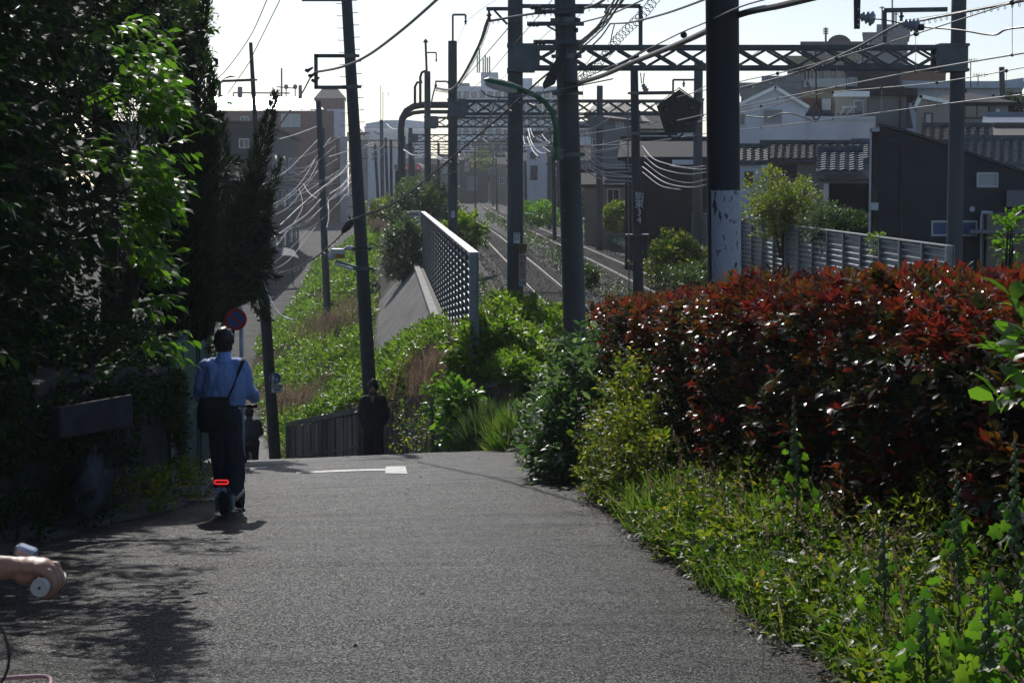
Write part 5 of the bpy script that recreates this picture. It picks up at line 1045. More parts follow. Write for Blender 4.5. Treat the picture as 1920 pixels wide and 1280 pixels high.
# ---------------------------------------------------------------- vehicles
paint_w = mat('car_paint_white', (.62, .64, .66), .25, .03, 5, coat=.6); tyre = mat('tyre_rubber', (.02, .02, .02), .8, .2, 10); redlens = mat('tail_lens', (.4, .02, .02), .3, .1, 5)
def car(label, c, name='parked_car'):
    x, y, z = c; t = thing(name, label, 'car', c)
    st_ = [(-2.1, .35, .75, .80), (-2.0, .3, .95, .86), (-1.2, .28, 1.0, .88), (-.6, .28, 1.02, .88), (1.0, .28, 1.0, .88), (1.9, .3, .9, .86), (2.1, .4, .7, .78)]
    b = MB()
    for (yy, z0, z1, hw) in st_:
        for px_2, pz in ((-hw, z0+.1), (-hw, z1-.1), (-hw+.12, z1), (hw-.12, z1), (hw, z1-.1), (hw, z0+.1), (hw-.1, z0), (-hw+.1, z0)): b.v.append((x+px_2, y-yy, z+pz))
    for i in range(6):
        for j in range(8): a = i*8+j; b.f.append((a, i*8+(j+1) % 8, (i+1)*8+(j+1) % 8, a+8)); b.m.append(0)
    b.f += [tuple(range(7, -1, -1)), tuple(range(48, 56))]; b.m += [0, 0]; b.build('body', paint_w, t, smooth=False)
    b = MB(); lo = [(-.8, -1.6), (.8, -1.6), (.8, 1.1), (-.8, 1.1)]; hi = [(-.6, -1.0), (.6, -1.0), (.6, .6), (-.6, .6)]
    b.add([(x+a, y+e, z+1.0) for a, e in lo]+[(x+a, y+e, z+1.5) for a, e in hi], [(0, 1, 5, 4), (1, 2, 6, 5), (2, 3, 7, 6), (3, 0, 4, 7)]); b.build('windows', glass, t)
    b = MB(); b.slab([(x-.62, y-1.02, z+1.55), (x+.62, y-1.02, z+1.55), (x+.62, y+.62, z+1.55), (x-.62, y+.62, z+1.55)], .06); b.build('roof', paint_w, t)
    for sx in (-.82, .82):
        for sy in (-1.35, 1.3): b = MB(); b.tube([(x+sx-.1, y+sy, z+.32), (x+sx+.1, y+sy, z+.32)], .32, 16); b.build('wheel', tyre, t)
        b = MB(); b.bx(x+sx*.75-.16, x+sx*.75+.16, y-2.13, y-2.02, z+.68, z+.84); b.build('headlight', lens, t)
    b = MB(); b.bx(x-.25, x+.25, y-2.16, y-2.1, z+.42, z+.56); b.build('number_plate', sign_white, t); return t
p = P(1008, 362, 250); car('white car parked at the end of the lane right of the tracks', (p.x, 250, p.z))
p = P(652, 408, 330); t = thing('parked_truck', 'white box truck seen from behind at the foot of the street', 'truck', (p.x, 330, p.z))
b = MB(); b.bx(p.x-1.05, p.x+1.05, 330, 335, p.z+.3, p.z+3.6); b.build('cargo_box', paint_w, t, bevel=.03); b = MB(); b.bx(p.x-1.05, p.x+1.05, 329.9, 329.98, p.z+1.7, p.z+1.85); b.build('bar', dsteel, t)
for s in (-.8, .8): b = MB(); b.tube([(p.x+s-.14, 331, p.z+.2), (p.x+s+.14, 331, p.z+.2)], .42, 14); b.build('wheel', tyre, t)
p = P(773, 352, 300); x = p.x; z = p.z; t = thing('train', 'pink fronted silver train standing on the distant track', 'train', (x, 300, z))
b = MB(); b.prism([(x-1.4, z), (x+1.4, z), (x+1.4, z+3.0), (x+1.1, z+3.5), (x+.5, z+3.7), (x-.5, z+3.7), (x-1.1, z+3.5), (x-1.4, z+3.0)], 300, 318); b.build('body', mat('train_pink', (.34, .12, .14), .4, .1, 3), t)
b = MB(); b.bx(x-1.2, x+1.2, 299.93, 299.99, z+1.7, z+2.7); b.build('windscreen', glass, t); b = MB(); b.bx(x-1.3, x+1.3, 299.9, 299.98, z+.1, z+.9); b.build('apron', W_pale, t)
for s in (-1, 1): b = MB(); b.tube([(x+s*.9, 299.85, z+3.0), (x+s*.9, 299.97, z+3.0)], .13, 10); b.build('tail_light', mat('tail_glow', (.9, .05, .04), .4, .05, 5, emit=.8), t)

# houses stand at an angle: their side walls run along the lane towards the railway curve
def skew(t, k, d):
    for o in [c for c in t.children]+[g for c in t.children for g in c.children]:
        n = len(o.data.vertices); co = np.empty(n*3, np.float32); o.data.vertices.foreach_get('co', co); co = co.reshape(-1, 3)
        co[:, 0] += (co[:, 1]-d)*k; o.data.vertices.foreach_set('co', co.ravel()); o.data.update()
for o in list(C.objects):
    if o.parent is None and o.type == 'EMPTY' and o.get('category') in ('house', 'building', 'station', 'outbuilding'):
        skew(o, o.location.x/o.location.y, o.location.y)
# ---------------------------------------------------------------- people and their vehicles
def fuse(b, voxel, it=4, wr=0, ws=8, seed=0, name='body', m=None, parent=None):
    me = bpy.data.meshes.new('tmp'); me.from_pydata(b.v, [], b.f); o = bpy.data.objects.new('tmp', me); C.objects.link(o)
    r = o.modifiers.new('r', 'REMESH'); r.mode = 'VOXEL'; r.voxel_size = voxel
    if it: q = o.modifiers.new('s', 'SMOOTH'); q.factor = .6; q.iterations = it
    dg = bpy.context.evaluated_depsgraph_get(); dg.update(); out = bpy.data.meshes.new_from_object(o.evaluated_get(dg)); bpy.data.objects.remove(o); bpy.data.meshes.remove(me)
    if wr:
        n = [v.normal.copy() for v in out.vertices]
        for v, nn in zip(out.vertices, n):
            p = v.co; v.co = p+nn*wr*(noise.noise(Vector((p.x*ws+seed, p.y*ws, p.z*ws*.45)))+.5*noise.noise(Vector((p.x*ws*2.3, p.y*ws*2.3+seed, p.z*ws*1.3))))
    out.polygons.foreach_set('use_smooth', [True]*len(out.polygons)); out.materials.append(m); out.name = name
    ob = bpy.data.objects.new(name, out); C.objects.link(ob)
    if parent is not None: attach(ob, parent)
    return ob
skin = mat('skin', (.42, .22, .15), .5, .12, 14, .05); hair_m = mat('hair_black', (.012, .011, .011), .45, .3, 30, .2, stretch=(1, 1, .2))
skin.node_tree.nodes['Principled BSDF'].inputs['Subsurface Weight'].default_value = .15; skin.node_tree.nodes['Principled BSDF'].inputs['Subsurface Radius'].default_value = (.02, .008, .004)
def limb(b, pts, rs, n=12): b.tube(spline(pts, 5), list(np.interp(np.linspace(0, len(pts)-1, (len(pts)-1)*5+1), range(len(pts)), rs)), n); [b.ball(p, r*.98, 10, 7) for p, r in zip(pts, rs)]
def ellloft(b, secs, n=24):
    """secs: (x,y,z,rx,ry)"""
    o = len(b.v)
    for x, y, z, rx, ry in secs:
        for j in range(n): a = 2*math.pi*j/n; c_, s_ = math.cos(a), math.sin(a); b.v.append((x+rx*math.copysign(abs(c_)**.85, c_), y+ry*math.copysign(abs(s_)**.85, s_), z))
    K = len(secs)
    for i in range(K-1):
        for j in range(n): a = o+i*n+j; b.f.append((a, o+i*n+(j+1) % n, o+(i+1)*n+(j+1) % n, a+n)); b.m.append(0)
    b.f += [tuple(o+j for j in range(n-1, -1, -1)), tuple(o+(K-1)*n+j for j in range(n))]; b.m += [0, 0]
def hand(b, w, dr, side, curl=.9, sc=1.0, dn=Vector((0, 0, -1))):
    """palm and five separate fingers from wrist w along dr; side = towards the thumb; dn = palm side"""
    dr = dr.normalized(); side = side.normalized(); dn = dn.normalized()
    for k in range(5): b.ball(w+dr*(.02+.014*k)*sc*1.2+side*0, (.034*sc, .034*sc, .018*sc) if 0 else (.03*sc,)*3 if k < 1 else (.033*sc, .03*sc, .019*sc), 10, 7)
    for i, (off, L_, r) in enumerate(((.03, .072, .0085), (.01, .08, .009), (-.011, .075, .0085), (-.031, .06, .0075))):
        p = w+dr*.082*sc+side*off*sc; pts = [p]; an = 0
        for k, f in enumerate((.45, .32, .23)): an += curl*(.55+.2*k); p = p+(dr*math.cos(an)+dn*math.sin(an))*L_*f*sc; pts.append(p)
        b.tube(pts, [r*sc, r*sc*.98, r*sc*.9, r*sc*.7], 8); b.ball(pts[-1], r*sc*.72, 8, 6)
    p = w+dr*.025*sc+side*.026*sc; pts = [p, p+(side*.7+dr*.7+dn*.3)*.034*sc, p+(side*.55+dr*1.3+dn*.7)*.045*sc, p+(side*.2+dr*1.6+dn*1.2)*.052*sc]
    b.tube(pts, [.014*sc, .012*sc, .0105*sc, .008*sc], 8); b.ball(pts[-1], .008*sc, 8, 6)
def person(label, loc, rz, J, mt, mb, ms, category='person', lean=0, sleeve=1.0, vneck=False, fold=.012, curl=.9, fat=1.0):
    """J: joints in local metres, y forward"""
    t = thing('person', label, category, loc); M = Matrix.Translation(Vector(loc))@Matrix.Rotation(rz, 4, 'Z')
    V3 = lambda p: M@Vector(p); J = {k: V3(v) for k, v in J.items()}; Rm = M.to_3x3()
    fw = Rm@Vector((0, 1, 0)); rt = Rm@Vector((1, 0, 0)); hd = J['head']; upv = (hd-J['neck']).normalized()
    b = MB()
    hb = MB(); hb.ball((0, 0, 0), (.076, .093, .112), 16, 12); hb.ball((0, .03, -.05), (.058, .062, .062), 12, 8); hb.ball((0, .097, -.012), (.013, .02, .022), 8, 6)
    for s in (-1, 1): hb.ball((s*.078, -.005, -.01), (.012, .02, .03), 8, 6)
    hb.ball((0, .085, -.052), (.022, .01, .007), 8, 6)
    b.add([hd+Rm@Vector(p) for p in hb.v], hb.f)
    limb(b, [hd-upv*.07, J['neck']], [.055, .06]); limb(b, [J['neck'], J['chest'], J['pelvis']], [.065*fat, .12*fat, .11*fat], 14)
    for s in 'LR':
        limb(b, [J['chest'].lerp(J['sh'+s], .5)+Vector((0, 0, .05)), J['sh'+s], J['el'+s], J['wr'+s]], [.06*fat, .052*fat, .042, .028])
        limb(b, [J['pelvis'], J['hip'+s], J['kn'+s], J['an'+s], J['toe'+s]], [.1, .09, .058, .04, .035])
        dr = (J['ha'+s]-J['wr'+s]); hand(b, J['wr'+s], dr, rt*(-1 if s == 'R' else 1), curl)
    fuse(b, .012, 3, name='body', m=skin, parent=t)
    # clothes
    b = MB(); c, p, nk = J['chest'], J['pelvis'], J['neck']
    def sec(q, rx, ry):
        o = len(b.v)
        for j in range(24): a = 2*math.pi*j/24; b.v.append(tuple(q+rt*rx*fat*math.cos(a)+fw*ry*fat*math.sin(a)))
        return o
    hem = p+(c-p)*.24; os_ = [sec(hem, .205, .15), sec(p.lerp(c, .45), .208, .155), sec(p.lerp(c, .75), .21, .155), sec(c+(nk-c)*.05, .212, .15), sec(c.lerp(nk, .5), .195, .135), sec(c.lerp(nk, .8), .15, .11), sec(nk+(nk-c)*.06, .07, .07)]
    for o, o2 in zip(os_[:-1], os_[1:]):
        for j in range(24): b.f.append((o+j, o+(j+1) % 24, o2+(j+1) % 24, o2+j)); b.m.append(0)
    b.f += [tuple(os_[0]+j for j in range(23, -1, -1)), tuple(os_[-1]+j for j in range(24))]; b.m += [0, 0]
    for s in 'LR':
        w = J['wr'+s]; e = J['el'+s]; end = e.lerp(w, .92 if sleeve >= 1 else .05)
        limb(b, [c.lerp(J['sh'+s], .6)+Vector((0, 0, .03)), J['sh'+s], J['sh'+s].lerp(e, .5), e, e.lerp(end, .55), end], [r_*fat for r_ in (.085, .085, .08, .072, .066, .05)])
    sh = fuse(b, .013, 4, fold, 9, name='shirt', m=mt, parent=t)
    b = MB(); limb(b, [nk-upv*.05, nk-upv*.01, nk+upv*.035], [.105, .085, .07], 16); fuse(b, .01, 1, name='collar', m=mt, parent=t)
    b = MB(); limb(b, [J['hipL'].lerp(J['hipR'], .1), J['hipL'].lerp(J['hipR'], .9)], [.12, .12]); limb(b, [p+(c-p)*.26, p], [.135, .14])
    for s in 'LR': limb(b, [J['hip'+s], J['hip'+s].lerp(J['kn'+s], .5), J['kn'+s], J['an'+s].lerp(J['kn'+s], .3), J['an'+s]+Vector((0, 0, .02))], [.122*fat, .115*fat, .108*fat, .106*fat, .104*fat])
    fuse(b, .013, 4, fold*.8, 7, 4, name='trousers', m=mb, parent=t)
    for s in 'LR':
        b = MB(); a, q = J['an'+s], J['toe'+s]; z0 = min(a.z, q.z)-.03
        limb(b, [Vector((a.x, a.y, q.z+.012))-(q-a).normalized()*.03, Vector((a.x, a.y, q.z+.01)).lerp(q, .6), q], [.045, .045, .038]); limb(b, [Vector((a.x, a.y, q.z+.01)), a], [.045, .045])
        fuse(b, .011, 2, name='shoe', m=ms, parent=t)
    b = MB(); rs = random.Random(3)
    for k in range(110):
        u = Vector((rs.gauss(0, 1), rs.gauss(0, 1)-.25, abs(rs.gauss(0, 1))*.9-.35)).normalized()
        if u.y > .45 and u.z < .45: continue
        b.ball(hd+Rm@Vector((u.x*.084, u.y*.095-.012, u.z*.118+.01)), .022, 7, 5)
        if k % 3 == 0: q = hd+Rm@Vector((u.x*.09, u.y*.1, u.z*.12+.012)); b.tube([q, q+Rm@Vector((u.x*.02+.01*rs.uniform(-1, 1), u.y*.02, -.02+.03*u.z)), q+Rm@Vector((u.x*.03, u.y*.03, -.04+.035*u.z))], [.014, .009, .003], 5)
    b.ball(hd+Rm@Vector((0, -.012, .02)), (.101, .108, .118), 14, 10); b.ball(hd+Rm@Vector((0, -.05, -.045)), (.088, .062, .075), 12, 8); fuse(b, .009, 1, .006, 40, name='hair', m=hair_m, parent=t)
    for s in (-1, 1): b = MB(); b.ball(hd+Rm@Vector((s*.031, .083, .008)), (.012, .008, .006), 8, 6); b.build('eye', hair_m, t, smooth=True)
    return t, J
shirt_blue = mat('shirt_blue', (.30, .45, .85), .75, .1, 3, .25, bscale=30); trou = mat('trousers_navy', (.03, .037, .06), .8, .2, 4, .3); shoe_w = mat('shoe_grey', (.3, .32, .34), .6, .2, 8); black_cloth = mat('cloth_black', (.016, .017, .02), .8, .25, 5, .2)
teal = mat('scooter_teal', (.08, .19, .2), .35, .1, 6)
# electric scooter
rx, ry = P(415, 340, 19.6).x, 19.6; rz_ = road_z(rx, ry)+.01; Rz = lambda x, y, z: (rx+x, ry+y, road_z(rx, ry+y)+.01+z)
S = thing('electric_scooter', 'teal electric scooter with glowing red ring tail light under the rider', 'scooter', (rx, ry, rz_))
def wheel(parent, c, r, w, name='wheel', rim=True):
    b = MB(); c = Vector(c); prof_ = [(r*.72, w*.35), (r*.9, w*.5), (r, w*.28), (r, -w*.28), (r*.9, -w*.5), (r*.72, -w*.35)]; n = 28; o = []
    for j in range(n):
        a = 2*math.pi*j/n
        for q, x in prof_: b.v.append((c.x+x, c.y+q*math.cos(a), c.z+q*math.sin(a)))
    k = len(prof_)
    for j in range(n):
        for i in range(k): b.f.append((j*k+i, j*k+(i+1) % k, ((j+1) % n)*k+(i+1) % k, ((j+1) % n)*k+i)); b.m.append(0)
    wh = b.build(name, tyre, parent, smooth=True)
    if rim: b = MB(); b.tube([c+Vector((-w*.3, 0, 0)), c+Vector((w*.3, 0, 0))], r*.7, 18); b.build('rim', dsteel, wh)
    return wh
wheel(S, Rz(0, 0, .125), .125, .09); wheel(S, Rz(.02, .92, .125), .125, .08)
b = MB(); b.box(Rz(.01, .46, .17), (.17, .62, .05)); b.box(Rz(.01, .1, .16), (.13, .2, .1)); b.build('deck', teal, S, bevel=.02)
for s in (-1, 1): b = MB(); b.box(Rz(s*.07, -.0, .13), (.035, .2, .15)); b.build('motor_cover', teal, S, bevel=.02)
b = MB(); b.tube([Rz(0, .18, .2), Rz(0, .0, .262), Rz(0, -.1, .25), Rz(0, -.14, .2)], .045, 10); b.build('rear_fender', blackm, S, smooth=True)
b = MB(); b.box(Rz(0, -.1, .3), (.1, .03, .16)); b.build('light_bracket', blackm, S, bevel=.01)
tl = mat('tail_ring_glow', (1.0, .04, .05), .4, .02, 5, emit=1.2); c = Vector(Rz(-.015, -.14, .345))
b = MB(); pts = [c+Vector((.05*(1 if math.cos(a) > 0 else -1)*(1 if abs(math.cos(a)) > .01 else 0)+.018*math.cos(a), 0, .018*math.sin(a))) for a in np.linspace(.02, 2*math.pi+.02, 29)]; b.tube(pts, .0065, 8, False); b.build('tail_light', tl, S, smooth=True)
b = MB(); b.box(c+Vector((0, .02, 0)), (.15, .02, .06)); b.build('light_housing', mat('dark_red_plastic', (.1, .01, .015), .3, .1, 5), S, bevel=.008)
b = MB(); b.box(c+Vector((0, .005, -.045)), (.07, .015, .018)); b.build('reflector', sred, S)
b = MB(); b.box(c+Vector((0, -.0, -.1)), (.105, .006, .09)); pl = b.build('number_plate', mat('plate_paleblue', (.42, .52, .66), .5, .08, 8), S, bevel=.003)
text('41193', c+Vector((0, -.008, -.12)), .034, mat('ink_blue', (.02, .06, .25), .5, .1, 5), pl); b = MB(); b.ball(c+Vector((0, -.006, -.072)), .009, 8, 6); b.build('seal', R_brown, pl)
b = MB(); b.tube([Rz(.0, .74, .2), Rz(.02, .86, .55), Rz(.02, .9, 1.05)], .024, 12); b.build('stem', dsteel, S, smooth=True)
b = MB(); b.tube([Rz(-.22, .88, 1.07), Rz(.02, .9, 1.07), Rz(.22, .88, 1.07)], .015, 10); b.build('handlebar', blackm, S, smooth=True)
for s in (-1, 1): b = MB(); b.tube([Rz(s*.12, .89, 1.07), Rz(s*.215, .88, 1.07)], .02, 10); b.build('grip', blackm, S, smooth=True)
b = MB(); b.tube([Rz(.02, .92, .12), Rz(.02, .9, .35)], .03, 10); b.build('fork', teal, S)
b = MB(); b.tube([Rz(.1, .3, .14), Rz(.14, .26, .06), Rz(.16, .25, .02)], .01, 6); b.build('kickstand', blackm, S)
# rider
J = dict(head=(0, .06, 1.735), neck=(0, .03, 1.565), chest=(0, .02, 1.38), pelvis=(.0, .0, 1.0),
         shL=(-.17, .03, 1.485), shR=(.17, .03, 1.485), elL=(-.255, .12, 1.23), elR=(.235, .14, 1.22), wrL=(-.2, .42, 1.1), wrR=(.245, .42, 1.12), haL=(-.19, .55, 1.1), haR=(.24, .55, 1.1),
         hipL=(-.065, 0, .97), hipR=(.075, 0, .97), knL=(-.045, .06, .6), knR=(.09, .03, .6), anL=(-.03, .12, .26), anR=(.1, -.02, .26), toeL=(-.03, .3, .235), toeR=(.11, .16, .235))
RD, JJ = person('rider in light blue shirt and wide dark trousers seen from behind standing on the scooter', (rx-.04, ry+.28, rz_-.02), 0, J, shirt_blue, trou, shoe_w, fold=.03)
# shoulder bag, worn by the rider
bag = thing('shoulder_bag', 'black messenger bag on a cross body strap behind the rider', 'bag', (rx-.1, ry+.1, rz_+1.1))
b = MB(); c = Vector((rx-.115, ry+.11, rz_+.985))
ellloft(b, [(c.x, c.y, c.z-.165, .13, .045), (c.x-.005, c.y-.01, c.z-.12, .16, .065), (c.x, c.y-.01, c.z, .165, .07), (c.x+.01, c.y, c.z+.14, .15, .06), (c.x+.015, c.y, c.z+.18, .14, .04)]); bd = fuse(b, .012, 3, .012, 8, 2, name='pouch', m=black_cloth, parent=bag)
b = MB(); ellloft(b, [(c.x, c.y-.03, c.z-.04, .155, .06), (c.x+.005, c.y-.025, c.z+.08, .165, .065), (c.x+.01, c.y-.015, c.z+.19, .15, .05)]); fuse(b, .011, 3, .006, 9, name='flap', m=black_cloth, parent=bag)
b = MB(); st_ = spline([c+Vector((.13, -.03, .15)), Vector((rx+.08, ry+.115, rz_+1.28)), Vector((rx+.13, ry+.14, rz_+1.42)), Vector((rx+.165, ry+.22, rz_+1.53)), Vector((rx+.15, ry+.34, rz_+1.53)), Vector((rx+.06, ry+.45, rz_+1.38))], 6)
for p, q in zip(st_[:-1], st_[1:]): b.bar(p, q, .038, .006)
b.build('strap', black_cloth, bag)
# standing man
mx, my = P(697, 340, 36).x, 36; mz = zpx(712, 36)-1.74
J2 = dict(head=(0, .02, 1.62), neck=(0, 0, 1.47), chest=(0, 0, 1.28), pelvis=(0, 0, .93), shL=(-.165, 0, 1.38), shR=(.165, 0, 1.38), elL=(-.225, -.05, 1.1), elR=(.225, -.05, 1.1), wrL=(-.17, .02, .9), wrR=(.17, .02, .9), haL=(-.1, .03, .84), haR=(.1, .03, .84),
          hipL=(-.09, 0, .9), hipR=(.09, 0, .9), knL=(-.1, .02, .5), knR=(.1, .04, .5), anL=(-.1, 0, .1), anR=(.11, 0, .1), toeL=(-.11, .14, .045), toeR=(.13, .14, .045))
MT, _ = person('man in dark shirt and trousers standing in shade before the slat fence', (mx, my, mz), math.pi, J2, black_cloth, mat('trousers_black', (.02, .02, .022), .85, .2, 5, .2), blackm, fat=.9)
b = MB(); q = Vector((mx, my-.135, mz+1.42)); b.add([q+Vector((-.05, 0.0, .05)), q+Vector((.05, 0, .05)), q+Vector((0, -.02, -.09))], [(0, 2, 1)]); b.build('bare_neckline', skin, MT)
print('man ground', mz, road_z(mx, my))
# bicycle builder (local: heading +y), placed with rotation
def bicycle(label, loc, rz, col, basket=True):
    t = thing('bicycle', label, 'bicycle', loc); M = Matrix.Translation(Vector(loc))@Matrix.Rotation(rz, 4, 'Z'); T_ = lambda *p: M@Vector(p)
    for y in (0, 1.08):
        b = MB(); n = 32; b.tube([T_(0, y+.31*math.cos(a), .33+.31*math.sin(a)) for a in np.linspace(0, 2*math.pi, n)], .018, 8, False); w = b.build('wheel', tyre, t, smooth=True)
        b = MB()
        for k in range(16): a = k*math.pi/8; b.tube([T_(0, y, .33), T_(0, y+.3*math.cos(a), .33+.3*math.sin(a))], .0018, 4)
        b.build('spokes', galv, w)
        b = MB(); b.tube([T_(0, y+.345*math.cos(a), .33+.345*math.sin(a)) for a in np.linspace(.3, 2.6, 14)], .02, 8); b.build('mudguard', galv, t, smooth=True)
    b = MB(); 
    for pts in ([(0, .95, .8), (0, .4, .32)], [(0, .4, .32), (0, .28, .82)], [(0, .93, .9), (0, .95, .72)], [(0, .4, .32), (0, 0, .33)], [(0, .3, .66), (0, 0, .33)], [(0, .94, .72), (.05, 1.08, .33)], [(0, .94, .72), (-.05, 1.08, .33)]): b.tube([T_(*p) for p in pts], .017, 8)
    b.build('frame', col, t, smooth=True)
    b = MB(); b.tube([T_(0, .29, .8), T_(0, .27, .9)], .013, 8); b.ball(T_(0, .22, .92), (.09, .09, .04), 12, 8); b.build('saddle', blackm, t, smooth=True)
    return t, T_
fx, fy = P(470, 340, 43).x, 43; fz = road_z(fx, fy)
bicycle('distant bicycle ridden down the street beyond the no parking sign post', (fx, fy-.5, fz), R(12), dsteel)
J3 = dict(head=(0, .2, 1.5), neck=(0, .14, 1.36), chest=(0, .08, 1.2), pelvis=(0, -.1, .9), shL=(-.18, .1, 1.28), shR=(.18, .1, 1.28), elL=(-.25, .25, 1.06), elR=(.25, .25, 1.06), wrL=(-.24, .5, 1.0), wrR=(.24, .5, 1.0), haL=(-.22, .6, 1.0), haR=(.22, .6, 1.0),
          hipL=(-.09, -.08, .88), hipR=(.09, -.08, .88), knL=(-.1, .2, .62), knR=(.1, .25, .5), anL=(-.1, .05, .3), anR=(.1, .1, .15), toeL=(-.1, .18, .26), toeR=(.1, .22, .12))
person('small dark cyclist riding away, half hidden behind the rider and sign post', (fx-.05, fy-.2, fz), R(12), J3, mat('jacket_dark', (.04, .045, .055), .8, .2, 5), black_cloth, blackm)
# near cyclist at the left edge, heading to the right
gd = 4.5; g = P(76, 1100, gd); gz_ = road_z(g.x, gd)
pink = mat('pink_enamel', (.5, .27, .28), .35, .1, 6); grip_m = mat('grip_white', (.55, .55, .52), .5, .08, 8)
BK, TB = bicycle('pink bicycle with white grips entering at the lower left edge', (g.x-.29, gd-.72, gz_), 0, pink)
b = MB(); b.tube([g+Vector((.0, .0, 0)), g+Vector((0, .12, 0))], .019, 16); gp = b.build('grip', grip_m, BK, smooth=False, bevel=.003); b = MB(); b.tube([g+Vector((0, -.012, 0)), g+Vector((0, 0, 0))], [.0205, .0215], 20); b.build('grip_cap', grip_m, gp); b = MB(); b.tube([g+Vector((0, -.0135, 0)), g+Vector((0, -.012, 0))], .0035, 10); b.build('cap_hole', blackm, gp)
b = MB(); b.tube([g+Vector((-.58, .0, 0)), g+Vector((-.58, .12, 0))], .019, 16); b.build('grip', grip_m, BK)
b = MB(); b.tube(spline([g+Vector((0, .12, 0)), g+Vector((-.04, .18, .0)), g+Vector((-.15, .22, -.01)), g+Vector((-.29, .21, -.02)), g+Vector((-.43, .22, -.01)), g+Vector((-.54, .18, 0)), g+Vector((-.58, .12, 0))], 5), .0115, 10); b.build('handlebar', galv, BK, smooth=True)
b = MB(); b.tube([g+Vector((-.29, .21, -.02)), TB(0, .93, .9)], .014, 10); b.build('stem', galv, BK, smooth=True)
b = MB(); b.tube(spline([g+Vector((-.05, .17, .01)), g+Vector((.015, .16, .0)), g+Vector((.03, .1, -.012)), g+Vector((.028, .05, -.02))], 5), .005, 8); b.build('brake_lever', blackm, BK, smooth=True)
b = MB(); b.box(g+Vector((-.07, .15, .052)), (.05, .05, .03), rot=Matrix.Rotation(.35, 3, 'Y')); b.build('bell', mat('bell_steel', (.25, .3, .38), .2, .1, 5, metal=.7), BK, bevel=.008)
ck = [(-14, 1150), (2, 1175), (12, 1200), (17, 1225), (15, 1250), (5, 1275), (-12, 1300), (-30, 1330)]
b = MB(); b.tube(spline([P(*p, 4.45) for p in ck], 5), .0033, 8); b.build('brake_cable', cable_m, BK, smooth=True)
bk = [(-60, 1276), (20, 1270), (70, 1267), (90, 1269), (95, 1277), (88, 1292), (60, 1310), (-60, 1318)]
BS = thing('bicycle_basket', 'pink tubular basket rim at the bottom left corner', 'basket', P(40, 1290, 5.0)); b = MB(); b.tube(spline([P(*p, d_) for p, d_ in zip(bk, (5.2, 5.2, 5.2, 5.18, 5.1, 5.0, 4.9, 4.9))], 5), .006, 8); b.build('rim', pink, BS, smooth=True)
for k in range(8):
    p = P(-50+k*19, 1300, 5.1); b = MB(); b.tube([Vector((p.x, 5.1, p.z+.03)), Vector((p.x, 5.1, p.z-.22))], .0025, 5); b.build('wire', pink, BS)
b = MB(); p0, p1 = P(-60, 1300, 5.1), P(80, 1300, 5.1); b.bx(p0.x, p1.x, 4.9, 5.2, p0.z-.23, p0.z-.215); b.build('bottom', pink, BS)
# cyclist: body with a modelled right hand closed on the grip
NC = thing('person', 'cyclist arm with bare hand gripping the white bicycle grip at left edge', 'person', (g.x-.3, gd-.5, gz_))
b = MB(); w = g+Vector((-.075, .055, .034))
EL = g+Vector((-.3, -.1, .05)); limb(b, [EL, g+Vector((-.2, -.02, .048)), w], [.043, .036, .0265], 16)
b.ball(w+Vector((.015, 0, .002)), (.03, .036, .024), 14, 10); b.ball(w+Vector((.04, 0, .004)), (.033, .043, .022), 14, 10); b.ball(w+Vector((.065, 0, .002)), (.027, .043, .021), 14, 10); b.ball(w+Vector((.03, -.014, -.018)), (.028, .02, .02), 12, 8)
for i, (y, L_, r) in enumerate(((.035, 1.0, .0092), (.0135, 1.06, .0098), (-.0085, 1.0, .0095), (-.03, .86, .0086))):
    k0 = g+Vector((0, .055+y, 0)); pts = []
    for a in (68, 35, 0, -40, -78, -112 if i < 3 else -95): R2 = (.019+r)*(1.12 if a > 50 else 1.02); pts.append(k0+Vector((R2*math.cos(R(a))*L_, 0, R2*math.sin(R(a))*L_)))
    b.tube(spline([w+Vector((.055, y, .01)), pts[0]+Vector((-.004, 0, .003))]+pts[1:], 4), list(np.linspace(r*1.12, r*.82, 6*4+1)), 10); b.ball(pts[-1], r*.85, 8, 6); b.ball(pts[0]+Vector((.004, 0, .004)), r*1.18, 8, 6)
b.tube(spline([w+Vector((.01, .035, -.008)), w+Vector((.03, .05, -.03)), g+Vector((-.012, .075, -.028)), g+Vector((.01, .07, -.032))], 4), list(np.linspace(.014, .0085, 13)), 10)
# the rest of the rider, outside the picture
tb = g+Vector((-.32, -.62, .08)); limb(b, [tb+Vector((0, 0, -.22)), tb+Vector((0, .04, .1)), tb+Vector((0, .12, .36)), tb+Vector((0, .16, .48))], [.13, .12, .13, .06], 16); b.ball(tb+Vector((0, .2, .63)), (.078, .095, .115), 16, 12)
limb(b, [tb+Vector((.08, .12, .34)), tb+Vector((.17, .12, .33)), EL], [.07, .06, .045]); limb(b, [tb+Vector((-.08, .12, .34)), tb+Vector((-.17, .12, .33)), tb+Vector((-.3, .42, .03)), g+Vector((-.6, .05, .03))], [.07, .06, .043, .03]); b.ball(g+Vector((-.585, .06, .01)), (.04, .045, .035), 10, 8)
for s in (-1, 1): limb(b, [tb+Vector((s*.09, 0, -.26)), tb+Vector((s*.1, .4, -.36-.06*s)), tb+Vector((s*.12, .25, -.78-.05*s)), tb+Vector((s*.12, .4, -.82-.05*s))], [.1, .065, .045, .035])
fuse(b, .0042, 3, name='body', m=skin, parent=NC)
b = MB(); limb(b, [tb+Vector((0, 0, -.24)), tb+Vector((0, .04, .1)), tb+Vector((0, .12, .34)), tb+Vector((0, .14, .43))], [.16, .15, .17, .08], 18)
for s in (-1, 1): limb(b, [tb+Vector((s*.08, .12, .35)), tb+Vector((s*.18, .12, .33)), tb+Vector((s*.21, .2, .22))], [.085, .085, .075])
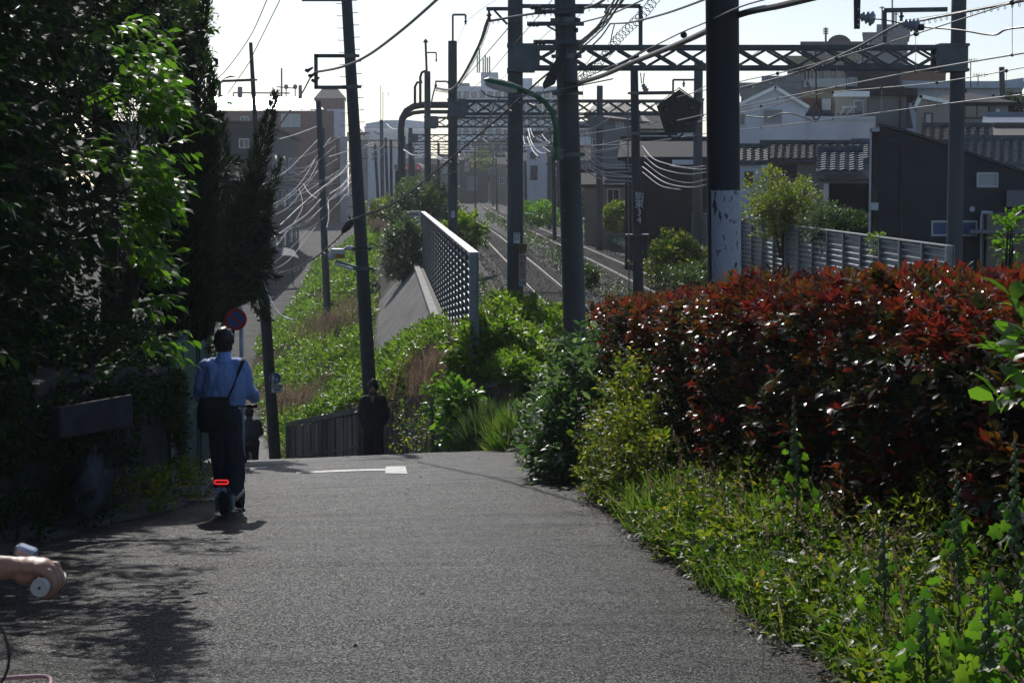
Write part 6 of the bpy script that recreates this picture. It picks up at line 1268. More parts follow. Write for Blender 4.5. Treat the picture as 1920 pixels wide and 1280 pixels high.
fuse(b, .014, 3, .012, 8, name='shirt', m=sign_white, parent=NC)
b = MB(); limb(b, [tb+Vector((-.08, 0, -.25)), tb+Vector((.08, 0, -.25))], [.13, .13]); [limb(b, [tb+Vector((s*.09, 0, -.26)), tb+Vector((s*.1, .4, -.36-.06*s)), tb+Vector((s*.12, .27, -.7-.05*s))], [.125, .09, .075]) for s in (-1, 1)]
fuse(b, .014, 3, .01, 8, name='trousers', m=trou, parent=NC)
b = MB(); b.ball(tb+Vector((0, .185, .66)), (.09, .105, .11), 16, 12); fuse(b, .01, 1, .008, 30, name='hair', m=hair_m, parent=NC)
# ---------------------------------------------------------------- vegetation
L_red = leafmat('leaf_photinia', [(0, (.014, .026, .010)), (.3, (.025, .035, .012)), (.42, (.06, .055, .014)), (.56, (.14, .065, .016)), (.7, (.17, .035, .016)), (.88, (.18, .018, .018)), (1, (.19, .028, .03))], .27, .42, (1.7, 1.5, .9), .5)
L_weed = leafmat('leaf_weed', [(0, (.03, .07, .012)), (.5, (.08, .14, .018)), (.85, (.15, .19, .03)), (1, (.26, .22, .05))], .45, .55, (2.6, 2.4, .9))
L_kudzu = leafmat('leaf_kudzu', [(0, (.035, .08, .015)), (.5, (.08, .15, .02)), (1, (.15, .21, .035))], .4, .6, (2.5, 2.5, .9))
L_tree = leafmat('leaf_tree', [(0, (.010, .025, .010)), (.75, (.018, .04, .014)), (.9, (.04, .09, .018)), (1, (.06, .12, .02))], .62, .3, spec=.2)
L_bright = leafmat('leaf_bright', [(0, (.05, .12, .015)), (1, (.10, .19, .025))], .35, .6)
L_conif = leafmat('leaf_conifer', [(0, (.008, .018, .010)), (.8, (.016, .03, .014)), (1, (.03, .045, .018))], .6, .15, spec=.2)
L_silver = leafmat('leaf_silver', [(0, (.035, .07, .03)), (.6, (.06, .11, .04)), (1, (.2, .24, .19))], .4, .5, (2.0, 2.3, 1.1), .5)
L_grey = leafmat('leaf_greygreen', [(0, (.04, .07, .035)), (1, (.10, .14, .07))], .45, .35)
L_grass = leafmat('leaf_grass', [(0, (.06, .13, .02)), (.6, (.13, .21, .035)), (.85, (.17, .2, .07)), (1, (.3, .27, .14))], .4, .5, (1.8, 2.0, 1.0))
L_dry = leafmat('leaf_dry', [(0, (.13, .10, .08)), (1, (.27, .22, .17))], .8, .35, (1.6, 1.4, 1.2))
L_holly = leafmat('leaf_hollyhock', [(0, (.03, .08, .015)), (.5, (.07, .15, .02)), (1, (.14, .22, .03))], .42, .6, (2.0, 2.3, .9))
bark = mat('bark', (.05, .04, .032), .9, .35, 6, .8, stretch=(1, 1, .25)); stem_g = mat('stem_green', (.08, .13, .04), .5, .2, 8)
def clump(name, m, c, r, n_t, n_l, size, templ='fold', L_=.22, up=.5, zmin=None, parent=None, lump=.35, shell=.55, seed=0, bias=None, rndf=None, sv=.3):
    p, u = blob(n_t, c, r, lump, shell, zmin, seed)
    d = norm(u+np.array([0, 0, up])+rng.normal(0, .35, p.shape))
    P_, D_, U_, S_, I_ = twigs(p, d, n_l, L_, size, sizevar=sv)
    rr = rng.random(len(P_)) if rndf is None else rndf(P_)
    return leaves(name, P_, D_, U_, S_, templ, m, parent, rr)
def stems(name, base, tips, r0, m, parent, k=6):
    b = MB()
    for tp in tips:
        tp = Vector(tp); ba = Vector(base)+Vector((random.uniform(-.1, .1), random.uniform(-.1, .1), 0)); mid = ba.lerp(tp, .5)+Vector((random.uniform(-.1, .1), random.uniform(-.1, .1), .1))*(tp-ba).length*.3
        b.tube(spline([ba, mid, tp], 4), list(np.linspace(r0, r0*.25, 9)), k)
    return b.build(name, m, parent, smooth=True)
def bush(label, c, r, n_t, n_l, size, m, templ='fold', name='shrub', cat='shrub', zb=None, **k):
    zb = ground_at(c[0], c[1]) if zb is None else zb
    t = thing(name, label, cat, (c[0], c[1], zb)); tips = [np.array(c)+rdir(1)[0]*np.array(r)*.7 for _ in range(7)]
    stems('branches', (c[0], c[1], zb-.05), [(q[0], q[1], max(q[2], zb+.1)) for q in tips], max(.012, r[2]*.03), bark, t)
    clump('foliage', m, c, r, n_t, n_l, size, templ, parent=t, zmin=zb, **k); return t
# --- photinia hedge
HG = thing('hedge', 'long clipped hedge with glossy dark leaves and fiery red new growth', 'hedge', (2.6, 15, -1.3))
HC = lambda y: interp(y, [6, 8.5, 12, 17, 22.5, 25], [3.75, 3.35, 2.95, 2.4, 1.85, 1.5])
HT = lambda y: .17*noise.noise(Vector((y*.6, 3, 1)))+.12*noise.noise(Vector((y*1.6, 0, 5)))+interp(y, [6, 9.7, 13, 17, 20, 22.5, 25], [1.22, 1.05, .88, .62, .42, .16, -.05])
nT = 11500; yy = 6.3+18.5*rng.random(nT)**.9; face = rng.random(nT)
xx = np.empty(nT); zz = np.empty(nT); dd = np.empty((nT, 3))
for i in range(nT):
    y = yy[i]; c_, t_, g_ = HC(y), HT(y), zr(y); q = face[i]
    wv = .24*noise.noise(Vector((y*.9, q*3, 5)))+.2*noise.noise(Vector((y*2.6, 1, q*6)))
    if q < .56:
        v = (q/.56)**.85; z = g_+.12+v*(t_-g_-.12); xx[i] = c_-.55+.12*abs(v-.5)+wv+.35*rng.random()**2; zz[i] = z; dd[i] = (-.9, -.35, .55)
    elif q < .93:
        u = (q-.56)/.37; xx[i] = c_-.55+u*1.1; zz[i] = t_-.05+wv*1.2-.35*abs(u-.45)**2+.12*(rng.random()-.6); dd[i] = (-.15+.3*(u-.5), -.2, 1.)
    else: xx[i] = c_-.4+.7*rng.random(); zz[i] = g_+.2+(t_-g_-.3)*rng.random(); dd[i] = (-.4, -.3, .7)
gp = np.stack([xx, yy, zz], 1); gd_ = norm(dd+rng.normal(0, .38, (nT, 3)))
P_, D_, U_, S_, I_ = twigs(gp, gd_, 6, .12, .073, spread=.8, flat=.6, sizevar=.6)
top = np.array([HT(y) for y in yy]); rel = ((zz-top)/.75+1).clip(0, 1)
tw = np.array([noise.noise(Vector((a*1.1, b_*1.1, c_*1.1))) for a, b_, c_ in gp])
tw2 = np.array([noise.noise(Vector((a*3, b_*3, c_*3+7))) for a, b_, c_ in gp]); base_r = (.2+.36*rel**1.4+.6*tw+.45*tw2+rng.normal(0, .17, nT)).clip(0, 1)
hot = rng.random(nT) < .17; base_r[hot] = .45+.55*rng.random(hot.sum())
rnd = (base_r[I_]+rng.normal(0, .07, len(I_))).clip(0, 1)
leaves('foliage', P_, D_, U_, S_, 'oval', L_red, HG, rnd)
hs = rng.random(1500); yt = 6.4+18.2*hs; pt = np.array([[HC(y)-.45+.9*rng.random(), y, HT(y)+.02+.05*rng.random()] for y in yt])
P_, D_, U_, S_, I_ = twigs(pt, norm(np.array([-.05, -.1, 1.])+rng.normal(0, .28, pt.shape)), 6, .17, .085, spread=.6, flat=.5)
leaves('young_shoots', P_, D_, U_, S_, 'lance', L_red, HG, (.3+.7*rng.random(len(pt)))[I_]).data
b = MB()
for y in np.arange(6.8, 23.2, .42):
    for k in range(3): x = HC(y)+random.uniform(-.15, .2); b.tube([(x, y, zr(y)-.1), (x-.1, y+.1, (zr(y)+HT(y))/2), (x+random.uniform(-.35, .3), y+random.uniform(-.3, .3), HT(y)-.15)], [.025, .018, .006], 5)
b.build('stems', bark, HG)
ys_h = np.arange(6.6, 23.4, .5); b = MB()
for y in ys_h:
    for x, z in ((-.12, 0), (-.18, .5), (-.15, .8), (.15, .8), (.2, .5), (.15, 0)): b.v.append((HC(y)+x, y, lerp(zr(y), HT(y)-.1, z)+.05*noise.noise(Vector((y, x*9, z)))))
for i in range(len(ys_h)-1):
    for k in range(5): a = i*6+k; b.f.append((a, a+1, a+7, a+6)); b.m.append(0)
b.build('opaque_core', mat('core_dark', (.012, .012, .009), .95, .4, 9), HG)  # solid dark core added to stop light showing through the hedge
# rail fence and pale boards glimpsed behind the hedge
FB = thing('lineside_fence', 'low fence of pale boards glimpsed through gaps under the red hedge', 'fence', (2.6, 12, -1))
for (a, c) in (((1660, 945), (1775, 968)), ((1740, 740), (1900, 790))):
    p, q = P(*a, 11.2), P(*c, 9.3); b = MB(); b.bar((p.x+.42, p.y, p.z), (q.x+.42, q.y, q.z), .03, .09); b.build('board', mat('board_pale', (.06, .065, .07), .8, .35, 5), FB)
for y in (9.2, 10.8, 12.4): b = MB(); x = HC(y)-.05; b.tube([(x, y, zr(y)-.1), (x, y, zr(y)+1.1)], .03, 8); b.build('post', mat('board_pale', (.2, .21, .22), .7, .25, 5), FB)
# --- verge of grasses and weeds between road and hedge
def verge_pts(n, y0=5.5, y1=32, inner=-.1, outer=.15, pw=1.25):
    y = y0+(y1-y0)*rng.random(n)**pw; w = np.array([max(.5, HC(v)-.5-XR(v)) if v < 23.5 else 1.4 for v in y]); u = rng.random(n)
    edge = np.array([.12*noise.noise(Vector((v*1.3, 0, 9))) for v in y])
    x = np.array([XR(v) for v in y])+edge+inner+(w+outer-inner)*u; z = np.array([road_z(XR(v), v) for v in y])+.02+.1*u
    return x, y, z, u
x, y, z, u = verge_pts(24000); n = len(x)
hn = np.array([noise.noise(Vector((a*1.3, b_*.9, 6))) for a, b_ in zip(x, y)]); kp = (hn+.35*rng.normal(size=n)) > -.3; x, y, z, u, hn = x[kp], y[kp], z[kp], u[kp], hn[kp]; n = len(x)
h = (.12+.36*rng.random(n)**1.3)*(.45+.75*u.clip(0, 1)**.6)*(1+.9*hn)
d = norm(np.stack([rng.normal(-.12, .42, n), rng.normal(-.1, .42, n), np.ones(n)], 1))
g1 = leaves('grass', np.stack([x, y, z], 1), d, rdir(n)+np.array([0, -.3, 0]), h, 'blade', L_grass, None, rng.random(n)); kind(g1, 'stuff'); tag(g1, 'tangled long grass blades along the roadside verge', 'grass')
x, y, z, u = verge_pts(8200, inner=-.14); n = len(x); hh = (.04+.46*rng.random(n)*(.3+u))
pp = np.stack([x, y, z+hh], 1); P_, D_, U_, S_, I_ = twigs(pp, norm(rng.normal(0, .5, (n, 3))+np.array([-.2, -.2, .6])), 6, .12, .055, spread=.9, flat=.9, sizevar=.5)
pat = np.array([noise.noise(Vector((a*.9, b_*.9, 2))) for a, b_ in zip(x, y)])
S_ = S_*(1+.7*pat[I_].clip(-.6, 1))
g2 = leaves('weeds', P_, D_, U_, S_, 'fold', L_weed, None, (rng.random(len(P_))*.8+.25*pat[I_]).clip(0, 1)); kind(g2, 'stuff'); tag(g2, 'low leafy weeds crowding the edge of the asphalt', 'weeds')
x, y, z, u = verge_pts(620, inner=-.05); n = len(x); hh = .06+.3*rng.random(n)*(.3+u); P_, D_, U_, S_, I_ = twigs(np.stack([x, y, z+hh], 1), norm(rng.normal(0, .5, (n, 3))+np.array([-.2, -.2, .5])), 6, .16, .1, spread=1.0, flat=.7, sizevar=.5)
g5 = leaves('broad_weeds', P_, D_, U_, S_, 'oval', L_holly, None); kind(g5, 'stuff'); tag(g5, 'broad leaved weeds scattered through the verge grass', 'weeds')
x, y, z, u = verge_pts(420, inner=0); n = len(x); hh = .45+.4*rng.random(n); b = MB(); pos = []; dr_ = []
for i in range(n):
    tp = Vector((x[i]+random.gauss(-.1, .14), y[i]+random.gauss(-.05, .14), z[i]+hh[i])); m_ = Vector((x[i], y[i], z[i])).lerp(tp, .6)+Vector((0, 0, .06)); b.tube([(x[i], y[i], z[i]), m_, tp], .0016, 3, False)
    for k in range(7): q = m_.lerp(tp, .3+.7*k/7); pos.append(q); dr_.append((tp-m_).normalized()+Vector((random.gauss(0, .3), random.gauss(0, .3), random.gauss(0, .2))))
g3 = b.build('grass_stalks', L_dry); kind(g3, 'stuff'); tag(g3, 'thin dry grass stalks leaning over the verge', 'grass')
g4 = leaves('grass_seeds', np.array([tuple(q) for q in pos]), np.array([tuple(q) for q in dr_]), rdir(len(pos)), .022+.018*rng.random(len(pos)), 'small', L_dry); kind(g4, 'stuff'); tag(g4, 'pale drooping seed heads over the verge grass', 'grass')
n = 1900; yv = 4.5+22*rng.random(n); xv = np.array([XR(v) for v in yv])+rng.normal(-.1, .09, n); lt = leaves('leaf_litter', np.stack([xv, yv, np.array([road_z(a, b_) for a, b_ in zip(xv, yv)])+.02], 1), rdir(n)*np.array([1, 1, .1]), np.tile([0, 0, 1.], (n, 1))+rng.normal(0, .2, (n, 3)), .02+.03*rng.random(n), 'fold', L_dry); kind(lt, 'stuff'); tag(lt, 'dry leaf litter and crumbs along the asphalt edge', 'leaf litter')
n = 170; yv = 8+22*rng.random(n); xv = np.array([lerp(XL(v)+.3, XR(v), rng.random()) for v in yv]); lt = leaves('fallen_leaves', np.stack([xv, yv, np.array([road_z(a, b_) for a, b_ in zip(xv, yv)])+.04], 1), rdir(n)*np.array([1, 1, .1]), np.tile([0, 0, 1.], (n, 1))+rng.normal(0, .25, (n, 3)), .02+.03*rng.random(n), 'fold', L_dry); kind(lt, 'stuff'); tag(lt, 'few fallen leaves scattered over the asphalt', 'leaf litter')
# low leafy clumps that spill onto the asphalt
for i, (py_, h_, w_, lab) in enumerate(((15.6, .3, .4, 'leafy weed clump with a few yellow leaves on the road edge'), (11.6, .22, .35, 'round low weed clump nearest the bottom of the verge'), (20.5, .45, .4, 'broad leafy weed mound at the narrow part of the verge'), (26.5, .5, .45, 'dark leafy weed clump at the bend of the verge'))):
    bush(lab, (XR(py_)+.25, py_, road_z(XR(py_), py_)+h_*.5), (w_, w_*1.5, h_), 260, 7, .065 if i != 3 else .1, L_weed, name='weed_clump', cat='weed', L_=.12)
# --- hollyhocks
def hollyhock(label, px, pyt, d, dens=1.0, lf=.12):
    base = Vector((P(px, 1000, d).x, d, 0)); base.z = ground_at(base.x, d); tp = P(px+random.uniform(-4, 4), pyt, d)
    t = thing('hollyhock', label, 'flowering plant', base); H = tp.z-base.z
    pts = spline([base, base.lerp(tp, .5)+Vector((.02, 0, 0)), tp], 8); b = MB(); b.tube(pts, list(np.linspace(.011, .004, len(pts))), 7); b.build('stalk', stem_g, t, smooth=True)
    pos, dr, up, sz = [], [], [], []; n = int(34*dens*max(.7, H)); b = MB()
    for k in range(n):
        u = (k/n)**.85*.8; p = base.lerp(tp, u); an = k*2.4+random.uniform(-.4, .4); L_ = lerp(.26, .05, u/.8)*random.uniform(.7, 1.1); dr2 = Vector((math.cos(an), math.sin(an), .45)).normalized(); q = p+dr2*L_
        b.tube([p, p+dr2*L_*.6+Vector((0, 0, .015)), q], [.0035, .003, .002], 5); s_ = lerp(lf, lf*.38, u/.8)*random.uniform(.55, 1.3)
        pos.append(tuple(q-dr2*s_*.2)); dr.append((dr2.x, dr2.y*.6, -.45+random.uniform(-.35, .35))); up.append((random.gauss(0, .55), random.gauss(-.7, .6), random.uniform(.1, 1.1))); sz.append(s_)
    b.build('leaf_stems', stem_g, t, smooth=True); leaves('foliage', np.array(pos), np.array(dr), np.array(up), np.array(sz), 'lobed', L_holly, t, smooth=True)
    b = MB(); nb = int(22*max(.6, H))
    for k in range(nb):
        u = lerp(.62, 1.0, k/nb); p = base.lerp(tp, u); an = k*2.1; r = lerp(.017, .006, (u-.62)/.38); b.ball(p+Vector((math.cos(an), math.sin(an), .3))*r*1.3, (r, r, r*1.25), 8, 6)
    b.build('buds', mat('bud_green', (.2, .28, .12), .6, .2, 20), t, smooth=True)
hollyhock('tall hollyhock stalk second from the bottom right corner with knobbly buds', 1792, 884, 8.8, 1.3); hollyhock('tallest hollyhock spike at the right edge in front of the hedge', 1903, 822, 8.3, 1.3)
hollyhock('shorter hollyhock with pointed bud tip left of the tall pair', 1652, 978, 9.7, 1.1, .1); hollyhock('hollyhock standing alone in front of the middle of the red hedge', 1491, 742, 13.4, 1.0, .12)
hollyhock('leafy hollyhock without visible spike at the bottom right corner', 1850, 1090, 7.6, 1.6, .13); hollyhock('small hollyhock seedling near the road in the bottom right', 1735, 1120, 8.2, 1.3, .11); hollyhock('broad leaved hollyhock cut by the right edge', 1925, 1010, 7.4, 1.5, .13)
bush('tall mixed weeds rising before the middle of the red hedge', (1.95, 15.6, -.95), (.3, 1.3, .38), 420, 7, .07, L_weed, 'lance', name='weed_clump', cat='weed', L_=.2, seed=80)
bush('pale green weeds crowding the lower right foot of the hedge', (2.45, 10.6, -.5), (.3, 1.5, .4), 420, 7, .06, L_weed, 'lance', name='weed_clump', cat='weed', L_=.2, seed=81)
hollyhock('slender budding hollyhock by the green bush left of the hedge', 1212, 758, 21, 1.0, .1)
# large leaved branch entering at the right edge
bush('large leaved green shrub branch entering at the right edge above the hollyhocks', tuple(P(1972, 690, 7.4)), (.14, .2, .2), 18, 6, .12, L_bright, 'oval', zb=P(1972, 1200, 7.4).z, L_=.16)
t = bush('pale green climbing vine shoot rising over the hedge near the right edge', tuple(P(1897, 440, 14)), (.05, .1, .16), 30, 7, .06, L_bright, 'fold', zb=P(1897, 600, 14).z, name='vine', cat='vine', L_=.1)
bush('green vine tuft climbing over the top of the long noise barrier', tuple(P(1643, 455, 48)), (.16, .2, .22), 40, 7, .09, L_kudzu, name='vine', cat='vine', zb=P(1643, 520, 48).z, L_=.12)
# --- shrubs left of the hedge
bush('silvery green broad leaved shrub in front of the thick concrete pole', (1.02, 24.0, -1.38), (.74, 1.5, .92), 1250, 7, .13, L_silver, 'oval', L_=.26, seed=1)
bush('fresh green small leaved bush at the left end of the red hedge', (1.42, 21.2, -1.1), (.5, 1.2, .72), 1300, 7, .075, L_weed, 'fold', L_=.2, seed=2)
bush('leafy bush bridging verge and hedge below the red leaves', (1.35, 19.6, -1.05), (.4, 1.2, .5), 700, 7, .07, L_weed, 'fold', L_=.16, seed=9)
bush('dark leaved bush at the verge bend under the silvery shrub', (.75, 26.8, -1.75), (.55, 1.4, .5), 600, 6, .1, L_silver, 'oval', L_=.2, seed=12)
q = P(925, 678, 36); bush('bright green broad leaved shrub behind the top rail of the slat fence', (q.x, 36.6, q.z-.1), (.78, .9, .62), 950, 7, .15, L_kudzu, 'oval', L_=.25, seed=3, zb=-2.3)
q = P(862, 778, 33.8); bush('yellow green leaf cluster hanging over the slat fence', (q.x, 33.5, q.z), (.27, .4, .48), 190, 6, .15, L_bright, 'oval', L_=.2, seed=4, zb=-3.0)
q = P(815, 745, 36); bush('small yellow green sprig left of the leaf cluster on the slat fence', (q.x, 35.8, q.z), (.12, .2, .3), 40, 6, .13, L_bright, 'oval', L_=.16, seed=5, zb=-3.6)
q = P(770, 815, 36.5); bush('straggly weed against the slat fence right of the standing man', (q.x, 36.8, q.z-.2), (.3, .3, .5), 110, 6, .09, L_weed, L_=.25, seed=6, zb=-3.7)
for i, (px, py_, d, r_, lab) in enumerate(((920, 790, 32.5, .5, 'grey green feathery grass mound before the slat fence end'), (970, 800, 30.5, .42, 'dry topped grass mound at the crest of the road'))):
    q = P(px, py_, d); n = 2600; p, uu = blob(n, (q.x, d, q.z-.35), (r_, r_*1.3, .5), .3, .1); t = thing('grass_mound', lab, 'grass clump', (q.x, d, q.z-.7))
    leaves('blades', p, norm(uu*.6+np.array([0, 0, .8])+rng.normal(0, .2, p.shape)), rdir(len(p)), .22+.16*rng.random(len(p)), 'blade', L_grey if i == 0 else L_grass, t)
# --- embankment ground cover
def emb(n, y0, y1, pw=1.0, t0=0., t1=1.):
    y = y0+(y1-y0)*rng.random(n)**pw; t = t0+(t1-t0)*rng.random(n); out = np.empty((n, 3))
    for i in range(n):
        v = y[i]; xr, xw = XR(v), XW(v); lim = 1.0 if v < 49 else (xw-2.0-xr)/(xw-xr)
        x = xr+.1+(xw-.3-xr)*t[i]*max(.3, lim); out[i] = (x, v, ground_at(x, v))
    return out, t
pts, t_ = emb(27000, 33.2, 175, 1.7)
dry = np.array([noise.noise(Vector((a*.35+3, b_*.16, 1.7))) for a, b_, c_ in pts])
ok = dry < .26; gpts = pts[ok]; lumpz = np.array([.3+.45*noise.noise(Vector((a*.6, b_*.35, 4))) for a, b_, c_ in gpts]).clip(.03, 1)
gpts = gpts+np.stack([rng.normal(0, .05, len(gpts)), rng.normal(0, .05, len(gpts)), lumpz*(.35+.65*rng.random(len(gpts)))], 1)
szs = np.interp(gpts[:, 1], [33, 50, 80, 130, 175], [.11, .125, .18, .27, .36])
P_, D_, U_, S_, I_ = twigs(gpts, norm(rng.normal(0, .45, gpts.shape)+np.array([-.1, -.25, .7])), 7, szs*1.9, 1., spread=.9, flat=.9)
g = leaves('undergrowth', P_, D_, U_, S_*szs[I_], 'fold', L_kudzu, None, (rng.random(len(P_))*.7+.5*(lumpz[I_]-.2)).clip(0, 1)); kind(g, 'stuff'); tag(g, 'green creeping undergrowth covering the railway embankment', 'undergrowth')
dp = pts[dry > .2]; dp = np.repeat(dp, 3, 0)+rng.normal(0, .22, (len(dp)*3, 3))*np.array([1, 1, .1]); n = len(dp)
g = leaves('dry_grass', dp, norm(rng.normal(0, .3, (n, 3))+np.array([.05, -.1, 1])), rdir(n), .2+.2*rng.random(n), 'blade', L_dry, None); kind(g, 'stuff'); tag(g, 'reddish dry grass patches on the railway embankment', 'dry grass')
q = np.array([P(px, py_, d) for px, py_, d in ((850, 640, 44), (880, 625, 43), (905, 610, 43), (825, 665, 44), (875, 650, 42), (925, 615, 43), (610, 590, 62), (640, 580, 62), (585, 605, 60), (660, 560, 64), (530, 735, 50), (545, 725, 50), (725, 420, 105), (710, 412, 108))]); q = np.repeat(q, 170, 0); n = len(q); q = q+rng.normal(0, 1, (n, 3))*np.array([.35, .8, .12]); q[:, 2] -= .35
g = leaves('feathery_grass', q, norm(rng.normal(0, .35, (n, 3))+np.array([.1, -.1, 1])), rdir(n), .28+.25*rng.random(n), 'blade', L_dry, None); kind(g, 'stuff'); tag(g, 'feathery pinkish dry grass plumes beside the concrete slope', 'dry grass')
n = 3200; ty = 44+140*rng.random(n)**1.4; lane = rng.integers(0, 3, n); tx = np.array([(T1(v)+T2(v))/2+rng.normal(0, .35) if l == 0 else (T2(v)+2.3+abs(rng.normal(0, .5)) if l == 1 else T1(v)-2.0-abs(rng.normal(0, .4))) for v, l in zip(ty, lane)])
kp = np.array([noise.noise(Vector((a*.3, b_*.12, 8))) for a, b_ in zip(tx, ty)]) > -.12; tx, ty = tx[kp], ty[kp]; tz = RAILZ-.15+.3*rng.random(len(tx))
tp_ = np.stack([tx, ty, tz], 1); ts = np.interp(ty, [44, 90, 184], [.07, .12, .22]); P_, D_, U_, S_, I_ = twigs(tp_, norm(rng.normal(0, .5, tp_.shape)+np.array([0, 0, .9])), 7, ts*3, 1., spread=.8)
g = leaves('track_weeds', P_, D_, U_, S_*ts[I_], 'fold', L_grey, None); kind(g, 'stuff'); tag(g, 'dusky weeds creeping over the ballast between and beside the tracks', 'weeds')
# right of the barrier: leaves, bushes beside the tracks
bush('bright leafy thicket between the gridded barrier end and the gantry post', (-.05, 45.5, RAILZ+.1), (.7, 3.0, .62), 1300, 7, .13, L_kudzu, 'oval', L_=.3, seed=7)
bush('leafy thicket between the gantry post and the thick concrete pole', (1.0, 43.5, RAILZ-.05), (.55, 2.2, .55), 1100, 7, .14, L_kudzu, 'oval', L_=.3, seed=8)
bush('low leafy thicket hiding the foot of the nearest gantry post', (.3, 40.2, RAILZ-.35), (1.1, 1.6, .7), 1000, 7, .13, L_kudzu, 'oval', L_=.28, seed=18)
def pbush(label, px, py_, d, w, h, m, size, nt_, seed, zb=None, dy=1.6, **k):
    q = P(px, py_, d); s_ = d/FP; r = (w/2*s_, w/2*s_*dy, h/2*s_); bush(label, tuple(q), r, nt_, 7, size, m, seed=seed, zb=q.z-r[2]*1.05 if zb is None else zb, L_=size*1.8, lump=k.pop('lump', .6), **k)
pbush('rounded grey green bush above the far end of the gridded barrier', 790, 400, 97, 106, 90, L_grey, .2, 1500, 20); pbush('grey green bush spilling left of the gridded barrier', 757, 470, 82, 66, 110, L_grey, .16, 1000, 21); pbush('dark scrub at the left foot of the pipe arch', 722, 405, 118, 60, 50, L_weed, .22, 500, 22)
pbush('yellow green bush right of the nearest gantry post far along the tracks', 1010, 402, 128, 72, 34, L_bright, .2, 500, 23); pbush('trimmed square hedge block left of the signal pole', 1160, 408, 108, 54, 44, L_weed, .16, 700, 24, lump=.08)
pbush('bushy tree right of the signal pole behind the round shrub', 1250, 398, 96, 84, 78, L_weed, .2, 900, 25); pbush('dome shaped clipped shrub right of the signal pole', 1240, 445, 88, 66, 54, L_weed, .15, 800, 26, lump=.1)
pbush('spreading bright bush beside the track in front of the barrier end', 1272, 490, 66, 110, 74, L_weed, .15, 1100, 27); pbush('low weedy bush hidden between track and very thick pole', 1300, 540, 52, 90, 60, L_grey, .12, 600, 28)
pbush('dusky scrub left of the signal pole between the rails', 1100, 520, 56, 46, 30, L_grey, .1, 250, 31)
pbush('overgrown weeds along the left rail behind the gridded barrier', 870, 440, 78, 60, 60, L_kudzu, .16, 600, 32)
pbush('small green tree against the pale house far along the tracks', 905, 300, 300, 30, 24, L_weed, .4, 200, 33); pbush('dark round bush beyond the white building at the right edge', 1893, 203, 112, 46, 28, L_tree, .25, 300, 34); pbush('wide dark bush in front of the porch of the tiled house', 1590, 440, 55, 110, 60, L_tree, .14, 800, 35)
pbush('mixed bushes behind the trimmed hedge left of the signal pole', 1120, 385, 116, 60, 50, L_tree, .22, 400, 36)
def tree(label, px, py_, d, w, h, m, size, nt_, seed, templ='fold', name='tree', cat='tree', zb=None, trunk=.12, k2=None):
    q = P(px, py_, d); s_ = d/FP; r = (w/2*s_, w/2*s_, h/2*s_); zb = ground_at(q.x, d) if zb is None else zb
    t = thing(name, label, cat, (q.x, d, zb)); b = MB(); b.tube(spline([Vector((q.x, d, zb-.2)), Vector((q.x+.1, d, (zb+q.z)/2)), Vector((q.x-.05, d, q.z+r[2]*.3))], 5), list(np.linspace(trunk, trunk*.4, 11)), 9); b.build('trunk', bark, t, smooth=True)
    stems('branches', (q.x, d, zb+(q.z-zb)*.5), [np.array(q)+rdir(1)[0]*np.array(r)*.75 for _ in range(10)], trunk*.4, bark, t)
    clump('crown', m, tuple(q), r, nt_, 7, size, templ, L_=size*2.2, parent=t, seed=seed, **(k2 or {})); return t
tree('airy green tree rising behind the barrier beside the very thick pole', 1466, 392, 60, 150, 108, L_weed, .10, 1500, 40, k2=dict(lump=.7, shell=.15)); tree('smaller twiggy tree before the slate house corner', 1555, 420, 57, 90, 60, L_grey, .11, 380, 41, k2=dict(shell=.2))
# --- the dark trees along the left wall
def bigtree(label, c, r, nt_, nl, size, m, seed, trunk_xy, edge=None, rf=None, templ='fold'):
    zb = ground_at(*trunk_xy); t = thing('broadleaf_tree', label, 'tree', (*trunk_xy, zb)); b = MB(); c = Vector(c)
    b.tube(spline([Vector((*trunk_xy, zb-.3)), Vector((*trunk_xy, zb+1.5)), c], 6), list(np.linspace(.2, .09, 13)), 12); b.build('trunk', bark, t, smooth=True)
    stems('limbs', (trunk_xy[0], trunk_xy[1], zb+1.2), [np.array(c)+rdir(1)[0]*np.array(r)*.8 for _ in range(14)], .04, bark, t)
    p, u = blob(nt_, c, r, .4, .45, zb-.2, seed)
    d = norm(u*.9+np.array([.1, -.1, -.05])+rng.normal(0, .3, p.shape)); P_, D_, U_, S_, I_ = twigs(p, d, nl, .38, size, spread=.8, flat=.9)
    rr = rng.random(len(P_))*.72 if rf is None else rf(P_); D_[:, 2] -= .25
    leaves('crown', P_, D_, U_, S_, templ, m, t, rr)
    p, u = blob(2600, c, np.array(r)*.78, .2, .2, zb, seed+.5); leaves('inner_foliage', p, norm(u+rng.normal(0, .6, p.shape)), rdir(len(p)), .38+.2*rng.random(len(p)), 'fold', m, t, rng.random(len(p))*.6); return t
lit_rim = lambda P_: (rng.random(len(P_))*.72+.3*(P_[:, 0]+3.7).clip(0, 1)).clip(0, 1)  # right rim leaves shifted lighter: sunlight put into the leaf colour
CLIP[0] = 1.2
bigtree('big dark broadleaf tree whose outer leaves are tinted yellow green as if sunlit at the left', (-7.2, 16.2, 2.3), (3.25, 4.3, 4.9), 10500, 8, .15, L_tree, 50, (-7.3, 16.5), rf=lit_rim)
bigtree('dark bushy tree nearest the camera at the left edge', (-6.0, 11.2, 2.1), (2.6, 2.9, 4.4), 6500, 8, .13, L_tree, 51, (-6.6, 11.5))
bigtree('broadleaf tree in shadow between the near trees and the conifers', (-7.4, 22.0, 2.6), (3.3, 3.0, 5.0), 5000, 8, .15, L_tree, 52, (-7.6, 22.3))
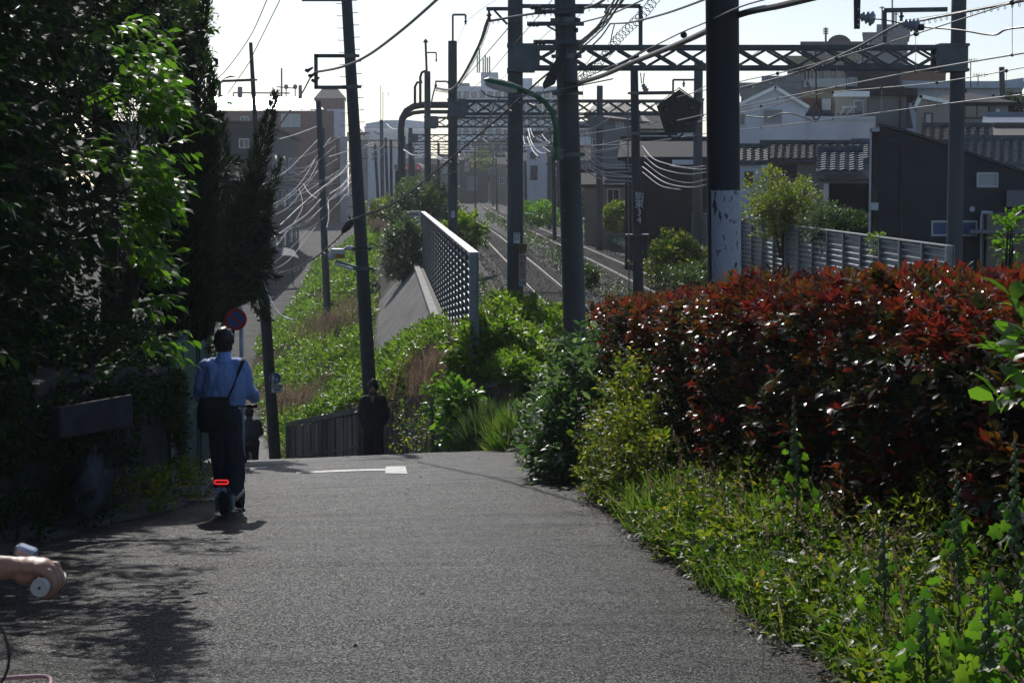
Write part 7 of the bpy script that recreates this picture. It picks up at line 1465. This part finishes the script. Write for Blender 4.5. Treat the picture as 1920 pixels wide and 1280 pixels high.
# rim sprays of the big tree; sunlight put into their lighter leaf colour
sp = []
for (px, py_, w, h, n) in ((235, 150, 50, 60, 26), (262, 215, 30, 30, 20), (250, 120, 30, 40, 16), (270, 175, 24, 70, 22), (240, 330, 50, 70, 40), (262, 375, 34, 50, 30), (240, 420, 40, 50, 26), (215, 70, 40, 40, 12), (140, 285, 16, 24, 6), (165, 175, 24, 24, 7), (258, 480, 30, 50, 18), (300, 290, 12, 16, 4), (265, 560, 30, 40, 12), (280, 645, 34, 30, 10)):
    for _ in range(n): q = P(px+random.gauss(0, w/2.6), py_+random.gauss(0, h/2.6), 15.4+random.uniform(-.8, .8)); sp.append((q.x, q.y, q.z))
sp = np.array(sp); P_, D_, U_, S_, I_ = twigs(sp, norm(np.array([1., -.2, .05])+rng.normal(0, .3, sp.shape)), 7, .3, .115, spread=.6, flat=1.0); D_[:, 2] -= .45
t = thing('tree_branch', 'leaf sprays coloured sunlit yellow green, overhanging from the big left tree', 'branch', tuple(sp.mean(0))); leaves('foliage', P_, D_, U_, S_, 'oval', L_bright, t)
b = MB(); [b.tube([(a[0]-.5, a[1]+.1, a[2]-.12), (a[0]-.2, a[1]+.04, a[2]+.02), tuple(a)], [.006, .004, .002], 5) for a in sp[::4]]; b.build('twigs', bark, t)
# conifers
def conifer(label, base, lobes, seed):
    t = thing('conifer', label, 'conifer', base); b = MB(); base = Vector(base); PP, DD, SS = [], [], []
    top = max((P(*l[1], l[2]) for l in lobes), key=lambda v: v.z); b.tube(spline([base-Vector((0, 0, .3)), base.lerp(top, .4)+Vector((.05, 0, 0)), base.lerp(top, .8)], 5), list(np.linspace(.17, .04, 11)), 10); b.build('trunk', bark, t, smooth=True)
    b = MB()
    for i, (p0, p1, d, w, dens) in enumerate(lobes):
        a, c = P(*p0, d), P(*p1, d); W_ = w*d/FP/2; ax_ = c-a; L_ = ax_.length; n = int(dens*L_*W_*1500); wob = Vector((random.uniform(-.12, .12), random.uniform(-.3, .3), 0))*L_*.3
        b.tube([base.lerp(a, .6)+Vector((0, 0, .3)), a, a.lerp(c, .7)], [.05, .035, .012], 6)
        u = rng.random(n)**1.15; an = rng.random(n)*6.283; rr = rng.random(n)**.45
        f = np.minimum(1, u*3.5+.35)*(1-u)**.62
        f = f*(1+.4*np.array([noise.noise(Vector((x*5+i*9, y*.9, 0))) for x, y in zip(u*L_*.6, an)]))
        axn = np.array(ax_.normalized()); s1 = norm(np.cross(axn, [0, 1., 0.01])); s2 = np.cross(axn, s1); w0 = np.array(wob)
        off = (s1[None]*np.cos(an)[:, None]+s2[None]*np.sin(an)[:, None])
        PP.append(np.array(a)+np.outer(u, np.array(ax_))+np.sin(u*3.14)[:, None]*w0+off*(W_*f*rr)[:, None]); DD.append(norm(axn*1.15+off*.75+rng.normal(0, .25, (n, 3)))); SS.append((.13+.1*rng.random(n))*(1-.35*u))
    b.build('branches', bark, t, smooth=True); PP, DD, SS = map(np.concatenate, (PP, DD, SS))
    leaves('foliage', PP, DD, rdir(len(PP)), SS, 'needle', L_conif, t); return t
conifer('tall dark flame shaped conifer left of the sun glare', (-5.6, 27, -.9), [((350, 560), (388, -5), 26.5, 80, 1.3), ((330, 620), (345, 60), 26, 150, .9), ((380, 420), (384, 80), 27.5, 40, 1.6), ((395, 330), (398, 130), 27, 30, 1.5), ((300, 560), (300, 20), 28, 130, .7), ((370, 640), (395, 200), 26.3, 110, 1.0), ((318, 300), (318, 20), 27, 60, 1.2), ((255, 560), (262, 60), 28, 120, .6), ((345, 330), (352, 70), 27.2, 60, 1.3)], 1)
conifer('leaning dark conifer in front of the brick building', (-5.2, 34, -2.0), [((425, 520), (516, 175), 34, 62, 1.5), ((400, 600), (470, 330), 33.6, 100, 1.3), ((380, 560), (415, 215), 34.5, 80, 1.2), ((440, 560), (505, 360), 34.3, 66, 1.4), ((395, 600), (440, 450), 33.5, 90, 1.2), ((350, 600), (400, 420), 32.4, 120, 1.0), ((450, 570), (500, 450), 34, 50, 1.2), ((480, 470), (526, 300), 34.5, 34, 1.2), ((370, 500), (514, 470), 33, 76, 1.0), ((380, 560), (490, 545), 33, 56, 1.0), ((360, 430), (508, 395), 33.5, 80, 1.0), ((350, 360), (450, 300), 33, 80, 1.0), ((400, 470), (520, 520), 33, 50, .9), ((430, 340), (506, 500), 34, 90, 1.0), ((420, 440), (500, 600), 34, 90, 1.0), ((450, 400), (518, 440), 34, 50, 1.1)], 2)
tree('loose yellow green bamboo like tree behind the tall conifer', 312, 70, 33, 120, 190, leafmat('leaf_bamboo', [(0, (.05, .09, .02)), (1, (.13, .18, .04))], .4, .6), .13, 1500, 60, 'lance', zb=-1, k2=dict(shell=.2, lump=.5)); bigtree('dim tree standing behind the dark left tree mass', (-10.8, 25.0, 3.2), (4.8, 3.0, 5.6), 6000, 8, .24, L_tree, 53, (-11.5, 26))
tree('dark leafy tree filling the gap above the big left tree', 190, 40, 27, 230, 300, L_tree, .12, 1600, 61, zb=-.5, k2=dict(shell=.3))
# evergreen shrubs and weed tufts along the left wall
bush('dark evergreen shrub filling the space above the stone wall', (-5.3, 19.3, -.5), (1.3, 2.8, 1.0), 1500, 7, .09, L_tree, 'oval', L_=.2, seed=70); bush('fern green shrub hanging over the wall beside the green gate', (-4.75, 22.6, -.55), (.75, 1.3, .75), 800, 8, .09, L_tree, 'lance', L_=.22, seed=71, zb=-.9)
bush('shadowed undergrowth shrub at the far left edge', (-5.0, 14.6, -.3), (1.0, 1.6, .9), 1100, 7, .09, L_tree, 'oval', L_=.18, seed=72); bush('ivy like shrub under the conifers beyond the gate', (-5.1, 29.2, -1.4), (.9, 2.0, 1.0), 900, 7, .1, L_tree, 'fold', L_=.2, seed=73)
for i in range(6):
    y = 13.2+i*1.75; x = XL(y)-.25; bush(['fern tuft at the foot of the stone wall near the left edge', 'grassy tuft by the wall second from the left edge', 'weed tuft by the wall under the pale stone', 'weed tuft beside the rough white stone', 'leafy weed tuft before the gate', 'weed tuft at the gate post foot beside the rider'][i], (x, y, road_z(x, y)+.14), (.28, .5, .22), 170, 6, .08, L_tree if i < 4 else L_weed, 'lance', name='weed_tuft', cat='weed', L_=.16, zb=road_z(x, y)-.02)
n = 5200; yv = 6+18.5*rng.random(n); vv = rng.random(n); cov = np.array([noise.noise(Vector((a*.8, b_*1.4, 3))) for a, b_ in zip(yv, vv)]); kp = (cov+.9*(vv-.55)) > -.02; yv, vv = yv[kp], vv[kp]
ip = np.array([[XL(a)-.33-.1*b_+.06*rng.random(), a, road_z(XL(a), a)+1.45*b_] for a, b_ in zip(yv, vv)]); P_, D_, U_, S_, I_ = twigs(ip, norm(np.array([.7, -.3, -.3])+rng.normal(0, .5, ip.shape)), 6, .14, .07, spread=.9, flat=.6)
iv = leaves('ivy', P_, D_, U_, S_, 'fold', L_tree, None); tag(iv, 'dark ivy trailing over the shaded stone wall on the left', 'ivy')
# --- stone wall, gate and drain on the left
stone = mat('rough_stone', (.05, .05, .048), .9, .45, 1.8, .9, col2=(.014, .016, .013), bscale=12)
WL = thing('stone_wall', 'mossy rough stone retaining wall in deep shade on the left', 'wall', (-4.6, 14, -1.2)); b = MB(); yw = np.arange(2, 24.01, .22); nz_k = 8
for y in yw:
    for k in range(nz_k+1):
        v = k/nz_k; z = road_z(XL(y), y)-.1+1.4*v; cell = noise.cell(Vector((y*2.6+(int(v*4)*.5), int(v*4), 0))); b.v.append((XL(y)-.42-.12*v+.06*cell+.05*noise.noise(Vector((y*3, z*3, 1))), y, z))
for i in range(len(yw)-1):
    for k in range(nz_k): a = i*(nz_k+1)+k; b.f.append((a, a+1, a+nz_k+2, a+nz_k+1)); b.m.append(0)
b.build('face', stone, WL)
b = MB()
for i in range(12): y = 3+i*1.75; b.box((XL(y)-.72, y, road_z(XL(y), y)+1.36), (.5, 1.7, .14), rz=.05*random.uniform(-1, 1))
b.build('coping', stone, WL, bevel=.02)
t = thing('concrete_block', 'pale weathered concrete slab on top of the stone wall', 'concrete slab', (-4.2, 17.5, -.6)); b = MB(); a, c = P(112, 820, 17.5), P(250, 745, 18.4); b.slab([P(112, 822, 17.4), P(250, 800, 18.4), P(250, 738, 18.5), P(112, 762, 17.5)], .12); b.build('slab', mat('slab_dim', (.055, .055, .06), .85, .3, 4, .5, col2=(.03, .03, .032)), t, bevel=.02)
t = thing('boulder', 'whitish rough boulder standing out of the wall foot', 'rock', P(195, 900, 18)); b = MB(); q = P(192, 900, 18.4); b.ball((q.x-.1, q.y, q.z-.02), (.15, .2, .3), 22, 16); b.v = [tuple(Vector(p)+Vector((.12, .1, .12))*noise.noise(Vector(p)*4)+Vector((.05, .05, .05))*noise.cell(Vector(p)*9)) for p in b.v]; b.build('rock', mat('pale_rock', (.14, .15, .17), .85, .4, 6, .6, col2=(.02, .02, .02)), t)
gg = mat('gate_green', (.02, .09, .082), .45, .25, 3, .1); GA = thing('gate', 'dark green metal double gate in the shade behind the stone wall', 'gate', (-4.2, 25.5, -2))
for (y0, y1) in ((23.7, 25.3), (25.36, 27.0)):
    xg = lambda y: lerp(-4.12, -4.3, (y-23.7)/3.3); b = MB(); z0 = lambda y: road_z(xg(y), y)+.08; z1 = lambda y: lerp(-.33, -.2, (y-23.7)/3.3)
    P3 = lambda y, v: Vector((xg(y), y, lerp(z0(y), z1(y), v)))
    for y in (y0+.03, y1-.03): b.bar(P3(y, 0), P3(y, 1), .06)
    for v in (0.02, .45, .55, .98): b.bar(P3(y0, v), P3(y1, v), .05)
    b.bar(P3(y0+.05, .03), P3(y1-.05, .43), .03)
    f = b.build('leaf_frame', mat('gate_edge', (.05, .14, .13), .4, .2, 4), GA)
    b = MB(); n = 16
    for k in range(n): y = lerp(y0+.08, y1-.08, k/(n-1)); b.bar(P3(y, .03), P3(y, .97), .012, .07)
    b.build('leaf_panel', gg, f)
for y in (23.55, 27.1): b = MB(); x = lerp(-4.12, -4.3, (y-23.7)/3.3); b.box((x, y, -1.2), (.12, .12, 2.1)); b.build('gate_post', gg, GA)
b = MB(); b.box((-4.14, 25.2, -1.1), (.03, .05, .28)); b.build('handle', galv, GA)
t = thing('green_fence_panel', 'green sheet fence panel just beyond the gate', 'fence panel', (-4.5, 29, -2.6)); b = MB(); b.bar((-4.35, 27.4, -1.2), (-4.5, 29.5, -1.4), .04, 2.0); b.build('sheet', gg, t); b = MB(); b.bar((-4.35, 27.4, -.17), (-4.5, 29.5, -.37), .07, .05); b.build('cap_rail', gg, t)
t = thing('drain_cover', 'small slotted drain grating beside the scooter', 'drain cover', (-3.6, 21.4, -1.75)); q = on_road(378, 942); b = MB()
for k in range(9): x = q.x-.16+k*.05; b.bar((x-.0, q.y-.16, road_z(x, q.y-.16)+.035), (x+.05, q.y+.16, road_z(x, q.y+.16)+.035), .022, .012)
b.build('grating', mat('grate_bright', (.55, .55, .55), .3, .1, 5, metal=.7), t)
# ---------------------------------------------------------------- air
m = bpy.data.materials.new('haze_air'); m.use_nodes = True; t = m.node_tree; t.nodes.clear()
o = t.nodes.new('ShaderNodeOutputMaterial'); pv = t.nodes.new('ShaderNodeVolumePrincipled'); t.links.new(pv.outputs[0], o.inputs['Volume'])
pv.inputs['Color'].default_value = (.85, .92, 1, 1); pv.inputs['Density'].default_value = .00028; pv.inputs['Anisotropy'].default_value = .5
b = MB(); b.bx(-420, 520, -60, 1520, -12, 45); h = b.build('haze', m); kind(h, 'stuff'); tag(h, 'thin bluish haze filling the air over the railway', 'haze')
